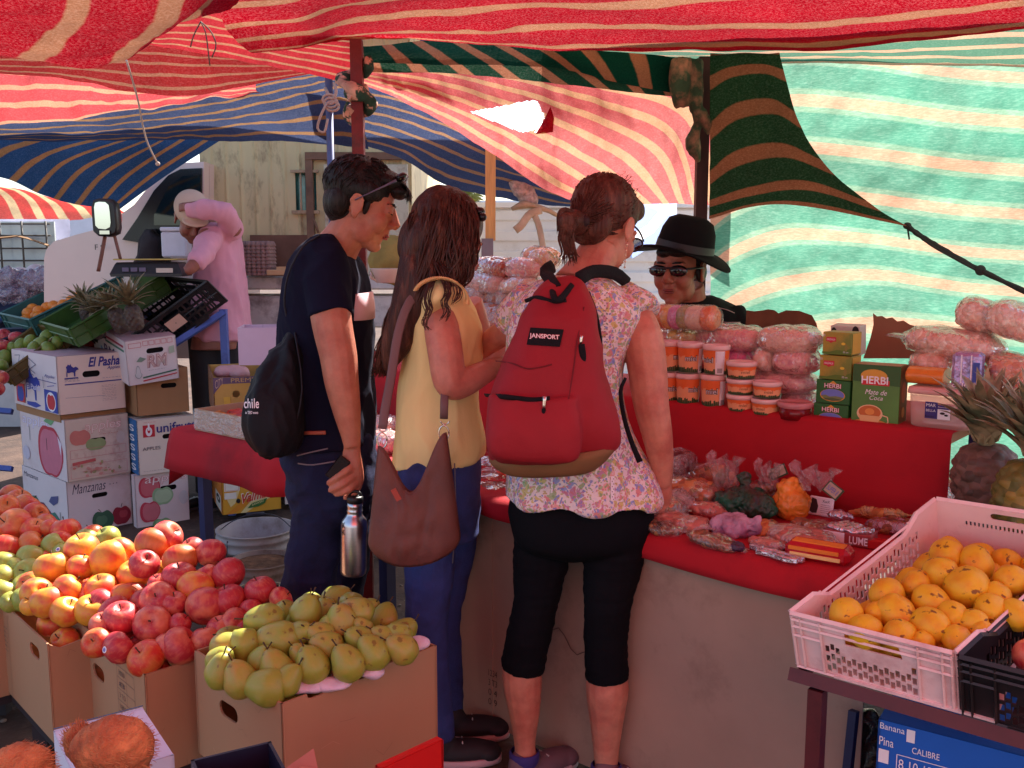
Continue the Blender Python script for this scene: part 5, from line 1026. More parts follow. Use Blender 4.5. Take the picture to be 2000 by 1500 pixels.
bull=[(.0,.1),(.08,.1),(.1,.4),(.2,.35),(.45,.4),(.6,.35),(.62,.08),(.72,.08),(.74,.4),(.88,.55),(1,.52),(.98,.66),(.8,.78),(.6,.72),(.42,.86),(.4,1),(.3,.9),(.16,.98),(.1,.86),(.0,.82),(.06,.6),(.02,.4)]
d.poly(navy,[(.13+x*.18,.62+y*.24)for x,y in bull]);d.rect(navy,.1,.605,.3,.625)
for i in range(5):d.scrib(ink(150,120,130),.64,.44-i*.06,.22,2,.025)
d=b['L'];d.poly(iblue,[(.28+x*.34,.1+y*.62)for x,y in bull]);d.poly(iblue,[(.3,.04),(.5,.02),(.62,.08),(.5,.12),(.3,.1)]);d.text(ink(210,206,236),"El Pasha",.32,.34,.3,.1,off=.02)
for pts in([(.08,.9),(.2,.92),(.1,.6)],[(.1,.76),(.2,.78)],[(.26,.9),(.26,.55)],[(.3,.92),(.31,.6)],[(.36,.88),(.44,.62),(.5,.6)],[(.4,.9),(.56,.8),(.42,.7),(.54,.64)],[(.04,.62),(.2,.6)]):d.line(ink(60,56,100),pts,.003)
d.line(navy,[(.02,.56),(.98,.54)],.003);d.text(navy,"Apples",.74,.6,.22,.07,shear=.3);d.rect(ired,.08,.06,.27,.4);d.poly(iblue,applepts(.175,.22,.075,.16));d.rect(iblue,.72,.02,.99,.4);d.oval(m_wht,.86,.2,.1,.17);d.poly(ired,applepts(.86,.2,.085,.15));d.line(ired,[(.1,.46),(.24,.5)],.003);d.line(iblue,[(.8,.46),(.95,.5)],.003);d.line(ibk,[(.24,.42),(.24,.72)],.004);d.line(ibk,[(.72,.42),(.72,.62)],.004)
d=b['T'];d.scrib(ink(130,80,110),.3,.7,.3,3,.05,.004);d.scrib(ink(160,110,130),.55,.3,.35,2,.06,.003);fin(b)
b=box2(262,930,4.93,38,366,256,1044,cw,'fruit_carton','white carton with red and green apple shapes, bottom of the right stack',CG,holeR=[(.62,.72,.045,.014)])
d=b['R'];d.poly(ink(196,60,80),applepts(.26,.78,.2,.2));d.poly(ink(206,100,110),applepts(.27,.78,.17,.17));d.poly(ink(150,180,140),applepts(.5,.6,.2,.17));d.poly(ink(176,196,160),applepts(.51,.6,.16,.13));d.text(ink(200,90,100),"apples",.18,.8,.8,.18,off=.02,shear=.1);d.text(ink(238,220,220),"apples",.185,.805,.79,.17,off=-.004,shear=.1)
d.poly(ink(196,60,80),applepts(.25,.36,.19,.2));d.poly(ink(206,110,120),applepts(.27,.36,.16,.17));d.poly(ink(120,160,110),applepts(.46,.1,.18,.13));d.poly(ink(160,190,140),applepts(.48,.1,.15,.11));d.oval(ink(206,196,200),.9,.52,.09,.12)
d.build(b['t'],'printing')
b=box2(266,822,4.92,38,380,247,929,mat("cream_carton",srgb(226,208,196),.75,var=.04,bump=.05,bs=10),'fruit_carton','cream unifrutti carton with a blue side strip in the right stack',CG,holeR=[(.56,.66,.042,.013)],mL=ink(44,110,170))
d=b['R'];d.rect(ired,.1,.68,.3,.9);d.oval(m_wht,.2,.78,.055,.085);d.oval(ired,.2,.8,.025,.05);d.rect(m_wht,.185,.8,.215,.93);d.text(navy,"unifrutti",.33,.74,.72,.17,off=.015);d.text(ink(90,80,90),"APPLES",.08,.44,.3,.06,off=.005);d.scrib(igry,.08,.06,.7,1);d.scrib(ired,.12,.95,.2,1)
d=b['L']
for i in range(5):d.text(m_wht,"S",.25,.06+i*.18,.5,.12,off=.02)
fin(b)
b=box2(264,724,4.95,38,366,238,813,ck,'fruit_carton','plain brown carton under the tilted RM carton',CG,holeR=[(.62,.62,.042,.013)])
tlt=Matrix.Rotation(radians(-5),3,ang(38+90))@Matrix.Rotation(radians(7),3,ang(38))
b=box2(243,668,4.86,38,343,134,757,cw,'fruit_carton','white RM pear carton with a pink lid lying askew on top of the right stack',CG,holeR=[(.57,.72,.045,.014)],mtop=cp,tilt=tlt)
d=b['R'];d.text(ink(150,50,70),"RM",.38,.34,.42,.3,shear=.1,off=.05);d.text(ink(236,208,200),"RM",.385,.345,.41,.29,shear=.1,off=.02);d.text(ink(150,50,70),"RM",.395,.35,.39,.275,shear=.1,off=-.005);d.text(ink(236,208,200),"RM",.4,.355,.38,.265,shear=.1,off=-.03)
d.poly(ink(70,110,90),[(.28,.12),(.96,.19),(.96,.225),(.28,.155)]);d.poly(ired,[(.28,.05),(.96,.12),(.96,.145),(.28,.08)])
pr=[(.2+.075*cos(t)*(1 if sin(t)<0 else .6),.26+(.17 if sin(t)>0 else .13)*sin(t))for t in[2*pi*i/24 for i in range(24)]];d.poly(ink(150,150,150),pr);d.poly(ink(210,200,200),[(.2+(x-.2)*.84,.26+(y-.26)*.88)for x,y in pr]);d.poly(ink(130,146,130),[(.18,.52),(.26,.62),(.38,.56),(.28,.5)]);d.poly(ink(170,180,160),[(.84,.6),(.95,.62),(.95,.78),(.84,.76)]);d.frame(ired,.06,.84,.3,.94,.002);[d.frame(ired,.34+i*.12,.86,.44+i*.12,.96,.0018)for i in range(5)];d.scrib(igry,.4,.29,.35,1)
d=b['L'];d.text(ink(60,70,90),"PERU",.04,.8,.2,.12,off=.01);d.text(igry,"QUALITY",.25,.81,.12,.06);d.rect(ink(170,56,80),.4,.84,.95,.89);d.rect(ink(70,120,100),.42,.74,.96,.79);d.poly(ink(110,150,140),[(.04,.6),(.06,.74),(.14,.66),(.12,.54)]);d.text(ink(90,50,90),"RM-",.36,.42,.4,.25,off=.02);d.poly(ink(120,140,180),[(.24,.4),(.26,.58),(.33,.5),(.32,.4)]);fin(b)
b=box2(416,738,4.55,20,530,366,818,mat("banana_carton",srgb(206,158,84),.8,var=.1,vs=4,dirt=srgb(170,110,70),dirts=3),'banana_carton','open yellow brown banana carton with a round hole behind the stall table',None,top=False,holeR=[(.38,.58,.018,.0179)],mL=mat("dark_kraft",srgb(130,84,58),.85,var=.2),holeL=[(.5,.75,.04,.012)])
d=b['R'];d.rect(ink(110,84,110),.02,.84,1,1.0);d.text(ink(216,170,110),"PREMIUM",.3,.87,.6,.1);d.poly(ink(110,84,110),[(0,1),(.24,1),(0,.6)]);d.text(ink(206,170,150),"CITY",.03,.72,.14,.2,tilt=.1)
for k in range(3):d.poly(ink(226,176,70),[(.12+.02*k+.05*cos(a),.22+.1*k*0+.3*sin(a)+.12)for a in[-1.9+.25*i for i in range(11)]]+[(.17+.03*k+.05*cos(a),.3+.22*sin(a)+.1)for a in[.6-.25*i for i in range(11)]])
fin(b)
mb=MB();c=b['O']+b['ex']*b['lR']/2+b['ey']*b['lL']/2+b['ez']*(b['h']+.0)
for i in range(6):mb.ell(c+V((random.uniform(-.1,.1),random.uniform(-.08,.08),-.015)),(.06,.05,.035),Matrix.Rotation(i,3,'Z'))
fuse(mb,'paper_lining',mat("pink_paper",srgb(206,150,150),.7,var=.15,bump=.5,bs=20),None,.008,1,lambda p,n:.006*noise.noise(p*30));tag(COL.objects['paper_lining'],'crumpled pink paper lining heaped in the banana carton','paper')
b=box2(476,634,4.7,8,580,464,704,mat("lilac_carton",srgb(214,184,204),.75,var=.05),'blue_banded_carton','pale lilac carton with a blue lower band behind the banana carton',None,top=False)
d=b['R'];d.poly(ink(36,66,160),[(0,0),(1,0),(1,.26),(.5,.3),(.2,.28),(0,.18)]);d.oval(ibk,.42,.36,.05,.09);d.oval(ink(206,150,60),.64,.34,.06,.06);[d.line(ink(170,110,80),[(.7+.08*cos(a),.82+.16*sin(a))for a in[.3+i*.35 for i in range(12)]],.005)for _ in(0,)];d.line(igry,[(.33,.32),(.36,1)],.001);fin(b)
b=box2(432,938,5.0,25,547,378,1006,mat("yellow_carton",srgb(226,160,50),.6,var=.06,vs=4),'fruit_carton','bright yellow fruit carton lettered Valma standing on the ground under the table',None,top=True,mL=mat("orange_carton_side",srgb(206,120,40),.6,var=.1))
d=b['R'];cr_=ink(240,214,150);d.poly(cr_,[(0,0),(.3,0),(.5,.35),(.75,.7),(1,.9),(1,.5),(.6,.2),(.4,0),(0,0)][:8]);d.poly(cr_,[(.05,.55),(.3,.66),(.22,.3),(.14,.2)]);d.poly(ink(226,140,40),[(.06,0),(.3,.3),(.5,.34),(.3,.1),(.16,0)])
d.poly(ibk,[(.44,.66),(.5,.78),(.68,.9),(.66,.74),(.56,.62)]);d.oval(ibk,.27,.36,.035,.07);d.oval(ibk,.8,.5,.035,.07);d.text(ink(250,240,220),"Valma",.32,.26,.44,.3,shear=.3,off=.06,tilt=.12);d.text(ink(214,70,50),"Valma",.33,.27,.42,.27,shear=.3,off=.03,tilt=.12);d.poly(ink(60,110,50),[(.42,.12),(.5,.26),(.76,.36),(.72,.22),(.6,.14)]);d.text(cr_,"BANANAS",.5,.17,.2,.07,tilt=.1)
d.rect(ink(240,226,214),.04,.66,.3,.94);d.frame(ink(206,110,80),.06,.68,.28,.92,.0016);d.rect(ink(240,226,214),.04,.44,.24,.62)
d=b['L'];d.poly(ink(60,90,40),[(.05,.3),(.2,.5),(.4,.44),(.3,.2)]);d.rect(ink(214,206,196),.6,.04,.94,.5);d.oval(ibk,.77,.33,.12,.12);d.oval(ink(214,206,196),.77,.33,.045,.045);d.scrib(ibk,.66,.12,.2,1);fin(b)
b=box2(556,960,5.3,25,640,530,985,ink(52,48,96),'carton','low dark blue carton with a white edge behind the yellow carton',None);d=b['R'];d.rect(m_wht,0,0,.06,1);d.rect(m_wht,0,0,1,.1);fin(b)
def bucket(u,vt,Y,rp,lab,wall,inside,handle=True,fill=None):
 p=PY(u,vt,Y);s=pxm(p);R_=rp*s;h=p.z;t=thing('bucket',lab,'bucket',V((p.x,p.y,0)))
 T=Matrix.Translation((p.x,p.y,0));mb=MB();pr=[(0,.004),(R_*.8,.004),(R_*.82,.0),(R_*.98,h-.09),(R_*1.02,h-.085),(R_*1.02,h-.075),(R_*.985,h-.07),(R_*.99,h-.045),(R_*1.03,h-.04),(R_*1.03,h-.03),(R_,h-.025),(R_*1.0,h-.006),(R_*1.035,h-.004),(R_*1.035,h),(R_*.97,h),(R_*.8,.01),(0,.01)]
 mb.lathe(pr,40,T);mb.build('shell',wall,t)
 if handle:
  mb=MB();mb.tube(curve([p+V((-R_*.98,.02,-.02)),p+V((-R_*.5,-.06,.05)),p+V((0,-.02,.075)),p+V((R_*.55,.02,.05)),p+V((R_*.98,.02,-.02))],20),.003,6);mb.build('handle',mat("wire",(.1,.1,.12),.4,metal=.8),t)
  mb=MB();mb.tube([p+V((-.04,-.02,.072)),p+V((.045,0,.07))],.009,8);mb.build('grip',mat("dark_grip",(.03,.03,.05),.6),t)
  mb=MB();mb.tube(curve([p+V((-R_*.5,-R_*.88,-.02)),p+V((-R_*.52,-R_*.95,-.14)),p+V((-R_*.5,-R_*.9,-.24))],6),.003,5);mb.build('hanging_wire',MT["wire"],t)
 mb=MB();mb.lathe([(R_*.9,h*fill),(0,h*fill)],32,T)if fill else None
 if fill:mb.build('scraps',inside,t)
 return t
m_bk=mat("grey_bucket",srgb(172,160,158),.6,var=.12,vs=4,dirt=srgb(120,100,90),dirts=5)
bucket(500,1030,4.55,74,'dented pale grey bucket with a wire handle beside the table leg',m_bk,m_bk)
bucket(512,1092,4.15,61,'battered grey bucket in front of the handled one',mat("dirty_bucket",srgb(150,130,120),.7,var=.25,vs=6,dirt=srgb(90,60,40),dirts=6),mat("scraps",srgb(120,84,60),.9,var=.5,vs=20,bump=1,bs=30),handle=False,fill=.8)
mb=MB();c=PY(512,1150,3.9);mb.tube([c+V((.11*cos(a),.11*sin(a)*.8,0))for a in[2*pi*i/24 for i in range(25)]],.003,5)
for i in range(18):a=2*pi*i/18;mb.tube([c+V((.11*cos(a),.088*sin(a),0)),c+V((.09*cos(a),.07*sin(a),-.2))],.002,4)
t=tag(mb.build('wire_basket',mat("pale_wire",srgb(190,170,140),.4,metal=.4)),'small pale wire basket of peelings in front of the buckets','basket')
mb=MB();mb.ell(c+V((0,0,-.1)),(.095,.075,.09));fuse(mb,'peelings',mat("pale_peelings",srgb(206,176,130),.8,var=.4,vs=30),None,.008,1,lambda p,n:.012*noise.noise(p*40));tag(COL.objects['peelings'],'pale peelings heaped in the wire basket','peelings')
# ================================================================ RACK WITH CRATES
m_bl=mat("blue_rack_paint",srgb(78,96,168),.5,var=.15,dirt=srgb(50,50,90),dirts=6)
t=thing('metal_rack','blue painted metal rack holding the tilted fruit crates','rack',V((PY(432,700,4.95).x,4.95,0)))
a=PY(436,604,5.2)
mb=MB();mb.tube([a,V((PY(446,800,5.2).x,5.2,0))],.026,4,smooth=False,up=(1,1,0));mb.build('leg',m_bl,t)
mb=MB();p1=PY(438,610,5.19);p2=PY(330,678,5.06);mb.tube([p1,p1.lerp(p2,1.5)],.022,4,smooth=False,up=(0,1,.6));mb.build('slope_rail',m_bl,t)
for v_,yy in((806,5.2),(918,5.2)):
 mb=MB();mb.tube([PY(-250,v_-26,yy),PY(24,v_-2,yy)],.02,4,smooth=False,up=(0,1,.3));mb.build('shelf_rail',m_bl,t)
mb=MB();z_=a.z-.02;mb.tube([a+V((0,.02,-.03)),V((-3.6,6.3,z_-.1))],.02,4,smooth=False);mb.build('back_rail',m_bl,t)
mb=MB();mb.tube([V((-3.55,5.0,0)),V((-3.55,5.0,1.1))],.024,4,smooth=False);mb.build('leg',m_bl,t)
def crate(O,A,B,h,m,name,lab,group=None,slots=True,th=.006,lipm=None,label_tag=False,dip=.0):
 """O back corner of the rim, A vector to front (long), B vector across; h wall height"""
 n=A.cross(B).normalized();n=n if n.z>0 else-n;dn=-n*h;t=thing(name,lab,'crate',O+(A+B)/2+dn,group)
 La,Lb=A.length,B.length;ua_,ub_=A.normalized(),B.normalized()
 def holes(L,rows_=3):
  hs=[]
  if not slots:return hs
  nx=max(2,int(L/.035))
  for r in range(rows_):
   for i in range(nx):
    if abs(i-(nx-1)/2)<2 and r==rows_-1:continue
    x0=.03+(L-.06)*i/nx;hs.append([(x0+.004,h*(.1+.27*r)),(x0+(L-.06)/nx-.006,h*(.1+.27*r)),(x0+(L-.06)/nx-.006,h*(.1+.27*r)+h*.19),(x0+.004,h*(.1+.27*r)+h*.19)])
  hs.append(PILL(L/2,h*.78,min(.05,L*.2),.012))
  return hs
 def out(L):
  if not dip:return[(0,0),(L,0),(L,h),(0,h)]
  return[(0,0),(L,0),(L,h),(L*.86,h),(L*.78,h-dip),(L*.22,h-dip),(L*.14,h),(0,h)]
 for i,(o,ux,L,inw,dp_)in enumerate(((O+dn,ua_,La,ub_,1),(O+B+dn,ua_,La,-ub_,1),(O+dn,ub_,Lb,ua_,0),(O+A+dn,ub_,Lb,-ua_,0))):
  mb=MB();mb.use(m);ol=out(L)if dp_ else[(0,0),(L,0),(L,h),(0,h)]
  hs=holes(L)if not(dp_ and dip)else holes(L)[:-1]
  mb.panel(ol,[q_ for q_ in hs if max(y for x,y in q_)<h-(dip if dp_ else 0)-.004],o+(inw*.0008 if i%2 else V((0,0,0))),ux,n,th if ux.cross(n).dot(inw)<0 else-th)
  top=[(x,y)for x,y in ol if y>h*.4]
  if top[0][0]>top[-1][0]:top=top[::-1]
  mb.tube([o+ux*x+n*y for x,y in top],.0075,4,smooth=False,up=tuple(inw))
  for k in(.5,):mb.tube([o+ux*.004+n*h*k-inw*.003,o+ux*(L-.004)+n*h*k-inw*.003],.004,4,smooth=False,up=tuple(inw))
  for fx in[0,.14,.86,1]:mb.tube([o+ux*L*fx-inw*.003+n*.003,o+ux*L*fx-inw*.003+n*(h-.004-(dip if dp_ and dip and .15<fx<.85 else 0))],.005,4,smooth=False,up=tuple(inw))
  mb.build('side_wall',None,t)
 mb=MB();c=O+(A+B)/2+dn+n*.004;mb.box(c,(La/2-.004,Lb/2-.004,.003),Matrix((ua_,n.cross(ua_),n)).transposed());mb.build('base',m,t)
 return t,n
m_teal=mat("teal_crate",srgb(50,96,92),.5,var=.15,vs=5,dirt=srgb(40,60,56),dirts=4);m_gc=mat("green_crate",srgb(62,92,36),.5,var=.2,vs=5,dirt=srgb(40,50,24),dirts=4);m_bc=mat("black_crate",(.012,.011,.014),.45,var=.3,vs=6,dirt=srgb(70,52,48),dirts=5)
m_oc=mat("olive_crate",srgb(100,76,34),.5,var=.2,vs=5);m_rcr=mat("red_crate",srgb(130,28,26),.5,var=.15);m_nv=mat("navy_crate",srgb(34,34,58),.5,var=.2)
RG='plastic crates tilted on the blue rack'
O1=PY(173,531,6.15);A1=PY(0,612,5.70)-O1;B1=PY(238,538,5.80)-O1
crate(O1,A1,B1,.1,m_teal,'plastic_crate','teal plastic crate of oranges tilted on the rack',RG,slots=False)
O2=PY(246,535,5.85);A2=PY(78,628,5.35)-O2;B2=PY(318,539,5.25)-O2
crate(O2,A2,B2,.1,m_gc,'plastic_crate','green plastic crate of pineapples beside the teal one',RG,slots=False)
O3=PY(318,541,5.30);A3=PY(165,652,5.27)-O3;B3=PY(404,549,5.05)-O3
t,n3=crate(O3,A3,B3,.17,m_bc,'plastic_crate','big empty black plastic crate at the upper end of the rack',RG,slots=True)
c=O3+B3+A3*.42-n3*.1;ua_=A3.normalized();d=Dec(c,ua_,n3,.1,.07,lift=.012);d.n=(B3-ua_*B3.dot(ua_)).normalized();d.rect(ink(216,176,160),0,-.3,1,.7);d.oval(ibk,.5,.2,.03,.04);d.build(t,'paper_tag')
O4=PY(-30,560,6.45);A4=PY(-200,640,6.05)-O4;B4=PY(150,555,6.25)-O4
crate(O4,A4,B4,.12,m_nv,'plastic_crate','dark crate under the lilac plastic bags at the far left',RG,slots=False)
O5=PY(72,634,5.40);A5=PY(-40,712,5.15)-O5;B5=PY(126,645,5.15)-O5
crate(O5,A5,B5,.09,m_oc,'plastic_crate','olive plastic crate of green mangoes in the lower row',RG,slots=False)
O6=PY(134,646,5.40);A6=PY(40,730,5.25)-O6;B6=PY(190,640,5.40)-O6
crate(O6,A6,B6,.09,m_rcr,'plastic_crate','dark red plastic crate behind the tilted white carton',RG,slots=False)
O7=PY(-40,645,5.65);A7=PY(-190,705,5.35)-O7;B7=PY(62,640,5.50)-O7
crate(O7,A7,B7,.1,m_nv,'plastic_crate','dark crate of red apples at the left end of the lower row',RG,slots=False)
t=thing('market_scale','black market scale with a pale yellow weighing plate above the crates','scale',PY(297,540,5.15));c=PY(297,523,5.15);R=Matrix.Rotation(.12,3,'Z');mb=MB()
mb.loft([[c+R@V((x*k,y*k2,z))for x,y in((-.17,-.12),(.17,-.12),(.17,.12),(-.17,.12))]for z,k,k2 in((-.045,1.05,1.1),(-.03,1.08,1.1),(.02,.95,.9),(.03,.9,.85))],smooth=False);mb.build('body',mat("scale_black",(.025,.02,.022),.4),t)
mb=MB();mb.box(c+R@V((.0,0,.045)),(.165,.13,.004),R,bev=.003);mb.build('plate',mat("scale_plate",srgb(206,176,100),.35,metal=.4,var=.1),t)
d=Dec(c+R@V((-.165,-.128,-.03)),R@V((1,0,0)),V((0,.0,1)),.33,.06,lift=.006)
for i in range(3):d.rect(ink(110,96,120),.14+.13*i,.2,.24+.13*i,.55)
d.rect(ink(214,196,180),.66,.1,.92,.5);d.build(t,'display')
# ---- fruit helpers
def fruitmat(name,base,c2,c3,green=None,streak=14,rough=.42,spots=True,blush=(.42,.62),gl=.62):
 if name in MT:return MT[name]
 m=bpy.data.materials.new(name);m.use_nodes=True;t=m.node_tree;L=t.links;b=t.nodes["Principled BSDF"]
 tc=N(t,"ShaderNodeTexCoord");oi=N(t,"ShaderNodeObjectInfo");ad=N(t,"ShaderNodeVectorMath",operation='ADD');L.new(tc.outputs['Object'],ad.inputs[0]);L.new(oi.outputs['Location'],ad.inputs[1])
 n1=N(t,"ShaderNodeTexNoise");n1.inputs['Scale'].default_value=1.1;n1.inputs['Detail'].default_value=3;L.new(ad.outputs[0],n1.inputs['Vector'])
 mr=N(t,"ShaderNodeMapRange");mr.inputs[1].default_value=blush[0];mr.inputs[2].default_value=blush[1]
 sh=N(t,"ShaderNodeMath",operation='MULTIPLY_ADD');L.new(oi.outputs['Random'],sh.inputs[0]);sh.inputs[1].default_value=.2;sh.inputs[2].default_value=-.1
 ad2=N(t,"ShaderNodeMath",operation='ADD');L.new(n1.outputs[0],ad2.inputs[0]);L.new(sh.outputs[0],ad2.inputs[1]);L.new(ad2.outputs[0],mr.inputs[0])
 mx=N(t,"ShaderNodeMix",data_type='RGBA');mx.inputs[6].default_value=(*base,1);mx.inputs[7].default_value=(*c2,1);L.new(mr.outputs[0],mx.inputs[0])
 mp=N(t,"ShaderNodeMapping");mp.inputs['Scale'].default_value=(1,1,.22);L.new(tc.outputs['Object'],mp.inputs[0]);ad3=N(t,"ShaderNodeVectorMath",operation='ADD');L.new(mp.outputs[0],ad3.inputs[0]);L.new(oi.outputs['Location'],ad3.inputs[1])
 n2=N(t,"ShaderNodeTexNoise");n2.inputs['Scale'].default_value=6;n2.inputs['Detail'].default_value=3;L.new(ad3.outputs[0],n2.inputs['Vector'])
 m2=N(t,"ShaderNodeMapRange");m2.inputs[1].default_value=.5;m2.inputs[2].default_value=.72;m2.inputs[4].default_value=.55;L.new(n2.outputs[0],m2.inputs[0])
 mx2=N(t,"ShaderNodeMix",data_type='RGBA');mx2.inputs[7].default_value=(*c3,1);L.new(m2.outputs[0],mx2.inputs[0]);L.new(mx.outputs[2],mx2.inputs[6]);cur=mx2.outputs[2]
 if spots:
  vo=N(t,"ShaderNodeTexNoise");vo.inputs['Scale'].default_value=16;vo.inputs['Detail'].default_value=1;L.new(ad.outputs[0],vo.inputs['Vector']);m3=N(t,"ShaderNodeMapRange");m3.inputs[1].default_value=.68;m3.inputs[2].default_value=.74;m3.inputs[4].default_value=.3;L.new(vo.outputs[0],m3.inputs[0])
  mx3=N(t,"ShaderNodeMix",data_type='RGBA');mx3.inputs[7].default_value=(.42,.2,.08,1)if spots is True else(*spots,1);L.new(m3.outputs[0],mx3.inputs[0]);L.new(cur,mx3.inputs[6]);cur=mx3.outputs[2]
 if green:
  n4=N(t,"ShaderNodeTexNoise");n4.inputs['Scale'].default_value=1.7;n4.inputs['Detail'].default_value=5;L.new(ad.outputs[0],n4.inputs['Vector']);m4=N(t,"ShaderNodeMapRange");m4.inputs[1].default_value=gl;m4.inputs[2].default_value=gl+.05;m4.inputs[4].default_value=.85;L.new(n4.outputs[0],m4.inputs[0])
  mx4=N(t,"ShaderNodeMix",data_type='RGBA');mx4.inputs[7].default_value=(*green,1);L.new(m4.outputs[0],mx4.inputs[0]);L.new(cur,mx4.inputs[6]);cur=mx4.outputs[2]
 L.new(cur,b.inputs['Base Color']);b.inputs['Roughness'].default_value=rough;b.inputs['Subsurface Weight'].default_value=.08;b.inputs['Subsurface Scale'].default_value=.01
 bn=N(t,"ShaderNodeBump");bn.inputs['Strength'].default_value=.1;bn.inputs['Distance'].default_value=.003;L.new(n1.outputs[0],bn.inputs['Height']);L.new(bn.outputs[0],b.inputs['Normal'])
 MT[name]=m;return m
m_stem=mat("fruit_stem",(.07,.04,.02),.9)
def fruit_mesh(kind,sd):
 """unit radius fruit, axis z, mesh of body"""
 mb=MB();n,m_=28,20;off=V((sd*5.1,0,0));rings=[]
 for i in range(m_+1):
  th=pi*i/m_;z=-cos(th);r=sin(th)
  if kind=='apple':r=r*(1+.06*z);zz=z*.88-.30*math.exp(-(r/.28)**2)*(1 if z>0 else 0)+.16*math.exp(-(r/.22)**2)*(1 if z<0 else 0)
  elif kind=='pear':
   f=(z+1)/2;r=sin(th)**.85*(1.0-.5*max(0,(f-.42))*1.3);zz=z*1.14+.1
   if z<-.9:zz+=.08
  elif kind=='quince':r=r*(1-.14*z);zz=z*1.2-.12*math.exp(-(r/.2)**2)*(1 if z>0 else-1)
  elif kind=='mango':zz=z*1.25
  else:zz=z*.96
  ring=[]
  for j in range(n):
   a=2*pi*j/n;k=1
   if kind in('apple','quince'):k+=.025*cos(5*a+sd)*(.5-z*.5)+.02*cos(2*a+sd)
   if kind=='mango':k*=1-.12*abs(sin(a))
   p=V((max(r,.004)*k*cos(a),max(r,.004)*k*sin(a),zz));p*=1+(.05 if kind in('pear','quince')else .025)*noise.noise(p*(1.6 if kind!='quince' else 2.2)+off);ring.append(p)
  rings.append(ring)
 mb.loft(rings,cap=True);return mb
PROTO={}
def proto(kind,m,var,key):
 k=(key,var)
 if k not in PROTO:
  me=fruit_mesh(kind,var*1.7+1);o=me.build(key,m);me_=o.data;bpy.data.objects.remove(o)
  s=MB()
  if kind in('apple',):s.tube([(0,0,.55),(.03,0,.75),(.1,.02,.98)],[.035,.03,.05],6)
  elif kind=='pear':s.tube([(0,0,1.18),(.03,0,1.38),(.14,.02,1.7)],[.06,.035,.06],6)
  elif kind=='quince':s.lathe([(.0,-.9),(.1,-.96),(.17,-1.03),(.1,-.98),(.02,-.94)],10)
  else:s.lathe([(0,.97),(.07,.965),(.05,.94)],8)
  q_=s.build('stem',m_stem);sm_=q_.data;bpy.data.objects.remove(q_);PROTO[k]=(me_,sm_)
 return PROTO[k]
def put(kind,key,m,c,r,lab,group,R=None,name=None,stem=True,var=None):
 me,sm_=proto(kind,m,var if var is not None else random.randrange(3),key)
 o=bpy.data.objects.new(name or key,me);COL.objects.link(o);o.location=c;o.scale=(r,r,r)
 o.rotation_euler=R or(random.uniform(-.9,.9),random.uniform(-.9,.9),random.uniform(0,6.28));tag(o,lab,kind if kind!='quince' else 'quince',group)
 if stem:s=bpy.data.objects.new('stem',sm_);COL.objects.link(s);s.parent=o
 return o
def posw(c,spots):
 best=min(spots,key=lambda q_:(q_[0]-c[0])**2+(q_[1]-c[1])**2);return best[2]
a_red=fruitmat("apple_red",srgb(216,116,82),srgb(184,44,54),srgb(218,120,96),blush=(.34,.52))
a_gold=fruitmat("apple_gold",srgb(226,158,48),srgb(216,84,50),srgb(226,110,70),blush=(.44,.62))
a_green=fruitmat("apple_green",srgb(150,156,62),srgb(170,140,62),srgb(176,176,90),blush=(.5,.8),spots=(.3,.28,.08))
a_orr=fruitmat("apple_orange_red",srgb(204,110,50),srgb(204,50,34),srgb(226,130,70),blush=(.42,.6))
a_pear=fruitmat("pear_green",srgb(152,156,56),srgb(176,146,66),srgb(168,156,74),rough=.42,blush=(.5,.75),spots=(.16,.14,.04),green=srgb(120,96,40))
a_quin=fruitmat("quince_yellow",srgb(226,180,28),srgb(214,142,18),srgb(226,170,50),rough=.55,blush=(.5,.75),green=srgb(96,44,22),gl=.635)
a_orange=fruitmat("orange_peel",srgb(230,126,24),srgb(226,140,40),srgb(226,120,20),rough=.4,blush=(.5,.8),spots=False)
a_mango=fruitmat("green_mango",srgb(120,132,48),srgb(150,146,60),srgb(140,146,70),blush=(.5,.8),spots=False)
def onrack(kind,key,m,lst,Y0,r,labs,group):
 for i,(u,v_)in enumerate(lst):
  Y=Y0(u,v_)if callable(Y0)else Y0;put(kind,key,m,PY(u,v_,Y),r,labs[i]if isinstance(labs,list)else labs,group,stem=kind!='orange')
nO=n1_=A1.cross(B1).normalized()
def onplane(O,A,B,lift,u,v_):
 n=A.cross(B).normalized();n=n if n.z>0 else-n;return PPL(u,v_,O+n*lift,n)
OL=[(138,573,'topmost orange of the teal crate'),(140,588,'orange just under the topmost one'),(124,596,'orange in the middle of the teal crate'),(105,598,'orange left of the middle one'),(92,601,'dark orange in the row down the teal crate'),(76,608,'pale orange near the front of the teal crate'),(55,612,'orange at the front lip of the teal crate'),(64,604,'orange half hidden at the front lip'),(170,565,'orange at the back of the teal crate'),(188,564,'reddish orange at the back right of the teal crate'),(204,566,'small orange at the back corner of the teal crate'),(157,578,'pinkish orange beside the topmost one'),(152,588,'orange peeping over the green crate wall'),(112,606,'orange low in the teal crate'),(38,610,'greenish orange at the left lip of the teal crate'),(180,576,'orange below the reddish one')]
for u,v_,lab in OL:put('orange','orange',a_orange,onplane(O1,A1,B1,-.05,u,v_),.036,lab,'oranges in the teal crate',stem=False)
for i in range(26):
 fa,fb=random.uniform(.1,.92),random.uniform(.15,.85);n=A1.cross(B1).normalized();n=n if n.z>0 else-n;put('orange','orange',a_orange,O1+A1*fa+B1*fb-n*.07,.03,'orange in the lower layer of the teal crate','lower oranges in the teal crate',stem=False)
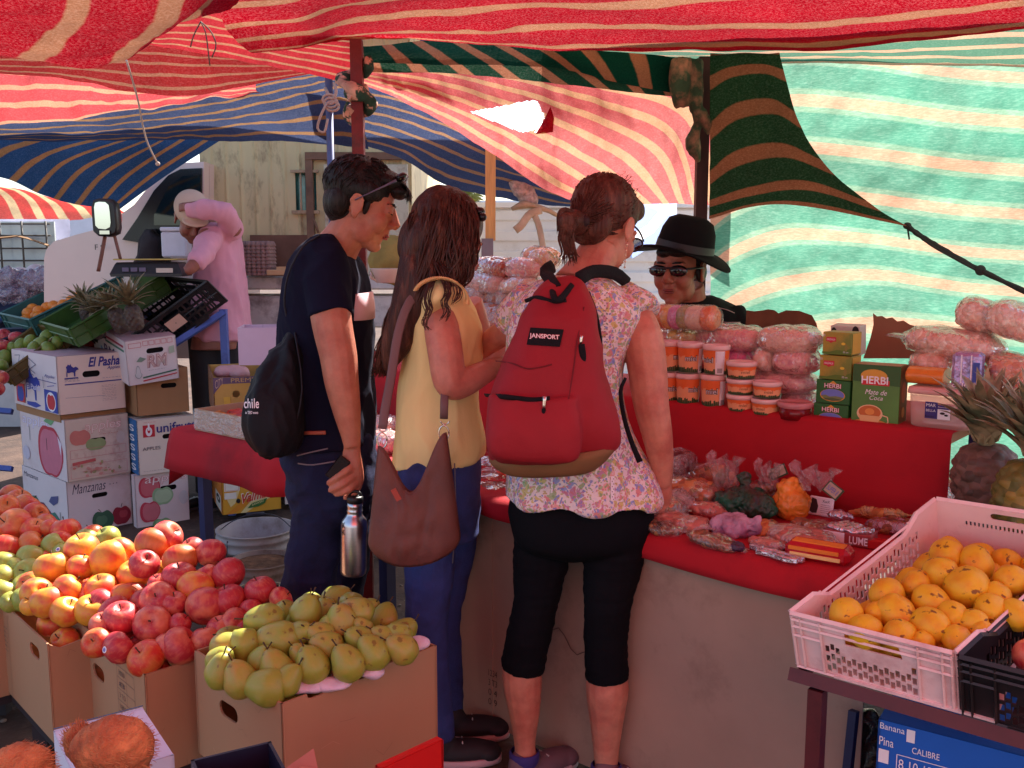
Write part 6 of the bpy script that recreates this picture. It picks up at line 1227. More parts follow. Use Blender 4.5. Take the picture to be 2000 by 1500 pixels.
for u,v_,lab in[(92,657,'big green mango on top of the olive crate'),(58,667,'green mango left of the big one'),(78,670,'green mango under the big one'),(40,675,'green mango at the left of the olive crate'),(108,670,'green mango at the right of the olive crate'),(24,682,'green mango near the front of the olive crate'),(66,680,'mango low in the olive crate'),(95,682,'mango low at the right of the olive crate'),(8,698,'green mango at the left edge'),(4,715,'green fruit at the left edge above the carton')]:put('mango','mango',a_mango,onplane(O5,A5,B5,-.03,u,v_),.036,lab,'green mangoes in the olive crate')
for u,v_,lab in[(8,656,'large red apple at the left edge of the rack'),(-14,664,'red apple at the far left of the rack'),(32,660,'brownish apple beside the olive crate'),(5,676,'apple under the large red one'),(-20,690,'red apple below at the far left'),(0,738,'red apple low at the left edge'),(-8,760,'dark red apple lowest at the left edge')]:put('apple','apple',a_red,onplane(O7,A7,B7,.0,u,v_),.042,lab,'red apples at the left end of the rack')
m_lf=film("lilac_film",(.40,.26,.35),.5,.2,1.0,26)
for(u,v_,r,lab)in[(30,575,(.16,.1,.07),'crumpled lilac plastic bag at the lower left of the heap'),(92,548,(.21,.12,.085),'big crumpled lilac plastic bag at the middle of the heap'),(138,532,(.13,.1,.07),'lilac plastic bag at the top of the heap'),(10,545,(.14,.1,.07),'pale lilac plastic bag at the far left')]:
 c=PY(u,v_,5.98);mb=MB();mb.ell(c,r);
 for i in range(5):a=random.uniform(0,6.28);mb.ell(c+V((r[0]*.7*cos(a),r[1]*.4*sin(a),r[2]*random.uniform(.2,.9))),(.04,.04,.03))
 fuse(mb,'film_bag',m_lf,None,.009,0,lambda p,n:.035*noise.noise(p*13)+.03*abs(noise.noise(p*26))-.012);o=[x for x in COL.objects if x.name.startswith('film_bag')][-1];tag(o,lab,'plastic bag','lilac plastic bags on the rack')
for(u,v_,r,lab)in[(40,540,(.07,.07,.06),'pale round melon under the lilac plastic'),(70,534,(.06,.06,.06),'white wrapped melon behind the lilac plastic')]:
 mb=MB();mb.ell(PY(u,v_,6.1),r,None,24,16);tag(mb.build('melon',mat("pale_melon",srgb(216,190,190),.5,var=.1)),lab,'melon')
def pineapple(c,ax,r,h,lab,leafL=.16,nl=46,group=None,lm=None,bm=None,body=True,name='pineapple',spread=1.0,up=0):
 t=thing(name,lab,'pineapple',c,group);ax=V(ax).normalized();q_=ax.to_track_quat('Z','Y').to_matrix()
 bmat=bm or pops("pineapple_skin",[srgb(120,96,46),srgb(96,84,40),srgb(140,100,50)],40);mb=MB();n,m_=48,36
 rings=[]
 for i in range(m_+1):
  th=pi*(.04+.92*i/m_);z=-cos(th)*h;rr_=r*sin(th)**.55;ring=[]
  for j in range(n):
   a=2*pi*j/n;e=abs(sin(4*a+z/h*7))*abs(sin(4*a-z/h*7));ring.append(c+q_@V(((rr_*(.92+.13*e))*cos(a),(rr_*(.92+.13*e))*sin(a),z)))
  rings.append(ring)
 mb.loft(rings);mb.build('fruit',bmat,t)
 mb=MB();tip=c+ax*h*.96
 for k in range(nl):
  f=k/nl;a0=k*2.4;el=(1.45-1.15*(1-f));el=.5+up+(.95-up*.8)*f;L_=leafL*(.5+.6*sin(pi*min(1,.15+f*.9)))*random.uniform(.85,1.15);w0=.016*(.6+.6*(1-f))*spread
  base=tip+ax*(.05*f*leafL/.16);dr=V((cos(a0),sin(a0),0));P=[];m0=len(mb.v);segs=6;cb=.6*(1-f)+.15
  for s in range(segs+1):
   g=s/segs;e2=el-cb*g*g*1.3;
   pt=V((0,0,0));
   pos=base+q_@(V((dr.x*cos(el-cb*g*.6),dr.y*cos(el-cb*g*.6),sin(el-cb*g*.6)))*L_*g+dr*.012)
   sd_=q_@V((-dr.y,dr.x,0));w_=w0*(1-g)**.7*(1 if s else .8);up_=q_@(dr*-.3+V((0,0,1)))*w_*.35
   P+=[pos-sd_*w_+up_,pos,pos+sd_*w_+up_]
  mb.add(P,[x for s in range(segs)for x in((s*3,s*3+1,s*3+4,s*3+3),(s*3+1,s*3+2,s*3+5,s*3+4))])
 mb.build('crown',lm or mat("pineapple_leaf",srgb(78,82,58),.5,var=.45,vs=18,col2=srgb(140,112,84),c2s=14,c2lo=.5,c2hi=.62),t);return t
lm2=mat("dry_pineapple_leaf",srgb(134,116,84),.7,var=.5,vs=22)
for(u,v_,r,h,lab,L_)in[(232,612,.045,.07,'pineapple with a spiky pale crown at the centre of the green crate',.13),(190,622,.045,.07,'pineapple with its crown leaning left in the green crate',.12),(262,606,.045,.07,'pineapple with a tall crown at the right of the green crate',.15),(170,600,.04,.06,'pineapple at the back left of the green crate',.12)]:
 c=onplane(O2,A2,B2,-.07,u,v_+14);pineapple(c,(random.uniform(-.35,.3),-.25,1),r,h,lab,L_,40,'small pineapples in the green crate',lm2,pops("pine_dark",[srgb(70,50,50),srgb(90,70,56)],40))
 # ================================================================ FOREGROUND FRUIT BOXES (left)
ckf=mat("kraft_front",srgb(178,132,98),.85,var=.05,vs=3,bump=.04,bs=14,stretch=(1,1,.3))
m_st=ink(110,84,76)
FG='open brown cartons heaped with fruit in the foreground'
mL_=None
def fbox(mu,mv,Y,a,uR,uL,h,lab,**k):
 return box2(mu,mv,Y,a,uR,uL,0,k.pop('m',ckf),'fruit_carton',lab,FG,top=False,hgt=h,**k)
def notches(n,w_=.05,d_=.06):
 o=[]
 for i in range(n):
  c=1-(i+.5)/n*.9-.05;o+=[(c+w_,1),(c+w_*.9,1-d_*.7),(c+w_*.5,1-d_),(c-w_*.5,1-d_),(c-w_*.9,1-d_*.7),(c-w_,1)]
 return o
pear=fbox(550,1375,1.88,45,853,380,.262,'brown carton of green pears at the front',holeL=[(.4,.62,.042,.019)],notchR=notches(3,.055,.05),notchL=[(.58,1),(.57,.955),(.53,.93),(.48,.95),(.47,1)])
redb=fbox(282,1318,2.12,43,425,126,.262,'brown carton of red apples between the pear carton and the yellow apple carton',holeL=[(.44,.62,.04,.02)])
yelb=fbox(92,1258,2.32,43,320,3,.27,'brown carton of yellow and pink apples with a ragged rim',holeL=[(.72,.8,.04,.018)],notchR=[(.8,.99),(.7,.94),(.5,.97),(.4,.92),(.3,.96),(.1,.93)])
gre=fbox(-120,1212,2.5,43,60,-330,.27,'brown carton of green apples at the left edge')
bk1=fbox(-40,1090,2.75,43,160,-250,.27,'brown carton of orange red apples in the back row at the left edge')
d=redb['L'];d.frame(m_st,.68,.42,.88,.88,.0012)
for i in range(4):
 d.k-=.0003;d.line(m_st,[(.68,.42+.115*i),(.88,.42+.115*i)],.0012);d.text(m_st,["1800","3 TO","8","3000"][i],.7,.45+.115*i,.07,.05);d.k-=.0003
d.line(m_st,[(.79,.42),(.79,.88)],.001);d.text(m_st,"300",.14,.5,.08,.05)
for i in range(9):d.line(m_st,[(.15,.44-i*.03),(.22,.44-i*.03)],.003 if i%2 else .0012);d.k-=.0003
d.build(redb['t'],'printing')
d=yelb['L'];d.rect(ink(150,112,88),.12,.0,.125,.9);d.scrib(m_st,.02,.75,.08,6,.05,.002);d.build(yelb['t'],'printing')
m_scuff=ink(150,106,80);m_lt=ink(196,152,118)
for b_ in(pear,redb,yelb):
 for kk in 'RL':
  d=b_[kk];d.k=.0006
  for i in range(5):x=random.uniform(.06,.9);y=random.uniform(.05,.85);d.line(m_scuff if i%2 else m_lt,[(x,y),(x+random.uniform(.02,.08),y+random.uniform(-.08,.08)),(x+random.uniform(.06,.12),y+random.uniform(-.05,.05))],.0008)
  d.line(m_lt,[(.006,.02),(.006,.98)],.0016);d.line(m_scuff,[(.5,.0),(.5,.06)],.001)
 b_['R'].build(b_['t'],'scuffs')
pear['L'].build(pear['t'],'scuffs')
mb=MB();c=(pear['O']+redb['O'])/2
m_bench=mat("dark_bench",srgb(46,36,40),.7,var=.2)
t=thing('fruit_bench','dark low bench carrying the foreground fruit cartons','bench',V((-.9,2.35,0)))
zb=min(b_['O'].z for b_ in(pear,redb,yelb,gre,bk1))
for i,b_ in enumerate((pear,redb,yelb,gre,bk1)):
 mb=MB();c=b_['O']+b_['ex']*b_['lR']/2+b_['ey']*b_['lL']/2;mb.box(V((c.x,c.y,c.z-.016)),(b_['lR']/2*.96,b_['lL']/2*.96,.014),Matrix((b_['ex'],b_['ey'],b_['ez'])).transposed());mb.build('plank',m_bench,t)
 for sx in(-.8,.8):
  mb=MB();q_=c+b_['ex']*b_['lR']/2*sx;mb.box(V((q_.x,q_.y,(c.z-.03)/2)),(.02,.02,(c.z-.03)/2));mb.build('leg',m_bench,t)
  # ---- heaps: (u, v, radius px)
def heap_plane(b_,rise,back=None):
 """plane through the front edge of the carton mouth tilting up to the back"""
 n=(V((0,0,1))-(b_['ex']+b_['ey']).normalized()*rise).normalized();return b_['O']+b_['ez']*(b_['h']-.012)+(b_['ex']+b_['ey'])*.035,n
def tosp(u,v_,r,pl,lift):
 p0,n=pl;return PPL(u,v_,p0+n*lift,n)
def heapfill(lst,pl,lift,kind,key,mats_,group,labf,cap=None,Rf=None):
 out=[]
 for i,e in enumerate(lst):
  u,v_,r=e[:3];c=tosp(u,v_,r,pl,lift);R_=r*pxm(c);m,kk=mats_(i,u,v_)if callable(mats_)else mats_
  o=put(kind,kk,m,c,R_ if kind!='pear' else R_*.98,labf(i,u,v_),group,R=Rf(i,e)if Rf else None);out.append((o,c,R_))
 return out
def axis_rot(dx,dz,dy=0):
 return V((dx,dy,dz)).to_track_quat('Z','Y').to_euler()
RA=[(232,1266,33),(286,1286,37),(190,1256,30),(352,1262,38),(402,1250,30),(298,1220,38),(236,1208,36),(200,1220,26),(268,1306,0),(352,1218,22),(402,1184,40),(444,1196,0),(456,1216,30),(498,1250,0),(310,1174,38),(340,1180,28),(447,1172,34),(508,1154,32),(475,1228,18),(382,1148,36),(350,1128,34),(446,1122,34),(404,1124,24),(412,1080,30),(352,1094,34),(376,1072,24),(300,1064,36),(326,1048,32),(548,1170,24),(560,1180,14),(310,1140,22),(282,1102,30),(330,1262,30),(490,1190,22),(430,1226,26)]
RA=[x for x in RA if x[2]>0]
RL=['red apple with a round sticker at the carton rim','striped red apple at the near corner of the carton','orange red apple at the left of the carton rim','large dark red apple low on the right of the heap','crimson apple at the right rim','large striped apple right at the centre front','large streaky red apple left of the centre','apple tucked left of the streaky one','small shaded apple at the centre','very dark crimson apple','striped apple above the pears','plump red apple on the left shoulder','red apple behind the plump one','bright crimson apple beside the deep red one','deep red apple at the right shoulder','small red apple showing just above the pears','two toned yellow and red apple','pinkish red apple in the upper middle','large striped red apple near the top right','dark plum red apple between the larger ones','glossy scarlet apple at the top right of the heap','orange red apple near the top','red apple behind the two toned one','mottled red apple at the very top of the heap','red apple just behind the topmost one','red apple by the edge beside the young man','tip of a red apple by the pears','dark apple in the gap of the upper heap','red apple half hidden behind the golden one','red apple low at the centre','red apple behind the pears','shaded red apple beside the pears']
pl_r=heap_plane(redb,.52)
def mr_(i,u,v_):
 return(a_gold,'golden_apple')if i==16 else((a_orr,'red_apple_light')if i in(2,21,1,23)else(a_red,'red_apple'))
res=heapfill(RA,pl_r,.028,'apple','apple',mr_,'red apples heaped in the middle carton',lambda i,u,v_:RL[i]if i<len(RL)else 'red apple low in the heap',None)
for(o,c,r)in res:o.name='apple'
YA=[(95,1176,36),(72,1160,32),(130,1195,32),(180,1192,34),(134,1152,32),(198,1150,32),(244,1168,30),(102,1108,34),(158,1108,28),(214,1094,40),(262,1122,32),(160,1072,34),(236,1078,30),(300,1110,24),(226,1188,20),(64,1180,24)]
YL=['pink and yellow apple at the left front of the carton','pale pink flushed apple at the left end','yellow apple at the front rim','salmon pink apple at the front rim','yellow apple with a red right side','peach coloured apple in the middle row','yellow apple with a dark open core','pink apple leaning left on the second row','plain yellow apple between two pink ones','big pink red apple crowning the heap','golden apple with its stem hollow up','yellow apple at the back of the heap','red orange apple behind the crowning one','red flushed apple at the right of the heap','shaded apple low by the red ones','apple wedged at the left corner']
res=heapfill(YA,heap_plane(yelb,.5),.03,'apple','apple',(a_gold,'golden_apple'),'yellow and pink apples heaped in the left carton',lambda i,u,v_:YL[i]);[setattr(o,'name','apple')for o,c,r in res]
GA=[(28,1186,0),(6,1160,32),(54,1146,30),(56,1120,30),(8,1130,28),(8,1102,28),(62,1092,30),(108,1068,28),(122,1082,22),(170,1058,26),(210,1052,26),(-34,1140,28),(-30,1110,28),(22,1176,22),(50,1172,28),(190,1080,22),(28,1112,24)]
GA=[x for x in GA if x[2]]
GL=['green apple at the left edge of the picture','green apple with a ridge near its stickered neighbour','green apple in the second row','pale green apple at the left edge, middle row','olive green apple at the left edge, upper row','green apple with its stem hollow up','pale olive apple in the top row','stickered green apple end peeping out','green apple with a sticker at the very back','bright green apple at the back right','green apple beyond the left edge','second green apple beyond the left edge','green apple low at the left rim','bright green apple with a white sticker','green apple behind the yellow ones','green apple deep in the left heap']
res=heapfill(GA,heap_plane(gre,.42),.03,'apple','apple',(a_green,'green_apple'),'green apples heaped at the left edge',lambda i,u,v_:GL[i]);[setattr(o,'name','apple')for o,c,r in res]
OA=[(28,1028,36),(14,990,24),(66,1036,26),(128,1038,30),(62,1064,28),(12,1074,32),(118,1058,24),(180,1046,24),(-30,1050,30),(100,1034,22),(-20,1000,26),(84,1090,18)]
OLb=['big orange brown apple with its hollow facing out','orange apple behind the big one at the left edge','red apple right of the big orange brown one','orange red apple below the Manzanas carton','red apple under the big orange brown one','red apple at the left edge of the picture','brown orange apple in the middle of the back row','orange apple before the cartons','apple beyond the left edge','small red apple behind the row','apple at the upper left beyond the edge','shaded red apple under the row']
res=heapfill(OA,heap_plane(bk1,.42),.035,'apple','apple',(a_orr,'orange_apple'),'orange red apples in the back row',lambda i,u,v_:OLb[i]);[setattr(o,'name','apple')for o,c,r in res]
def under(b_,kind,m,key,rr,rise,group,lab,k=2,zoff=-.03):
 nx=int(b_['lR']/(rr*1.95));ny=int(b_['lL']/(rr*1.95));n=0
 for i in range(nx):
  for j in range(ny):
   fx=(i+.5)/nx;fy=(j+.5)/ny;dd=((fx-0)*b_['lR']+fy*b_['lL'])*.7
   p=b_['O']+b_['ex']*(b_['lR']*(.06+.88*fx))+b_['ey']*(b_['lL']*(.06+.88*fy))+b_['ez']*(b_['h']+zoff+min(dd*rise,.12)-rr*.9);put(kind,key,m,p,rr,lab,group).name=kind
under(redb,'apple',a_red,'red_apple',.043,.5,'lower red apples','red apple in the lower layer of the middle carton')
under(yelb,'apple',a_gold,'golden_apple',.042,.45,'lower yellow apples','yellow apple in the lower layer of the left carton')
under(gre,'apple',a_green,'green_apple',.042,.35,'lower green apples','green apple in the lower layer at the left edge')
under(bk1,'apple',a_orr,'orange_apple',.045,.3,'lower orange apples','orange red apple in the lower layer of the back row')
PA=[(432,1312,32,.2,.9),(470,1328,34,-.3,.8),(522,1342,38,-.9,.1),(540,1308,34,-.3,.7),(610,1300,34,-.35,.9),(680,1296,34,-.4,.7),(730,1276,33,-.5,.75),(786,1268,30,-.7,.5),(478,1260,32,.1,-.9),(440,1262,28,.6,.3),(548,1250,38,-.9,.25),(520,1212,34,-.95,.15),(598,1196,32,.35,.95),(668,1216,34,-.1,.95),(700,1196,30,-.8,.3),(585,1240,28,.5,.5),(628,1242,28,-.6,.5),(640,1262,30,-.8,.4),(590,1282,24,-.5,.7),(750,1246,24,-.7,.5),(512,1290,28,.3,.6),(704,1250,28,-.6,.5),(640,1222,20,.3,.8),(768,1230,0,0,1),(560,1330,30,.3,.4),(430,1290,28,.5,.5),(710,1228,20,-.4,.5),(780,1240,24,-.7,.4)]
PA=[x for x in PA if x[2]]
PL=['pear with a curved stem at the left rim of the carton','blunt pear leaning forward beside the stemmed one','pear lying on its side at the near corner','yellowish pear behind the near corner','upright pear with a brown cheek by the tissue paper','pear showing its blossom end','smooth yellow pear at the right side','brownish pear at the right end','pear standing with its base up on the left','dark green pear at the left back','big glossy pear across the middle of the heap','pear lying on its side at the upper left','pear pointing up at the top of the heap','pear with a long brown stem at the top right','brown yellow pear behind the long stemmed one','pear in the gap left of the middle','pear in the middle of the back','brown pear behind the blossom end pear','small russet pear in the centre','orange brown pear at the right back','shaded pear under the big glossy one','pear with crossed stems at the right','little pear behind the top ones','shaded pear near the front corner','shaded pear at the left wall','small pear behind the long stemmed one','brown pear at the far right back']
res=[]
pl_p=heap_plane(pear,.42)
for i,(u,v_,r,dx,dz)in enumerate(PA):
 c=tosp(u,v_,r,pl_p,.03);R_=r*pxm(c)*1.0;o=put('pear','pear',a_pear,c,R_*1.04,PL[i],'green pears heaped in the front carton',R=axis_rot(dx,dz,random.uniform(-.3,.1)))
lens=None
def sticker(o,dx,dz):
 mb=MB();mb.use(m_wht);mb.ell((0,0,0),(.2,.2,.02));mb.use(ink(120,120,190));mb.ell((0,0,.012),(.13,.13,.012));s=mb.build('sticker',None,None);s.parent=o
 R=o.rotation_euler.to_matrix();d=R.inverted()@V((dx,-1,dz)).normalized();k=min(((v_.co.normalized()-d).length,v_.co.length)for v_ in o.data.vertices)[1];s.location=d*(k+.012);s.rotation_euler=d.to_track_quat('Z','Y').to_euler()
for lab,dx,dz in(('red apple with a round sticker at the carton rim',-.7,.3),('bright green apple with a white sticker',.4,.2),('green apple with a sticker at the very back',.0,.9),('stickered green apple end peeping out',0,.9)):
 for o in list(COL.objects):
  if o.get('label')==lab:sticker(o,dx,dz)
under(pear,'pear',a_pear,'pear',.038,.35,'lower pears','pear in the lower layer of the front carton',zoff=-.04)
m_tis=mat("tissue_paper",srgb(224,200,214),.7,var=.08,bump=.6,bs=30)
for i,(u,v_,w_)in enumerate([(600,1348,.05),(650,1346,.045),(720,1322,.04),(815,1268,.03)]):
 c=tosp(u,v_-12,20,pl_p,-.006);mb=MB();mb.ell(c,(w_,w_*.8,.014));fuse(mb,'tissue',m_tis,None,.004,0,lambda p,n:.008*noise.noise(p*28));o=[x for x in COL.objects if x.name.startswith('tissue')][-1];tag(o,['crumpled white tissue at the near corner of the pear carton','white tissue bulging over the pear carton rim','white tissue scrap at the middle of the long side','white tissue scrap at the right end of the pear carton'][i],'tissue paper')
for(u,v_,R_,b_,pl)in[(206,1256,.007,None,pl_r)]:
 c=PPL(214,1259,tosp(232,1266,33,pl_r,.028)+V((0,-.03,0)),V((0,1,0)));
 # ---- coconuts, white box, blue crate and scraps at the bottom edge
m_coir=mat("coconut_fibre",srgb(186,104,64),.95,var=.45,vs=30,bump=1,bs=120,stretch=(1,.35,1),col2=srgb(206,130,80),c2s=14)
def coconut(c,R_,lab,elong=1.25,ax=(1,0,.1)):
 t=thing('coconut',lab,'coconut',c-V((0,0,R_)));q_=V(ax).to_track_quat('Z','Y').to_matrix();mb=MB();rings=[]
 for i in range(31):
  th=pi*i/30;rings.append([c+q_@V((R_*sin(th)*cos(a)*(1+.03*sin(3*a)),R_*sin(th)*sin(a),-cos(th)*R_*elong*(1 if cos(th)<.5 else 1.05)))*1 for a in[2*pi*j/48 for j in range(48)]])
 for r in rings:
  for p in r:p+=(p-c).normalized()*(.004*noise.noise(V((p.x*30,p.y*30,p.z*30)))+.002*noise.noise(p*140))
 mb.loft(rings);mb.build('husk',m_coir,t)
 mb=MB()
 for i in range(700):
  a=random.uniform(0,2*pi);th=math.acos(random.uniform(-1,1));s0=c+q_@V((R_*sin(th)*cos(a),R_*sin(th)*sin(a),-cos(th)*R_*elong));n=(s0-c).normalized();tg_=(q_@V((0,0,1))+V((random.uniform(-.5,.5),random.uniform(-.5,.5),random.uniform(-.5,.5)))).normalized()
  L_=random.uniform(.006,.013);sd_=n.cross(tg_).normalized()*.0005;p1=s0+tg_*L_*.5+n*random.uniform(0,.004);p2=s0+tg_*L_+n*random.uniform(-.002,.003);mb.add([s0-sd_,s0+sd_,p1+sd_,p1-sd_,p2],[(0,1,2,3),(3,2,4)],False)
 mb.build('fibres',mat("coir_strand",srgb(200,130,84),.9),t)
c1=PY(222,1462,1.42);coconut(c1,62*pxm(c1),'hairy brown coconut at the bottom edge, the whole one',1.32,(1,-.2,.08))
c2=PY(38,1505,1.36);coconut(c2,52*pxm(c2),'hairy brown coconut cut off by the lower left corner',1.2,(1,.3,-.05))
c3=PY(158,1450,1.50);coconut(c3,30*pxm(c3),'small tufted coconut end behind the whole coconut',1.2,(-.4,.3,.6))
b=box2(150,1530,1.5,35,340,-80,0,mat("white_box_front",srgb(214,210,226),.7,var=.04),'white_carton','white carton with a blue M on its lid at the lower left corner',None,top=True,hgt=.2,cap=.22)
p_=b['O']+b['ez']*b['h']
d=b['T'];d.k=.001;d.o=p_+V((0,0,.004));d.text(ink(50,80,120),"M",.05,.6,.16,.2,shear=.3,off=.01);d.line(ink(50,80,120),[(0,.98),(1,.98)],.004);d.build(b['t'],'printing')
b=box2(395,1545,1.32,28,560,300,0,mat("navy_plastic",srgb(34,32,54),.4,var=.2),'plastic_bin','dark navy plastic bin at the bottom edge beside the coconut',None,top=False,hgt=.25,cat='bin',cap=.1)
mb=MB();A_=PY(500,1540,1.62);Bq=PY(612,1462,1.66);Cq=PY(620,1500,1.64);mb.add([A_,Bq,Cq,PY(600,1560,1.6)],[(0,1,2,3)],False);mb.add([p+V((.0,.004,-.003))for p in(A_,Bq,Cq,PY(600,1560,1.6))],[(3,2,1,0)],False);mb.add([Cq,Cq+V((-.03,-.01,.01)),PY(570,1560,1.6),PY(600,1560,1.6)],[(0,1,2,3)],False)
tag(mb.build('torn_cardboard',mat("torn_card",srgb(190,120,104),.85,var=.1)),'torn pinkish cardboard corner at the bottom edge below the pears','cardboard')
b=box2(745,1502,1.72,45,866,640,0,mat("red_box",srgb(206,22,22),.45,var=.05),'red_carton','bright red box corner under the right end of the pear carton',None,top=True,hgt=.3,holeR=None,cap=.02)
# ================================================================ RIGHT FRONT: white crate of quinces, black crate, table
m_wc=mat("white_crate_plastic",srgb(236,206,204),.45,var=.06,vs=8,dirt=srgb(186,130,128),dirts=5)
L1=PZ(1546,1196,.75);N1=PZ(1862,1274,.75);K1=PZ(1828,976,.915)
A_=N1-L1;Bv=K1-L1
def bigcrate(O,ex_,ey_,h,m,name,lab,seed=0):
 """front edge O->O+ex_, side runs along ey_ ; slotted walls with raised corner plateaus"""
 n=ex_.cross(ey_).normalized();n=n if n.z>0 else-n;t=thing(name,lab,'crate',O-n*h);Lx,Ly=ex_.length,ey_.length;ux,uy=ex_.normalized(),ey_.normalized();dn=-n*h
 def slots(L,x0,x1,y0,y1,nx,ny,w_=.0042,hole=None):
  hs=[]
  for i in range(nx):
   x=x0+(x1-x0)*(i+.5)/nx
   for j in range(ny):
    ya=y0+(y1-y0)*(j+(.28 if i%2 else 0))/ny;yb=ya+(y1-y0)/ny*.7
    if yb>y1:continue
    if hole and hole[0]-.012<x<hole[1]+.012 and yb>hole[2]-.012:continue
    hs.append([(x-w_,ya),(x+w_,ya),(x+w_,yb),(x-w_,yb)])
  return hs
 dp=h*.22
 hole=(Lx*.34,Lx*.70,h*.62);hs=slots(Lx,Lx*.2,Lx*.78,h*.07,h*.6,17,3,hole=hole);hs.append([(hole[0],h*.64),(hole[1],h*.64),(hole[1]-.006,h*.84),(hole[0],h*.84)])
 def wall(o,ud,L,inw,hs_,outl,nm,ribs=True):
  mb=MB();mb.use(m);th=.003;mb.panel(outl,hs_,o,ud,n,th if ud.cross(n).dot(inw)<0 else-th)
  top=[q_ for q_ in outl if q_[1]>h*.5];top=sorted(top,key=lambda q_:q_[0]);mb.tube([o+ud*x+n*(y+.001)-inw*.003 for x,y in top],.0058,4,smooth=False,up=tuple(inw))
  if ribs:
   for y in(h*.9,h*.78,h*.45 if nm=='x' else h*.62,.004):
    for(xa,xb)in(((0,L*.19),(L*.8,L))if y<h*.7 and y>.01 else((0,L),)):
     mb.tube([o+ud*xa+n*y-inw*.004,o+ud*xb+n*y-inw*.004],.0034,4,smooth=False,up=tuple(inw))
   for x in(.002,L*.06,L*.19,L*.8,L*.94,L-.002):mb.tube([o+ud*x+n*.003-inw*.004,o+ud*x+n*h*.95-inw*.004],.003,4,smooth=False,up=tuple(inw))
  mb.build(nm,None,t)
 full=lambda L:[(0,0),(L,0),(L,h),(0,h)]
 wall(O+dn,ux,Lx,uy,hs,full(Lx),'front_wall')
 H2=h*1.0;so=[(0,0),(Ly,0),(Ly,h*1.0),(Ly*.86,h),(Ly*.76,h-dp),(Ly*.24,h-dp),(Ly*.14,h),(0,h)]
 hs2=slots(Ly,Ly*.15,Ly*.85,h*.08,h*.72,26,3)
 wall(O+dn,uy,Ly,ux,hs2,so,'side_wall');wall(O+ex_+dn,uy,Ly,-ux,hs2,so,'side_wall')
 hb=[[(Lx*(.2+.028*i),h*.62),(Lx*(.2+.028*i)+.004,h*.62),(Lx*(.2+.028*i)+.004,h*.7),(Lx*(.2+.028*i),h*.7)]for i in range(20)]+[PILL(Lx/2,h*.86,.04,.008)]
 wall(O+ey_+dn,ux,Lx,-uy,hb,full(Lx),'back_wall',ribs=False)
 mb=MB();c=O+(ex_+ey_)/2+dn+n*.004;mb.box(c,(Lx/2-.004,Ly/2-.004,.003),Matrix((ux,n.cross(ux),n)).transposed());mb.build('base',m,t)
 return t,n
hW=.138
tW,nW=bigcrate(L1,A_,Bv,hW,m_wc,'plastic_crate','white slotted plastic crate of quinces on the maroon table')
bigcrate(N1+A_.normalized()*.012+V((0,0,-.004)),A_*1.0,Bv,hW,mat("black_crate_front",(.014,.012,.014),.4,var=.2,dirt=srgb(60,44,46),dirts=8),'plastic_crate','black slotted plastic crate beside the white one at the right edge')
QA=[(1652,1202,30),(1688,1232,30),(1733,1160,30),(1752,1200,32),(1790,1140,24),(1838,1122,32),(1850,1086,30),(1820,1176,30),(1818,1224,34),(1890,1150,40),(1905,1100,30),(1975,1134,28),(1758,1244,32),(1860,1205,28),(1935,1192,28),(1948,1166,24),(1900,1218,26),(1870,1252,26),(1916,1232,20),(1712,1196,20),(1722,1262,0),(1985,1200,26),(1800,1256,22),(1926,1122,0),(1776,1170,0),(1655,1240,26),(1700,1262,26),(1745,1275,26)]
QA=[x for x in QA if x[2]]
QL=['quince with its star end facing out at the left corner of the crate','blotched quince against the front wall','greenish quince with a dark star at the upper left','smooth orange quince in the left middle','brown spotted quince at the top left','quince with a dark scab at the top','bright quince at the very top of the crate','pale quince with a soft blush in the centre','quince with its star end at the front centre','large yellow quince in the middle of the heap','dimpled quince at the back','quince touching the right wall','scarred quince by the front grip','orange quince right of the centre','quince with a torn patch at the right','quince behind the torn one','quince low on the right','quince at the front right corner','small quince part hidden at the front right','shaded quince between the left ones','quince against the right wall in front','shaded quince behind the front wall','quince seen through the left slots','quince seen through the grip hole','quince seen through the middle slots']
plq=(L1+nW*-.01,(nW+V((0,-.1,0))).normalized())
for i,(u,v_,r)in enumerate(QA):
 deep=i>=22;c=PPL(u,v_,plq[0]+nW*(-.02 if not deep else-.07),nW)
 if deep:
  c=PPL(u,v_,L1+(A_.normalized().cross(nW))*0+Bv.normalized()*.05,Bv.normalized()-A_.normalized()*Bv.normalized().dot(A_.normalized()))
 put('quince','quince',a_quin,c,r*1.1*pxm(c),QL[i]if i<len(QL)else 'quince in the crate','quinces in the white crate',R=axis_rot(random.uniform(-.6,.6),random.uniform(-.6,.8),random.choice((-1,1))*.8))
for i in range(24):
 fx,fy=((i%4)+.5)/4,((i//4)+.5)/6;put('quince','quince',a_quin,L1+A_*(.12+.76*fx)+Bv*(.09+.82*fy)-nW*(.085),.034,'quince in the lower layer of the white crate','lower quinces')
c=N1+A_*.55+Bv*.25-nW*.04
for i in range(10):put('apple','dark_apple',a_red,c+A_*random.uniform(-.3,.35)+Bv*random.uniform(-.12,.5),.038,'dark red apple in the black crate at the right edge','apples in the black crate').name='apple'
m_mt=mat("maroon_table_paint",srgb(86,34,38),.5,var=.2,vs=8,dirt=srgb(50,22,26),dirts=6)
t=thing('crate_table','maroon painted steel table under the white and black crates','table',V((L1.x,L1.y,0)))
ux,uy=A_.normalized(),(Bv-nW*0).normalized();fo=L1-nW*(hW+.018)-uy*.01;mb=MB()
mb.tube([fo-ux*.012,fo+ux*.8],.019,4,smooth=False,up=tuple(uy));mb.build('front_bar',m_mt,t)
mb=MB();mb.tube([fo+uy*.02,fo+uy*.46],.016,4,smooth=False,up=(1,0,0));mb.build('side_bar',m_mt,t)
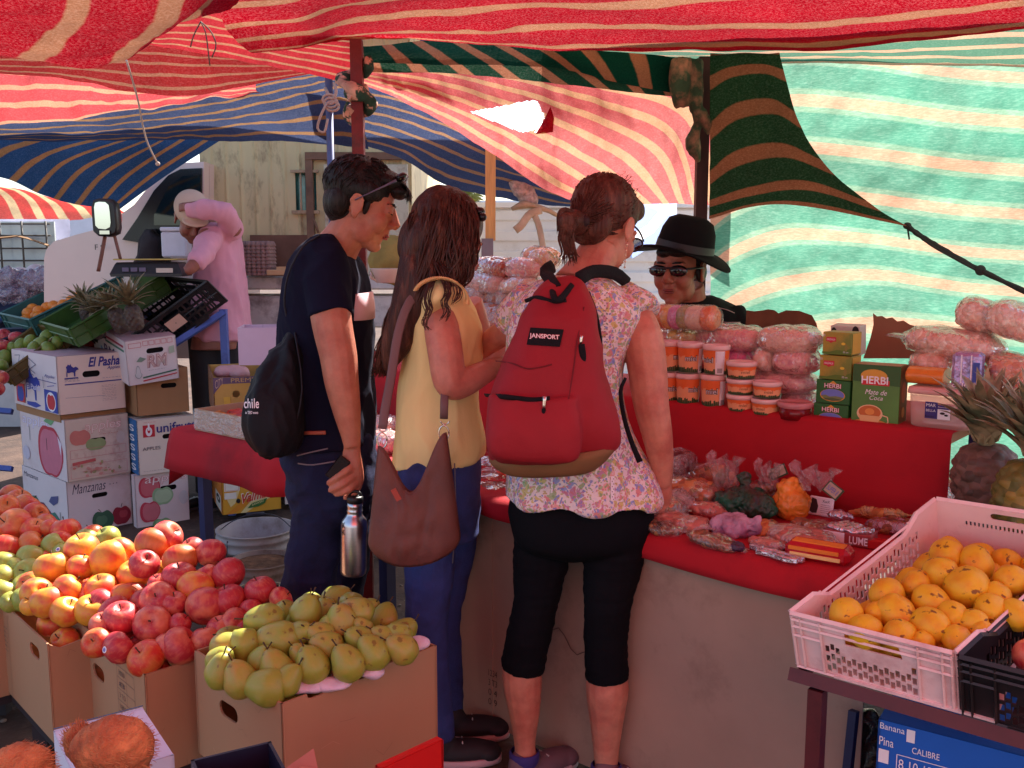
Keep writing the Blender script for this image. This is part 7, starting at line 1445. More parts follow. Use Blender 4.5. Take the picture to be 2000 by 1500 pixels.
for q_ in(fo+ux*.045,fo+ux*.76,fo+ux*.045+uy*.44,fo+ux*.76+uy*.44):
 mb=MB();mb.box((q_.x,q_.y,(q_.z-.015)/2),(.015,.015,(q_.z-.015)/2),Matrix.Rotation(-.7,3,'Z'));mb.build('leg',m_mt,t)
mb=MB();mb.tube([PY(1668,1388,2.0),PY(1650,1560,1.98)],.013,4,smooth=False);tag(mb.build('strut',mat("navy_strut",srgb(30,34,70),.5)),'dark blue slanted strut behind the maroon table leg','strut')
mb=MB();c=PY(1690,1480,2.15);mb.ell(c,(.045,.05,.13));fuse(mb,'dark_bag',mat("black_bag_film",(.02,.018,.02),.2,bump=.8,bs=30),None,.006,0,lambda p,n:.012*noise.noise(p*30));tag(COL.objects['dark_bag'],'shiny dark bag in the shadow under the crate table','bag')
b=box2(1716,1404,1.78,-34,2160,1780,0,mat("blue_carton",srgb(28,96,190),.5,var=.06),'blue_carton','blue printed fruit carton under the maroon table',None,top=True,hgt=.26)
d=b['R'];gl_=ink(60,170,110);d.text(m_wht,"Banana",.01,.93,.12,.05);d.text(m_wht,"Pina",.01,.8,.07,.07);d.rect(m_wht,.14,.88,.18,.98);d.rect(m_wht,.01,.66,.06,.77)
d.text(m_wht,"CALIBRE",.17,.8,.13,.05);d.frame(m_wht,.1,.62,.42,.76,.0016);d.text(m_wht,"8 10 12 14 16",.11,.65,.3,.08)
for(x,y)in((.08,.38),(.26,.46),(.5,.62)):d.poly(gl_,[(x,y),(x+.05,y+.08),(x+.13,y+.1),(x+.1,y+.03),(x+.14,y-.05),(x+.06,y-.02),(x+.03,y-.1)])
d.poly(ibk,[(.38,.1),(.4,.26),(.5,.3),(.58,.24),(.58,.1)]);d.rect(ink(206,196,214),.64,.05,.95,.72);d.text(ink(80,80,110),"Importado por:",.68,.56,.22,.05);d.build(b['t'],'printing')
pineapple(PY(1925,935,2.22),(-.08,-.05,1),.078,.085,'big pineapple with grey green leaves behind the white crate',.15,84,bm=pops("pineapple_brown",[srgb(96,66,56),srgb(120,84,70),srgb(80,60,50)],50),spread=1.7,up=.62,lm=mat('dull_leaf',srgb(160,142,108),.7,var=.45,vs=20,col2=srgb(104,108,78),c2s=12))
pineapple(PY(2010,975,2.0),(.05,-.1,1),.075,.085,'greener pineapple at the right edge behind the crate',.17,84,bm=pops("pineapple_green",[srgb(110,100,40),srgb(90,90,36),srgb(140,120,50)],46),spread=1.7,up=.5,lm=MT['dull_leaf'])
t=thing('side_stand','dark box stand behind the crates carrying the pineapples','stand',V((1.32,2.2,0)));mb=MB();mb.box((1.33,2.2,.39),(.2,.22,.39),CR);mb.build('box',mat("stand_dark",srgb(70,30,32),.7),t)
# ================================================================ PEOPLE
def skin(name,c,c2):
 return mat(name,c,.48,var=.12,vs=30,col2=c2,c2s=14,c2lo=.42,c2hi=.68,bump=.16,bs=190,sss=.12)
sk_man=skin("skin_man",srgb(190,122,98),srgb(176,100,80));sk_girl=skin("skin_girl",srgb(204,132,112),srgb(194,112,96));sk_wom=skin("skin_woman",srgb(206,134,110),srgb(190,106,88));sk_sel=skin("skin_seller",srgb(170,102,78),srgb(146,82,62));sk_far=skin("skin_far",srgb(150,90,76),srgb(130,76,64))
def RS(mb,L,Y,n=30,ex=2.3,cap=True):
 """rings given by their left and right silhouette points: (uL,vL,uR,vR,half depth[,Y])"""
 R=[]
 for e in L:
  y=e[5]if len(e)>5 else Y;a=PY(e[0],e[1],y);b=PY(e[2],e[3],y);c=(a+b)/2;h=(b-a)/2;f=lambda x:math.copysign(abs(x)**(2/ex),x)
  R.append([c+h*f(cos(t))+V((0,e[4]*f(sin(t)),0))for t in[2*pi*j/n for j in range(n)]])
 return mb.loft(R,cap=cap)
def DR(L,k=4):
 o=[]
 for i in range((len(L)-1)*k+1):
  t=i/k;j=min(int(t),len(L)-2);g=[x if len(x)>5 else x+(None,)for x in L]
  pts=[V((e[0],e[1],e[2]))for e in L];p2=[V((e[3],e[4],e[5]if len(e)>5 else 0))for e in L];a=cr(pts,t);b=cr(p2,t);o.append((a.x,a.y,a.z,b.x,b.y)+((b.z,)if len(L[0])>5 else()))
 return o
def T(mb,L,flat=1.0,n=14,k=3):
 pts=[PY(u,v_,y)for u,v_,y,r in L];rr_=[V((r*pxm(p),0,0))for(u,v_,y,r),p in zip(L,pts)];m=(len(L)-1)*k
 return mb.tube([cr(pts,i/k)for i in range(m+1)],[max(.001,cr(rr_,i/k).x)for i in range(m+1)],n,flat=flat,up=(0,1,0))
def fold(amp,f=9,st=(1,1,.45),seed=0):
 s=V((seed,seed*2.1,0))
 def g(p,n):q_=V((p.x*f*st[0],p.y*f*st[1],p.z*f*st[2]))+s;a=noise.noise(q_);b=noise.noise(q_*2.2+V((4,1,7)));return amp*(1.1*(.5-abs(a)*1.6)+.6*(.4-abs(b)))
 return g
def hm(c,fw,tilt=0,s=1.0,roll=0):
 f=V(fw).normalized();side=V((0,0,1)).cross(V((f.x,f.y,0)).normalized());up=f.cross(side).normalized()
 if roll:q_=Matrix.Rotation(roll,3,f);side=q_@side;up=q_@up
 R=Matrix((f,side,up)).transposed();return Matrix.Translation(c)@(R*s).to_4x4()
def HE(mb,M,c,r,ry=0,n=24,m=16):mb.ell(M@V(c),tuple(x*M.to_scale().x for x in r),M.to_3x3().normalized()@Matrix.Rotation(ry,3,'Y'),n,m)
def head(mb,M,fem=False,ears=True):
 s=M.to_scale().x;j=.92 if fem else 1
 HE(mb,M,(-.012,0,.036),(.098,.075,.09));HE(mb,M,(.03,0,-.012),(.063,.06*j,.09));HE(mb,M,(.043,0,-.068),(.046,.044*j,.046));HE(mb,M,(.066,0,-.1),(.024,.022,.018))
 for y in(-1,1):
  HE(mb,M,(.055,y*.037,-.032),(.034,.026,.034));HE(mb,M,(.08,y*.028,.022),(.012,.026,.009));HE(mb,M,(.024,y*.036*j,-.06),(.044,.024,.042));HE(mb,M,(.082,y*.031,.006),(.0135,.0155,.0115))
  if ears:
   HE(mb,M,(-.006,y*.079,-.006),(.017,.007,.03),-.2);mb.tube([M@V((-.006+.017*cos(a)*1.05,y*.084,-.004+.03*sin(a)))for a in[-1.9+i*.42 for i in range(13)]],[.0042*s]*13,6);HE(mb,M,(.0,y*.08,-.034),(.008,.006,.01))
 mb.tube([M@V(p)for p in((.086,0,.02),(.098,0,.0),(.112,0,-.024),(.106,0,-.036))],[.008*s,.0095*s,.0135*s,.009*s],10)
 for y in(-1,1):HE(mb,M,(.1,y*.013,-.031),(.011,.009,.008))
 HE(mb,M,(.088,0,-.052),(.012,.022,.016))
 return mb
def face_parts(M,t,hair,lipc,closed=True,brow=True):
 s=M.to_scale().x;lm=mat("lip_%d"%int(lipc[0]*1000),lipc,.45,var=.05)
 mb=MB();HE(mb,M,(.0955,0,-.0605),(.0075,.021,.0046));HE(mb,M,(.0925,0,-.0685),(.0085,.018,.0048));mb.build('lips',lm,t)
 for y in(-1,1):
  if closed:
   mb=MB();mb.tube([M@V((.0935-.35*abs(k)**2*.03,y*.031+k*.014,.001+.003*k*k))for k in(-1,-.5,0,.5,1)],[.0012*s,.002*s,.0022*s,.002*s,.0012*s],6);mb.build('eyelid',mat("lash_line",(.03,.015,.012),.7),t)
  else:
   mb=MB();HE(mb,M,(.0885,y*.031,.006),(.008,.011,.006));e=mb.build('eye',mat("eye_white",(.6,.55,.52),.2,var=0),t);mb=MB();HE(mb,M,(.0955,y*.031,.005),(.0025,.0045,.0045));mb.build('iris',mat("iris",(.03,.018,.012),.1,var=0),e)
  if brow:mb=MB();mb.tube([M@V((.091-.018*a*a,y*.031+y*k*.019,.025+.003*(1-k*k)))for k,a in((-1,.2),(-.4,0),(.3,.2),(1,1))],[.002*s,.0042*s,.0042*s,.0015*s],6);mb.build('eyebrow',hair,t)
def hairmat(name,c,c2):return mat(name,c,.38,var=.35,vs=60,stretch=(1.5,1.5,.12),col2=c2,c2s=40,c2lo=.5,c2hi=.7,bump=.6,bs=120,spec=.25)
h_blk=hairmat("black_hair",(.012,.008,.008),(.03,.018,.016));h_drk=hairmat("dark_brown_hair",(.055,.019,.014),(.15,.055,.035));h_brn=hairmat("brown_hair",(.085,.026,.018),(.17,.06,.04))
def lock(mb,pts,r0,n=5,r1=.0006):m=12;P=curve(pts,m);mb.tube(P,[r0+(r1-r0)*(i/m)**2 for i in range(m+1)],n)
def shoe(c,d,L_,m,sole,t,name='shoe'):
 """c ankle on the ground, d heading"""
 d=V(d).normalized();R=Matrix((d,V((0,0,1)).cross(d),V((0,0,1)))).transposed();mb=MB()
 mb.ell(c+d*L_*.3+V((0,0,.035)),(L_*.48,.042,.036),R);mb.ell(c+V((0,0,.06)),(.05,.038,.05),R);mb.ell(c+d*L_*.62+V((0,0,.03)),(L_*.2,.04,.028),R)
 o=fuse(mb,name,m,t,.005,2);mb=MB();mb.loft([[c+R@V((L_*.3+L_*.52*cos(a),(.043+.004*cos(a))*sin(a),z))for a in[2*pi*i/24 for i in range(24)]]for z in(.002,.012,.024)]);mb.build('sole',sole,o)
 mb=MB();[mb.tube([c+R@V((L_*(.3+.07*k),-.02,.068-.006*k)),c+R@V((L_*(.3+.07*k),.02,.068-.006*k))],.0022,5)for k in range(4)];mb.build('lace',mat("pale_lace",(.5,.46,.46),.8),o)
denim=mat("dark_denim",srgb(34,38,70),.9,spec=.2,var=.35,vs=5,bump=.25,bs=200,col2=srgb(24,26,44),c2s=5)
denim2=mat("blue_denim",srgb(54,66,130),.85,var=.3,vs=5,bump=.25,bs=200,col2=srgb(36,42,84),c2s=5)
m_thr=mat("jean_stitch",srgb(120,110,120),.8)
# ---------------------------------------------------------------- young man in navy
t=thing('person','young man in a dark navy t-shirt looking down, bottle hooked in his hand','person',V((PY(650,900,2.75).x,2.75,0)))
M=hm(PY(706,400,2.75),(.95,.06,-.33));mb=MB();head(mb,M)
T(mb,[(694,425,2.75,38),(674,460,2.75,39),(650,500,2.77,46),(640,540,2.78,50)])
RS(mb,[(598,480,690,505,.12),(580,540,712,560,.17),(570,650,715,650,.14),(572,800,715,800,.13),(576,900,712,900,.13),(600,990,700,990,.12)],2.78)
arm=[(636,520,2.66,38),(640,560,2.62,42),(648,630,2.58,40),(661,695,2.56,37),(667,745,2.55,34),(677,800,2.55,28),(685,848,2.55,20),(688,872,2.55,16.5)];T(mb,arm)
T(mb,[(688,868,2.55,16),(687,890,2.55,19),(688,915,2.55,22),(692,938,2.55,20),(694,950,2.55,14)],.6)
for L in([(684,915,2.535,9),(668,926,2.52,7.5),(652,937,2.52,7),(640,944,2.53,5.5)],[(690,930,2.54,9),(672,944,2.52,7.5),(656,953,2.52,7),(643,958,2.53,5.5)],[(696,942,2.545,8.5),(682,956,2.525,7.2),(666,963,2.525,6.8),(653,966,2.535,5.2)],[(701,946,2.56,8),(694,962,2.54,7),(682,970,2.54,6.2),(671,972,2.545,5)],[(680,895,2.57,9),(668,912,2.59,8),(660,926,2.6,6.5)]):T(mb,L,n=10,k=2)
T(mb,[(676,520,2.93,34),(672,620,2.97,32),(676,720,2.98,28),(686,820,2.98,20),(690,880,2.97,18)])
for L in([(630,950,2.7,40),(618,1100,2.66,32),(598,1220,2.62,30),(594,1470,2.62,24)],[(676,950,2.87,40),(670,1100,2.9,32),(652,1220,2.925,28),(642,1390,2.95,22)]):T(mb,L)
fuse(mb,'body',sk_man,t,.0042,3);face_parts(M,t,h_blk,srgb(160,80,74))
mb=MB();HE(mb,M,(-.022,0,.046),(.104,.084,.088));HE(mb,M,(-.06,0,-.0),(.05,.07,.07));HE(mb,M,(-.04,0,-.03),(.055,.055,.05));HE(mb,M,(.05,0,.085),(.056,.062,.034));HE(mb,M,(.088,-.012,.068),(.028,.04,.022));HE(mb,M,(.0,.07,.03),(.03,.014,.04))
HE(mb,M,(.0,-.074,.04),(.05,.014,.03));HE(mb,M,(.022,-.07,.0),(.009,.008,.024));HE(mb,M,(-.055,-.05,-.005),(.034,.028,.05))
R3=M.to_3x3().normalized()
for i in range(420):
 a=random.uniform(-pi,pi);e=random.uniform(-.15,1.4);n=V((cos(a)*cos(e),sin(a)*cos(e),sin(e)));p=V((-.02+n.x*.104,n.y*.084,.05+n.z*.088));f=V((.6,0,-.2))if p.x>-.02 else V((-.25,0,-.8));
 if p.x>.05 and p.z<.07:continue
 tg_=(f+n*.25+V((random.uniform(-.3,.3),random.uniform(-.3,.3),random.uniform(-.2,.2)))).normalized()*random.uniform(.025,.04);q1=p+tg_;q1=V((-.02,0,.05))+(q1-V((-.02,0,.05))).normalized()*min((q1-V((-.02,0,.05))).length,(p-V((-.02,0,.05))).length+.001);lock(mb,[M@(p-n*.003),M@((p+q1)/2+n*.003),M@q1],.0024,4)
for k in range(26):y=-.045+.09*k/25;lock(mb,[M@V((.07,y,.095)),M@V((.108,y*.9,.088)),M@V((.124+random.uniform(-.012,.008),y*.9+random.uniform(-.01,.01),.058+random.uniform(-.016,.01)))],.0034,5)
mb.build('hair',h_blk,t)
m_navy=mat("navy_tshirt",srgb(22,23,44),.95,spec=.15,var=.14,vs=6,bump=.1,bs=240)
mb=MB();RS(mb,DR([(622,455,664,490,.055),(600,470,692,503,.12),(580,500,708,530,.185),(566,545,718,565,.2),(557,600,724,610,.19),(551,670,727,670,.175),(551,760,728,760,.17),(556,830,729,830,.175),(560,862,729,856,.18)]),2.78,34,2.4)
T(mb,[(628,492,2.72,40),(636,530,2.64,47),(641,575,2.6,46),(646,616,2.58,44)],n=20);T(mb,[(676,530,2.93,38),(674,580,2.96,38),(672,616,2.97,37)])
fuse(mb,'tshirt',m_navy,t,.0055,2,fold(.011,8,(1,1,.7),3))
mb=MB();RS(mb,[(664,576,727,570,.1,2.74),(664,600,731,598,.1,2.74),(666,622,731,622,.1,2.74)],2.74,24,2.2);mb.build('chest_stripe',mat("pale_pink_band",srgb(224,190,200),.85,bump=.1,bs=200),t)
mb=MB();RS(mb,DR([(560,842,728,842,.165),(556,880,732,880,.175),(563,930,736,925,.18),(574,975,734,975,.175),(582,1005,728,1005,.15)]),2.78)
T(mb,[(628,960,2.68,52),(622,1040,2.66,50),(610,1100,2.64,50),(600,1165,2.62,50),(596,1250,2.62,46),(592,1360,2.62,42),(590,1468,2.62,40)]);T(mb,[(678,960,2.88,54),(676,1040,2.89,48),(672,1100,2.9,46),(662,1160,2.92,44),(650,1240,2.93,40),(642,1380,2.95,36)])
j=fuse(mb,'jeans',denim,t,.006,2,fold(.012,9,(.7,.7,1.3),5))
mb=MB();T(mb,[(582,905,2.585,1.6),(610,908,2.57,1.6),(660,900,2.57,1.6)],n=5);T(mb,[(580,890,2.59,1.5),(604,884,2.575,1.5),(640,876,2.57,1.5)],n=5);mb.build('pocket_seam',m_thr,j)
mb=MB();T(mb,[(594,846,2.6,4),(636,845,2.59,4)],.4,6);mb.build('belt_patch',mat("tan_leather_patch",srgb(170,90,70),.6),j)
shoe(PY(590,1480,2.62)*V((1,1,0))if False else V((PY(590,1480,2.62).x,2.62,0)),(.9,-.3,0),.27,mat("black_shoe",(.015,.013,.015),.5),mat("dark_sole",(.1,.08,.08),.7),t);shoe(V((PY(642,1390,2.95).x,2.95,0)),(.95,.1,0),.27,MT["black_shoe"],MT["dark_sole"],t)
g=thing('sunglasses','dark sunglasses pushed up on the head of the young man','sunglasses',M@V((.05,-.08,.08)),None);mb=MB();mb.tube(curve([M@V(p)for p in((-.012,-.087,.005),(.03,-.093,.045),(.078,-.078,.093))],8),[.0035,.003,.003,.003,.004,.004,.005,.006,.007],8,flat=.6);mb.build('temple',mat("grey_temple",srgb(96,92,120),.3,metal=.3),g)
mb=MB();[HE(mb,M,(.085,y*.035,.108),(.012,.03,.02),.7)for y in(-1,1)];mb.build('lens',mat("dark_lens",(.01,.008,.01),.08),g)
t=thing('drawstring_bag','black drawstring bag with white lettering slung on the back of the young man','bag',PY(540,885,2.6));mb=MB();Lb=[(562,648,580,650,.02,2.64),(532,690,590,690,.07,2.62),(504,740,592,740,.11,2.61),(486,790,592,790,.13,2.6),(490,835,592,838,.13,2.6),(508,868,580,870,.11,2.6),(532,886,560,886,.04,2.62)]
RS(mb,DR(Lb),2.6,34);o=fuse(mb,'sack',mat("black_nylon",(.006,.006,.01),.7,spec=.3,var=.2,bump=.2,bs=60),t,.0055,1,fold(.016,11,(1.5,1.5,.3),8))
mb=MB();T(mb,[(572,652,2.63,2),(556,600,2.62,2),(562,540,2.6,2),(590,484,2.6,2),(625,460,2.66,2)],n=6);T(mb,[(576,650,2.6,2),(590,760,2.53,1.6),(570,860,2.53,2)],n=6);mb.build('cord',mat("black_cord",(.012,.012,.02),.7),t)
def wrapf(pix,y0):
 def f(x,y,k):return None
def on_surf(obj,u0,v0,u1,v1,off=.002):
 """print frame over the pixels u0..u1, v0..v1 projected onto the mesh of obj"""
 from mathutils.bvhtree import BVHTree
 rl=root_loc(obj.parent)if obj.parent else V((0,0,0));vs=[v_.co+rl for v_ in obj.data.vertices];bt=BVHTree.FromPolygons(vs,[tuple(p.vertices)for p in obj.data.polygons])
 def f(x,y,k):
  d=ray(u0+(u1-u0)*x,v0+(v1-v0)*y);h=bt.ray_cast(V((0,0,CZ)),d);
  return(h[0]+h[1]*(off+k))if h[0]else V((0,0,CZ))+d*((rl.y if rl.length else 2.6)/d.y)
 return f
d=Dec((0,0,0),(1,0,0),(0,0,1),fn=on_surf(o,478,812,506,778));d.text(m_wht,"chile",.0,.42,1,.56,off=.01);d.text(m_wht,"tu TED event",.1,.1,.85,.16,off=.01);d.build(t,'lettering')
mb=MB();c=PY(660,915,2.53);mb.box(c,(.036,.004,.018),Matrix.Rotation(radians(-52),3,'Y'),bev=.003);tag(mb.build('phone',mat("black_phone",(.012,.008,.01),.2)),'black phone held flat in the hand of the young man','phone')
c=PY(690,1122,2.53);s=pxm(c);T_=Matrix.Translation(c)@Matrix.Rotation(radians(2.5),4,'Y');t=thing('water_bottle','brushed steel water bottle with a black loop cap hooked by the fingers','bottle',c)
mb=MB();mb.lathe([(0,0),(21*s,0),(24*s,3*s),(25*s,10*s),(25.5*s,100*s),(24*s,108*s),(17*s,118*s),(14.5*s,122*s),(14.5*s,126*s),(15.5*s,128*s),(14.5*s,130*s),(14.5*s,136*s),(15.5*s,138*s),(14.5*s,140*s),(14.5*s,146*s),(0,146*s)],36,T_);o=mb.build('flask',mat("brushed_steel",(.55,.52,.56),.3,metal=1,var=.08,stretch=(1,1,8),vs=40),t)
mb=MB();mb.lathe([(0,145*s),(16*s,145*s),(16*s,155*s),(13*s,158*s),(0,158*s)],24,T_);mb.tube([T_@V((11*s*cos(a),0,158*s+9*s*sin(a)))for a in[pi*i/10 for i in range(11)]],3*s,8);mb.build('cap',mat("black_cap",(.012,.012,.014),.45),t)
d=Dec((0,0,0),(1,0,0),(0,0,1),fn=on_surf(o,669,1045,677,1018,.0006));d.text(ibk,"K",0,.5,.7,.4);d.text(ibk,"K",0,.0,.7,.4);d.build(t,'emblem')
# ---------------------------------------------------------------- long haired woman in yellow
t=thing('person','young woman with long wavy hair in a yellow top, arms bent toward the goods','person',V((PY(850,900,2.62).x,2.62,0)))
M=hm(PY(872,466,2.62),(.78,.5,-.45),s=.97);mb=MB();head(mb,M,True)
T(mb,[(866,500,2.62,32),(858,540,2.62,32),(856,570,2.64,42)]);RS(mb,[(818,575,900,575,.13),(800,640,925,640,.13),(800,740,915,740,.11),(790,830,920,830,.13),(790,940,925,940,.14)],2.64)
T(mb,[(852,585,2.55,30),(862,640,2.5,35),(870,690,2.47,35),(877,738,2.46,34),(886,752,2.46,31),(912,745,2.48,28),(940,730,2.52,24),(968,716,2.58,19),(984,708,2.6,14)]);T(mb,[(984,708,2.6,14),(998,704,2.62,15),(1010,704,2.64,12)],.6)
for k in range(4):T(mb,[(1006,696+5*k,2.62+.012*k,5),(1020,700+5*k,2.64+.012*k,4.5),(1026,710+4*k,2.64+.012*k,4)],n=8,k=2)
T(mb,[(996,700,2.6,6),(1006,690,2.6,5),(1014,690,2.61,4)],n=8,k=2)
T(mb,[(915,590,2.8,28),(935,660,2.84,28),(945,715,2.84,24),(975,690,2.86,20),(1000,680,2.88,15)])
for L in([(838,960,2.58,40),(838,1120,2.56,32),(836,1230,2.56,26),(858,1450,2.56,20)],[(882,960,2.7,38),(872,1120,2.72,30),(862,1230,2.72,26),(877,1410,2.72,20)]):T(mb,L)
fuse(mb,'body',sk_girl,t,.0045,3);face_parts(M,t,h_drk,srgb(176,90,86))
m_yel=mat("yellow_top",srgb(246,220,152),.85,var=.08,vs=7,bump=.12,bs=160,stretch=(1,1,.3));mb=MB()
RS(mb,DR([(826,552,890,552,.1),(806,575,908,575,.145),(796,610,926,610,.15),(790,650,940,646,.15),(786,700,938,700,.14),(780,750,934,750,.135),(776,800,938,800,.14),(774,850,945,850,.15),(772,905,943,888,.155)]),2.64,34,2.3)
T(mb,[(846,562,2.58,30),(860,585,2.52,38),(870,600,2.5,40)],n=18);T(mb,[(838,552,2.56,8),(862,545,2.53,9),(892,560,2.5,8),(902,578,2.5,6)],n=10)
fuse(mb,'top',m_yel,t,.0055,2,fold(.011,8,(1,1,.5),11))
mb=MB()
for k in range(46):
 f=k/45;a=2.7-2.9*f;p=PY(862,590,2.48)+V((.062*cos(a)*1.05,-.02-.012*abs(sin(a*2)),.045*sin(a)+.014));mb.tube([p,p+V((.006*cos(a),-.006,.010*sin(a)-.006)),p+V((.01*cos(a+.5),-.004,.016*sin(a)-.008))],.0022,5)
mb.build('lace_trim',mat("yellow_lace",srgb(226,180,120),.85),t)
mb=MB();RS(mb,DR([(782,880,936,880,.15),(776,930,938,930,.165),(782,985,938,985,.165),(790,1040,934,1040,.14)]),2.64)
T(mb,[(838,980,2.56,54),(840,1060,2.56,50),(838,1130,2.56,46),(834,1210,2.56,40),(840,1290,2.56,36),(850,1370,2.56,31),(858,1440,2.56,30)]);T(mb,[(886,980,2.72,52),(882,1060,2.72,48),(870,1130,2.72,44),(860,1210,2.72,38),(868,1290,2.72,34),(876,1400,2.72,28)])
j=fuse(mb,'jeans',denim2,t,.006,3,fold(.006,9,(.8,.8,1.2),15));mb=MB();T(mb,[(888,905,2.47,1.3),(890,1000,2.48,1.3),(884,1100,2.5,1.3)],n=5);mb.build('side_seam',m_thr,j)
for(u,Y)in((858,2.56),(880,2.70)):shoe(V((PY(u,1450,Y).x,Y,0)),(.96,.1,0),.22,mat("black_mesh_shoe",(.02,.014,.018),.7),mat("pink_white_sole",srgb(200,160,165),.6),t)
mb=MB();HE(mb,M,(-.02,0,.045),(.108,.088,.095));HE(mb,M,(-.075,0,-.03),(.05,.078,.09));HE(mb,M,(-.02,-.07,-.03),(.055,.026,.08));HE(mb,M,(-.02,.07,-.03),(.05,.02,.07))
T(mb,[(838,470,2.58,52),(828,530,2.55,52),(808,590,2.53,42),(786,640,2.53,36),(768,690,2.53,24),(754,725,2.53,8)],.7)
T(mb,[(872,480,2.55,46),(876,530,2.52,40),(866,565,2.52,16)],.6)
o=fuse(mb,'hair',h_drk,t,.005,2,lambda p,n:.006*noise.noise(V((p.x*40,p.y*40,p.z*7))));mb=MB()
for i in range(330):
 a=random.uniform(-1,1);f=i/330;y=2.62+random.uniform(-.13,.02);ub_=872+a*62;ut=872+a*48;dn_=random.uniform(.35,1)**.6
 path=[(872+a*34,374+22*a*a),(870+a*54,400+10*a*a),(866+a*66,440),(850+a*62,510),(826+a*50,570),(800+a*42,625),(776+a*34,680),(756+a*22,730)]
 if a>.25:path=[(872+a*34,374+22*a*a),(872+a*52,398+10*a*a),(872+a*62,430),(872+a*56,490),(866+a*52,540),(858+a*40,570)]
 elif a>.1 and i%5==0:path=[(880,376),(880,402),(880,440),(872,510),(856,560),(846,590),(838,620)]
 nn=len(path);ph_=random.uniform(0,6);wv=random.uniform(4,10);P=[]
 for k,(u,v_)in enumerate(path):
  g_=k/(nn-1);yy=2.60-[.012,.05,.088,.1,.098,.09,.078,.06,.05][k]*(1-.55*a*a)+random.uniform(-.012,.012)-(.03 if a>.25 and k>2 else 0);P.append(PY(u+wv*sin(ph_+k*2.1)*min(1,g_*2)+random.uniform(-3,3),v_+random.uniform(-8,8),yy))
 m=22;Q=curve(P,m);Q=[p+V((.004*sin(ph_+kk*.9),0,0))*min(1,kk/8)for kk,p in enumerate(Q)];r0=random.uniform(.0018,.0042);mb.tube(Q,[r0*(.6+.4*min(1,kk/4))*(1-(kk/m)**5*.8)for kk in range(m+1)],5)
for pts in([(842,550,2.47),(832,584,2.455),(838,606,2.45),(828,628,2.45),(836,642,2.45)],[(866,545,2.465),(876,570,2.45),(868,592,2.44),(874,610,2.44),(866,624,2.44)],[(884,545,2.47),(896,566,2.46),(894,582,2.45),(886,592,2.45)]):
 for k in range(12):ox=random.uniform(-7,7);lock(mb,[PY(u+ox+random.uniform(-2.5,2.5),v_+random.uniform(-5,5),y-.004)for u,v_,y in[(850,505,2.5)]+pts],.0017,5)
mb.build('locks',h_drk,o)
g=thing('sunglasses','dark glasses resting in the long wavy hair','sunglasses',PY(940,420,2.6));mb=MB();mb.ell(PY(936,414,2.6),(.016,.02,.014));mb.ell(PY(942,424,2.57),(.012,.014,.012));mb.build('lens',MT["dark_lens"],g);mb=MB();T(mb,[(938,420,2.58,2),(930,440,2.56,2),(936,470,2.56,1.5)],n=6);mb.build('frame',mat("black_frame",(.01,.008,.01),.3),g)
t=thing('shoulder_bag','soft brown leather shoulder bag with a dipping mouth hanging at the hip','bag',PY(810,1100,2.42));m_lea=mat("brown_leather",srgb(112,60,50),.55,var=.16,vs=7,bump=.15,bs=140,col2=srgb(98,52,46),c2s=5)
def bagpt(a,b,side):
 """a 0..1 across, b 0..1 top to bottom"""
 topv=872+100*(sin(pi*min(1,a/.98))**1.7)*(1 if a<.9 else .9)-26*a;uu=740+132*a+(b-0)*(-22+52*a);bot=1085+17*sin(pi*a)-10*a;vv=topv+(bot-topv)*b;edge=min(1,sin(pi*a)**.5*1.0);dep=(.012+.05*b**.8*(1-.5*b**4))*edge+.002
 if b>.86:uu+=(0.5-a)*40*((b-.86)/.14)**2
 p=PY(uu,vv,2.42);w_=(.008*sin(a*9+b*3)*(1-b*.4)+.012*(.4-abs(noise.noise(V((a*5+b*1.5,b*2.2,3)))))*sin(pi*b)+.004*noise.noise(V((a*14,b*6,1))))*sin(pi*a);return p+V((0,side*dep+w_,0))
mb=MB();na,nb=36,30;rr=[]
for side in(-1,1):mb.loft([[bagpt(i/na,j/nb,side)for i in range(na+1)]for j in range(nb+1)],closed=False,cap=False)
mb.loft([[bagpt(i/na,1,-1)for i in range(na+1)],[bagpt(i/na,1,1)for i in range(na+1)]],closed=False,cap=False);o=mb.build('pouch',m_lea,t);sm=o.modifiers.new('s','SOLIDIFY');sm.thickness=.003
mb=MB();mb.tube([bagpt(i/na,0,-1)for i in range(na+1)],.0035,6);mb.build('rim',m_lea,t)
mb=MB();c=PY(774,966,2.34);mb.box(c,(.007,.003,.016),Matrix.Rotation(radians(-28),3,'Y'));mb.build('leather_tag',mat("red_tag",srgb(176,70,56),.5),t)
m_chr=mat("nickel",(.75,.68,.62),.2,metal=1,var=.05)
mb=MB();[T(mb,L,.22,10)for L in([(747,838,2.42,9),(752,800,2.43,9),(765,730,2.45,9),(778,650,2.47,9),(800,590,2.49,9),(836,556,2.52,9)],[(867,818,2.42,8),(868,780,2.42,8),(872,700,2.54,8),(870,600,2.6,8),(850,560,2.6,8)])];mb.build('strap',mat("mauve_strap",srgb(116,84,84),.6,var=.1),t)
for(u,v_)in((746,860),(867,846)):
 mb=MB();c=PY(u,v_,2.42);mb.tube([c+V((.013*cos(a),0,.02*sin(a)))for a in[2*pi*i/20 for i in range(21)]],.0022,7);c=PY(u+2,v_-24,2.42);mb.tube([c+V((.011*cos(a),0,.009*sin(a)))for a in[pi+pi*i/10 for i in range(11)]],.002,6);mb.build('ring',m_chr,t)
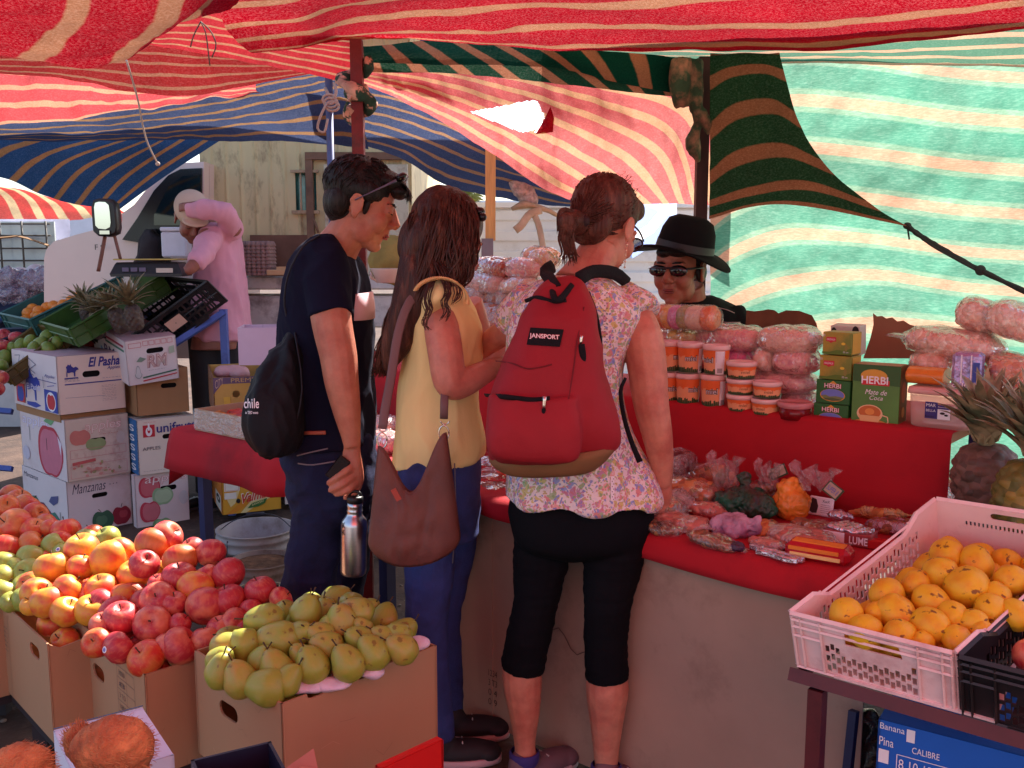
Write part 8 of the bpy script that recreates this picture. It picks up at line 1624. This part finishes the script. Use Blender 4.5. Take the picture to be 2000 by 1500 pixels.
 # ---------------------------------------------------------------- woman with the red backpack
t=thing('person','woman with a ponytail in a floral blouse and black cropped trousers, seen from behind','person',V((PY(1130,900,2.45).x,2.45,0)))
M=hm(PY(1182,446,2.58),(.58,.72,-.4),s=.98);mb=MB();head(mb,M,True)
T(mb,[(1172,490,2.56,40),(1152,525,2.52,44),(1138,560,2.5,60)]);RS(mb,[(1050,560,1215,575,.1),(1010,620,1240,640,.12),(1010,760,1205,760,.11),(1000,900,1230,900,.12),(1000,1000,1262,1000,.14)],2.5)
T(mb,[(1236,600,2.48,32),(1255,660,2.44,40),(1264,720,2.43,39),(1272,790,2.42,35),(1284,850,2.42,30),(1292,905,2.44,24),(1295,945,2.46,17.5)]);T(mb,[(1295,945,2.46,17),(1293,965,2.47,20),(1288,985,2.49,20),(1284,998,2.5,14)],.7)
for k in range(4):T(mb,[(1282+6*k,986,2.47+.004*k,7),(1276+5*k,1000,2.475,6.3),(1272+5*k,1006,2.5,5.5)],n=8,k=2)
T(mb,[(1280,970,2.46,8),(1272,985,2.46,7),(1270,998,2.47,5.5)],n=8,k=2)
T(mb,[(1020,600,2.52,28),(996,640,2.56,26),(965,662,2.64,24),(940,682,2.74,20),(925,694,2.8,15),(918,700,2.84,14),(908,704,2.88,9)])
for L in([(1056,1050,2.46,44),(1044,1200,2.46,34),(1022,1290,2.45,37),(1020,1330,2.45,39),(1024,1390,2.45,31),(1025,1450,2.45,21),(1028,1490,2.45,22)],[(1195,1050,2.42,48),(1187,1200,2.41,36),(1186,1310,2.4,39),(1186,1350,2.4,42),(1185,1410,2.4,33),(1184,1480,2.4,24),(1186,1530,2.4,22)]):T(mb,L)
b_=fuse(mb,'body',sk_wom,t,.0042,3);face_parts(M,t,h_brn,srgb(180,96,90))
mb=MB();HE(mb,M,(-.024,0,.05),(.106,.088,.092));HE(mb,M,(-.07,0,-.01),(.045,.072,.07));HE(mb,M,(.02,.05,.05),(.06,.04,.05));HE(mb,M,(.02,-.045,.07),(.06,.04,.035));T(mb,[(1132,440,2.48,24),(1114,430,2.44,22),(1106,444,2.43,17),(1110,470,2.44,9),(1110,490,2.45,4)],.9);T(mb,[(1118,424,2.43,12),(1100,428,2.42,12),(1096,446,2.42,8)])
o=fuse(mb,'hair',h_brn,t,.0045,2,lambda p,n:.004*noise.noise(V((p.x*50,p.y*50,p.z*14))));mb=MB();cb=PY(1128,436,2.47)
for i in range(420):
 a=random.uniform(-pi,pi);e=random.uniform(-.5,1.35);n=V((cos(a)*cos(e),sin(a)*cos(e),sin(e)));p=M@V((-.024+n.x*.107,n.y*.089,.05+n.z*.093))
 if(M.inverted()@p).x>.062 and e<.9 or(M.inverted()@p).z<-.02 and(M.inverted()@p).x>-.03:continue
 ce=M@V((-.024,0,.04));q_=p.lerp(cb,.5);q_=ce+(q_-ce).normalized()*max((q_-ce).length,.093);lock(mb,[p,q_+V((0,0,random.uniform(-.003,.003))),cb+V((random.uniform(-.01,.01),random.uniform(-.01,.01),random.uniform(-.012,.012)))],.0022,4)
for i in range(60):x=random.uniform(-16,14);lock(mb,[PY(1116+x*.5,440,2.43),PY(1106+x,462,2.42),PY(1112+x,492,2.43),PY(1112+x*1.3+random.uniform(-6,6),512+random.uniform(-14,8),2.45)],.0022,4)
for i in range(30):x=random.uniform(-10,14);lock(mb,[PY(1130,425+x*.6,2.44),PY(1108+x*.4,416+x,2.42),PY(1094+x*.5,428+x,2.42),PY(1098+x,452+random.uniform(-6,10),2.43)],.0022,4)
for i in range(70):a=random.uniform(0,6.28);x=14*cos(a)+random.uniform(-4,4);y=14*sin(a);lock(mb,[PY(1130,436,2.45),PY(1112+x,432+y,2.415),PY(1104+x*.9,446+y+random.uniform(-8,22),2.42)],.0018,4)
for i in range(60):a=random.uniform(-2.6,.3);e=random.uniform(.0,1.2);n=V((cos(a)*cos(e),sin(a)*cos(e),sin(e)));p=M@V((-.024+n.x*.108,n.y*.09,.05+n.z*.094));lock(mb,[p,p+V((random.uniform(-.015,.015),-.005,random.uniform(-.004,.014))),p+V((random.uniform(-.03,.03),-.008,random.uniform(-.02,.014)))],.0006,3,.0003)
mb.build('locks',h_brn,o);mb=MB();mb.ell(PY(1140,432,2.46),(.016,.02,.016));mb.build('hair_tie',mat("dark_tie",(.03,.01,.012),.8),o)
mb=MB();[mb.ell(PY(1224-k,478+11*k,2.5),.0028 if k else .0036)for k in range(5)];mb.tube([PY(1224,474,2.5),PY(1220,524,2.5)],.0009,4);mb.build('earring',mat("gold_beads",(.8,.5,.36),.25,metal=.7),t)
g=thing('eyeglasses','dark rimmed glasses worn by the woman with the ponytail','glasses',M@V((.09,0,0)));mb=MB();mb.tube(curve([M@V(p)for p in((-.01,-.082,.012),(.05,-.078,.012),(.1,-.066,.006))],6),.0026,6)
for y in(-.033,.033):mb.tube([M@V((.108,y+.027*cos(a),-.002+.02*sin(a)))for a in[2*pi*i/20 for i in range(21)]],.0026,6)
mb.build('frame',MT["black_frame"],g);mb=MB();[HE(mb,M,(.108,y,-.002),(.0015,.026,.019))for y in(-.033,.033)];mb.build('lens',mat("brown_lens",srgb(70,34,30),.1,alpha=.7),g)
m_flo=bpy.data.materials.new("floral_print");m_flo.use_nodes=True;nt_=m_flo.node_tree;L=nt_.links;b=nt_.nodes["Principled BSDF"];b.inputs['Roughness'].default_value=.85
tc=N(nt_,"ShaderNodeTexCoord");wn=N(nt_,"ShaderNodeTexNoise");wn.inputs['Scale'].default_value=45;wn.inputs['Detail'].default_value=2;L.new(tc.outputs['Object'],wn.inputs['Vector']);va=N(nt_,"ShaderNodeVectorMath",operation='MULTIPLY_ADD');va.inputs[1].default_value=(.03,.03,.03);L.new(wn.outputs['Color'],va.inputs[0]);L.new(tc.outputs['Object'],va.inputs[2])
cur=None
for sc,th,cols in((56,.56,[(226,150,140),(130,140,200),(206,180,90),(190,110,150),(150,170,120),(226,200,205),(214,120,120)]),(130,.5,[(190,160,90),(120,130,190),(206,120,130),(140,160,110),(226,205,210)])):
 vo=N(nt_,"ShaderNodeTexVoronoi");vo.inputs['Scale'].default_value=sc;L.new(va.outputs[0],vo.inputs['Vector']);sp=N(nt_,"ShaderNodeSeparateColor");L.new(vo.outputs['Color'],sp.inputs[0]);r=N(nt_,"ShaderNodeValToRGB");r.color_ramp.interpolation='CONSTANT';e=r.color_ramp.elements
 while len(e)<len(cols):e.new(.5)
 for i,c in enumerate(cols):e[i].position=i/len(cols);e[i].color=(*srgb(*c),1)
 L.new(sp.outputs[0],r.inputs[0]);mk_=N(nt_,"ShaderNodeMapRange");mk_.inputs[1].default_value=th-.06;mk_.inputs[2].default_value=th;mk_.inputs[3].default_value=.85;mk_.inputs[4].default_value=0;L.new(vo.outputs['Distance'],mk_.inputs[0])
 mx=N(nt_,"ShaderNodeMix",data_type='RGBA');L.new(mk_.outputs[0],mx.inputs[0]);L.new(r.outputs[0],mx.inputs[7])
 if cur:L.new(cur,mx.inputs[6])
 else:mx.inputs[6].default_value=(*srgb(236,212,210),1)
 cur=mx.outputs[2]
L.new(cur,b.inputs['Base Color'])
mb=MB();RS(mb,DR([(1080,538,1190,545,.07),(1040,556,1225,572,.12),(1006,590,1252,612,.14),(990,640,1240,660,.145),(990,710,1218,710,.135),(990,780,1216,780,.14),(988,850,1238,850,.155),(984,920,1266,915,.175),(980,962,1286,972,.195)]),2.48,40,2.3)
T(mb,[(1215,572,2.5,26),(1240,598,2.47,40),(1254,618,2.45,42)],n=20);T(mb,[(1036,572,2.5,26),(1008,608,2.53,36),(990,636,2.56,33)],n=18)
o=fuse(mb,'blouse',m_flo,t,.0055,3,lambda p,n:fold(.005,10,(1.2,1.2,.5),21)(p,n)+(.012*sin(p.x*38)*max(0,min(1,(1.0-p.z)/.12))if p.z<1.0 else 0))
for(ua_,va_,ub_,vb_)in((1176,570,1190,665),(1192,930,1200,978),(1076,926,1080,962)):
 d=Dec((0,0,0),(1,0,0),(0,0,1),fn=on_surf(o,ua_,vb_,ub_,va_,.001));d.rect(mat("white_lace",srgb(240,224,228),.8),0,0,.9,1,4)
 for k in range(int((vb_-va_)/5)):y=(k+.5)/((vb_-va_)/5);d.k=.002;d.oval(ink(120,84,96),.3 if k%2 else .6,y,.12,.012*100/(vb_-va_),6)
 d.build(t,'lace_panel')
m_blk2=mat("black_leggings",(.005,.005,.007),.9,var=.15,spec=.15,bump=.1,bs=200);mb=MB();RS(mb,DR([(1006,940,1256,945,.12),(994,985,1274,985,.145),(998,1030,1270,1030,.15),(1012,1058,1254,1058,.13),(1070,1084,1190,1084,.06)]),2.46,34,2.4)
T(mb,[(1062,1040,2.46,58),(1058,1085,2.46,55),(1052,1130,2.46,49),(1047,1180,2.46,43),(1032,1240,2.45,44),(1020,1306,2.45,42)]);T(mb,[(1204,1040,2.43,64),(1199,1085,2.42,60),(1192,1130,2.41,54),(1187,1180,2.4,47),(1184,1240,2.4,43),(1186,1323,2.4,44)])
fuse(mb,'trousers',m_blk2,t,.0055,2,lambda p,n:fold(.004,8,(1,1,1),31)(p,n)+(.003*noise.noise(V((p.x*12,0,p.z*70)))if p.z<.7 else 0))
m_gsh=mat("grey_sneaker",srgb(116,92,100),.7,var=.2,bump=.2,bs=200)
for(u,Y)in((1024,2.45),(1184,2.38)):
 p=V((PY(u,1490,Y).x,Y,0));shoe(p,(.75,.6,0),.24,m_gsh,mat("light_sole",srgb(200,190,195),.6),t);mb=MB();mb.lathe([(.036,.06),(.041,.075),(.042,.095),(.037,.1)],20,Matrix.Translation(p));mb.build('collar',mat("purple_collar",srgb(60,50,120),.8),t)
t=thing('backpack','red backpack with black straps and a tan base worn by the woman','backpack',PY(1075,910,2.3));m_rb=mat("red_nylon",srgb(150,20,34),.75,var=.1,vs=6,bump=.12,bs=220);m_bn=mat("black_webbing",(.008,.006,.009),.8,spec=.25,bump=.3,bs=160);m_tan2=mat("tan_suede",srgb(130,88,56),.85,var=.15)
Lp=[(1068,545,1126,540,.03,2.33),(1050,568,1142,560,.07,2.31),(1024,610,1160,606,.095,2.29),(1002,660,1170,660,.11,2.28),(980,715,1178,715,.12,2.27),(958,770,1192,770,.125,2.26),(950,830,1206,820,.125,2.26),(950,885,1208,860,.115,2.27),(968,905,1180,885,.09,2.28)]
mb=MB();RS(mb,DR(Lp),2.28,36,3.2);RS(mb,DR([(956,772,1128,776,.03,2.14),(950,830,1134,836,.06,2.145),(954,880,1130,886,.06,2.15),(970,900,1110,904,.03,2.17)]),2.15,30,3)
bp=fuse(mb,'shell',m_rb,t,.0055,3,fold(.006,8,(1,1,1),41));mb=MB();RS(mb,DR([(954,884,1206,858,.118,2.265),(958,900,1200,872,.122,2.265),(985,918,1165,908,.1,2.27),(1040,924,1120,920,.04,2.28)]),2.27,36,2.8);mb.build('base_panel',m_tan2,t)
def onband(obj,pts,w_,m,name,par,off=.002):
 f=on_surf(obj,0,0,1,1,off);P=[f(u,v_,0)for u,v_ in pts];P=curve(P,len(P)*4);mb=MB();mb.tube(P,w_,6,flat=.35,up=(0,1,0));return mb.build(name,m,par)
onband(bp,[(948,772),(975,775),(1010,779),(1040,782),(1074,780)],.006,m_bn,'zip_band',t);onband(bp,[(1026,588),(1050,582),(1080,590),(1106,588)],.005,m_bn,'zip_band',t)
onband(bp,[(968,705),(1000,710),(1030,720),(1060,716),(1078,712)],.0016,mat("dark_seam",srgb(110,12,24),.8),'seam',t);onband(bp,[(1140,600),(1128,660),(1120,720),(1110,780)],.0014,MT["dark_seam"],'seam',t)
d=Dec((0,0,0),(1,0,0),(0,0,1),fn=on_surf(bp,1032,676,1096,642,.002));d.lay();cp_=[(.0,.05),(.12,1.0)];
def q4(x,y):return(x+.12*y-.04,y-.12*(x-.5))
for i in range(6):
 for j_ in range(4):d.k=.001;a0,a1,b0,b1=i/6,(i+1)/6,j_/4,(j_+1)/4;d.mb.use(m_bn);d.mb.add([d.P(*q4(a0,b0)),d.P(*q4(a1,b0)),d.P(*q4(a1,b1)),d.P(*q4(a0,b1))],[(0,1,2,3)],False)
d.k=.0022;d.text(ink(200,60,80),"JANSPORT",.05,.38,.9,.36,off=.05,tilt=-.1);d.text(ink(240,225,225),"JANSPORT",.06,.39,.88,.33,off=.01,tilt=-.1);d.build(t,'badge')
mb=MB();T(mb,[(1064,774,2.1,4),(1062,800,2.1,3)],.5,8);mb.build('zip_pull',m_chr,t);mb=MB();T(mb,[(1062,798,2.1,4),(1060,832,2.1,4.5)],.5,8);mb.build('pull_tab',m_bn,t)
mb=MB();T(mb,[(1136,655,2.17,3),(1134,672,2.17,3)],.6,8);mb.build('side_zip_pull',m_chr,t);mb=MB();T(mb,[(1136,672,2.165,6),(1138,695,2.165,7),(1138,714,2.165,6)],.5,10);mb.build('side_loop',m_bn,t)
mb=MB();T(mb,[(1088,562,2.25,10),(1074,545,2.31,12),(1066,530,2.4,13),(1080,520,2.5,13)],.25,12);T(mb,[(1130,545,2.3,14),(1160,530,2.36,13),(1200,534,2.42,13),(1225,552,2.48,11)],.35,12);T(mb,[(1148,570,2.3,4),(1162,610,2.31,5),(1172,660,2.33,4),(1176,720,2.34,3)],.6,8);mb.build('shoulder_strap',m_bn,t)
mb=MB();T(mb,[(1078,560,2.27,6),(1082,580,2.2,6.5),(1094,584,2.2,6.5),(1118,556,2.25,6)],.4,10);mb.build('grab_loop',m_bn,t)
mb=MB();T(mb,[(1222,738,2.34,3),(1212,766,2.33,4),(1220,820,2.33,4.5),(1236,870,2.33,5),(1250,902,2.33,6)],.35,10);mb.build('loose_strap',m_bn,t)
# ---------------------------------------------------------------- stall keeper in the hat
t=thing('person','stall keeper in a black shirt and wraparound sunglasses behind the red shelf','person',V((PY(1350,700,3.62).x,3.62,0)))
M=hm(PY(1326,526,3.55),(-.5,-.84,-.06),s=1.12);mb=MB();head(mb,M);T(mb,[(1344,560,3.6,31),(1350,590,3.62,30),(1354,612,3.66,30)]);RS(mb,[(1324,622,1386,620,.06),(1300,650,1424,650,.1),(1290,760,1430,760,.12),(1300,960,1420,960,.13)],3.64)
T(mb,[(1428,640,3.6,20),(1446,700,3.5,24),(1440,760,3.42,20)]);T(mb,[(1284,640,3.6,20),(1270,700,3.5,24),(1276,760,3.42,20)]);T(mb,[(1330,940,3.64,34),(1330,1220,3.64,20)]);T(mb,[(1390,940,3.64,34),(1390,1220,3.64,20)])
fuse(mb,'body',sk_sel,t,.0045,3);face_parts(M,t,h_blk,srgb(130,62,56),True,True)
mb=MB();HE(mb,M,(-.03,0,.035),(.098,.084,.08));[HE(mb,M,(-.02,y*.07,-.01),(.04,.014,.035))for y in(-1,1)];HE(mb,M,(.062,.02,.062),(.035,.04,.02));HE(mb,M,(.07,-.02,.06),(.03,.03,.018));mb.build('hair',h_blk,t)
mb=MB();RS(mb,DR([(1316,586,1392,578,.06),(1288,602,1424,592,.12),(1262,628,1452,616,.145),(1270,680,1452,680,.14),(1286,800,1436,800,.14),(1292,900,1428,900,.14)]),3.65);T(mb,[(1425,610,3.62,30),(1448,660,3.56,30),(1456,700,3.5,28)]);T(mb,[(1285,616,3.62,30),(1270,660,3.56,30),(1266,700,3.5,28)])
o=fuse(mb,'shirt',mat("black_shirt",(.006,.005,.007),.9,spec=.2,var=.2),t,.007,3,fold(.006,8,seed=51));f=on_surf(o,0,0,1,1,.002);mb=MB();[mb.tube([f(u,v_,0)for u,v_ in l],.0016,4)for l in([(1405,602),(1420,606),(1434,612)],[(1402,628),(1420,630),(1446,630)],[(1278,622),(1292,618)])];mb.build('piping',mat("pale_piping",srgb(190,150,150),.8),o)
mb=MB();T(mb,[(1330,880,3.64,42),(1332,1080,3.64,30),(1332,1230,3.64,26)]);T(mb,[(1388,880,3.64,42),(1388,1080,3.64,30),(1388,1230,3.64,26)]);fuse(mb,'trousers',denim,t,.008,2)
for u in(1332,1388):shoe(V((PY(u,1230,3.64).x,3.64,0)),(-.2,-1,0),.26,MT["black_shoe"],MT["dark_sole"],t)
g=thing('sunglasses','glossy black wraparound sunglasses on the stall keeper','sunglasses',M@V((.1,0,0)));mb=MB()
for y in(-1,1):HE(mb,M,(.096,y*.034,.002),(.012,.032,.019));
mb.build('lens',mat("gloss_lens",(.006,.006,.008),.04,spec=1),g);mb=MB();mb.tube(curve([M@V(p)for p in((.0,-.084,.006),(.05,-.082,.008),(.088,-.062,.008),(.112,-.02,.012),(.112,.02,.012),(.088,.062,.008),(.05,.082,.008),(.0,.084,.006))],24),.0042,6);mb.build('frame',MT["black_frame"],g)
t=thing('hat','broad brimmed black felt hat worn by the stall keeper','hat',M@V((0,0,.09)));Mh=M@Matrix.Translation((-.004,0,.004))@Matrix.Rotation(radians(-13),4,'X')@Matrix.Rotation(radians(-3),4,'Y')@Matrix.Scale(1.0,4);mb=MB();n=48
def hr(rx,ry,z,wv=0,xo=-.01):return[Mh@V((xo+rx*cos(a),ry*sin(a),z+wv*(cos(2*a)*-.5+.5)+(-wv*.4*max(0,cos(a)))))for a in[2*pi*i/n for i in range(n)]]
mb.loft([hr(.085,.078,.05),hr(.1,.092,.052,-.003),hr(.135,.125,.052,-.014),hr(.168,.158,.054,-.034),hr(.172,.162,.057,-.036),hr(.165,.155,.06,-.032),hr(.13,.12,.058,-.012),hr(.106,.095,.06),hr(.105,.093,.085),hr(.1,.087,.125),hr(.086,.072,.158),hr(.06,.046,.172),hr(.028,.018,.166)]);mb.build('felt',mat("black_felt",(.006,.005,.006),.95,spec=.2,var=.25,vs=8),t)
mb=MB();mb.loft([hr(.1075,.0965,.062),hr(.1065,.0945,.086)],cap=False);mb.build('band',mat("hat_band",(.02,.014,.016),.5),t)
# ---------------------------------------------------------------- bending person in pink
t=thing('person','person in a pale pink shirt and beige cap, one arm raised to the head','person',V((PY(425,700,5.35).x,5.35,0)))
M=hm(PY(374,425,5.3),(-.2,-.45,-.5)if False else(.35,-.62,-.62),s=1.04);mb=MB();head(mb,M);T(mb,[(388,440,5.36,22),(410,452,5.4,24)])
RS(mb,[(392,445,460,445,.1),(392,520,468,520,.14),(380,620,478,620,.14),(375,680,470,680,.14)],5.4);T(mb,[(455,450,5.32,18),(440,414,5.2,16),(400,404,5.16,13),(372,404,5.16,10)]);T(mb,[(372,404,5.16,10),(362,404,5.16,9)])
for k in range(4):T(mb,[(366,399+k*3.5,5.15,3.2),(357,398+k*4,5.16,3),(350,400+k*4,5.18,2.6)],n=6,k=2)
T(mb,[(405,460,5.22,18),(392,500,5.05,16),(372,524,4.98,12),(362,530,4.97,9)]);T(mb,[(400,680,5.4,26),(404,960,5.4,14)]);T(mb,[(446,680,5.42,26),(446,960,5.42,14)])
fuse(mb,'body',sk_far,t,.006,2);face_parts(M,t,h_blk,srgb(130,70,66));m_pk=mat("pale_pink_shirt",srgb(216,150,168),.85,var=.1,vs=6);mb=MB()
RS(mb,DR([(405,438,455,440,.08),(394,460,466,465,.15),(388,520,472,520,.17),(378,590,480,590,.18),(372,640,486,645,.185),(395,662,488,662,.18)]),5.42);T(mb,[(450,455,5.34,24),(448,428,5.24,21),(430,412,5.17,19),(395,410,5.15,18),(366,412,5.15,12)]);T(mb,[(412,458,5.26,24),(396,496,5.08,20),(380,516,5.0,16)])
fuse(mb,'shirt',m_pk,t,.009,2,fold(.016,7,(1.2,1.2,.5),61));mb=MB();T(mb,[(402,640,5.4,36),(404,780,5.4,28),(404,930,5.4,22),(404,960,5.4,22)]);T(mb,[(450,640,5.42,36),(448,780,5.42,28),(446,960,5.42,22)]);fuse(mb,'trousers',mat("charcoal_trousers",(.025,.022,.026),.85),t,.01,2)
for u in(404,446):shoe(V((PY(u,970,5.4).x,5.4,0)),(-.5,-.8,0),.26,MT["black_shoe"],MT["dark_sole"],t)
m_cap=mat("beige_cap",srgb(206,176,156),.85,var=.08);c_=thing('cap','beige cap with a neck flap worn by the person in pink','cap',M@V((0,0,.05)));mb=MB();HE(mb,M,(-.012,0,.055),(.112,.092,.088));HE(mb,M,(.09,0,.05),(.05,.07,.012));fuse(mb,'crown',m_cap,c_,.006,2);mb=MB();HE(mb,M,(-.055,.03,-.03),(.06,.07,.075));mb.build('neck_flap',m_cap,c_)
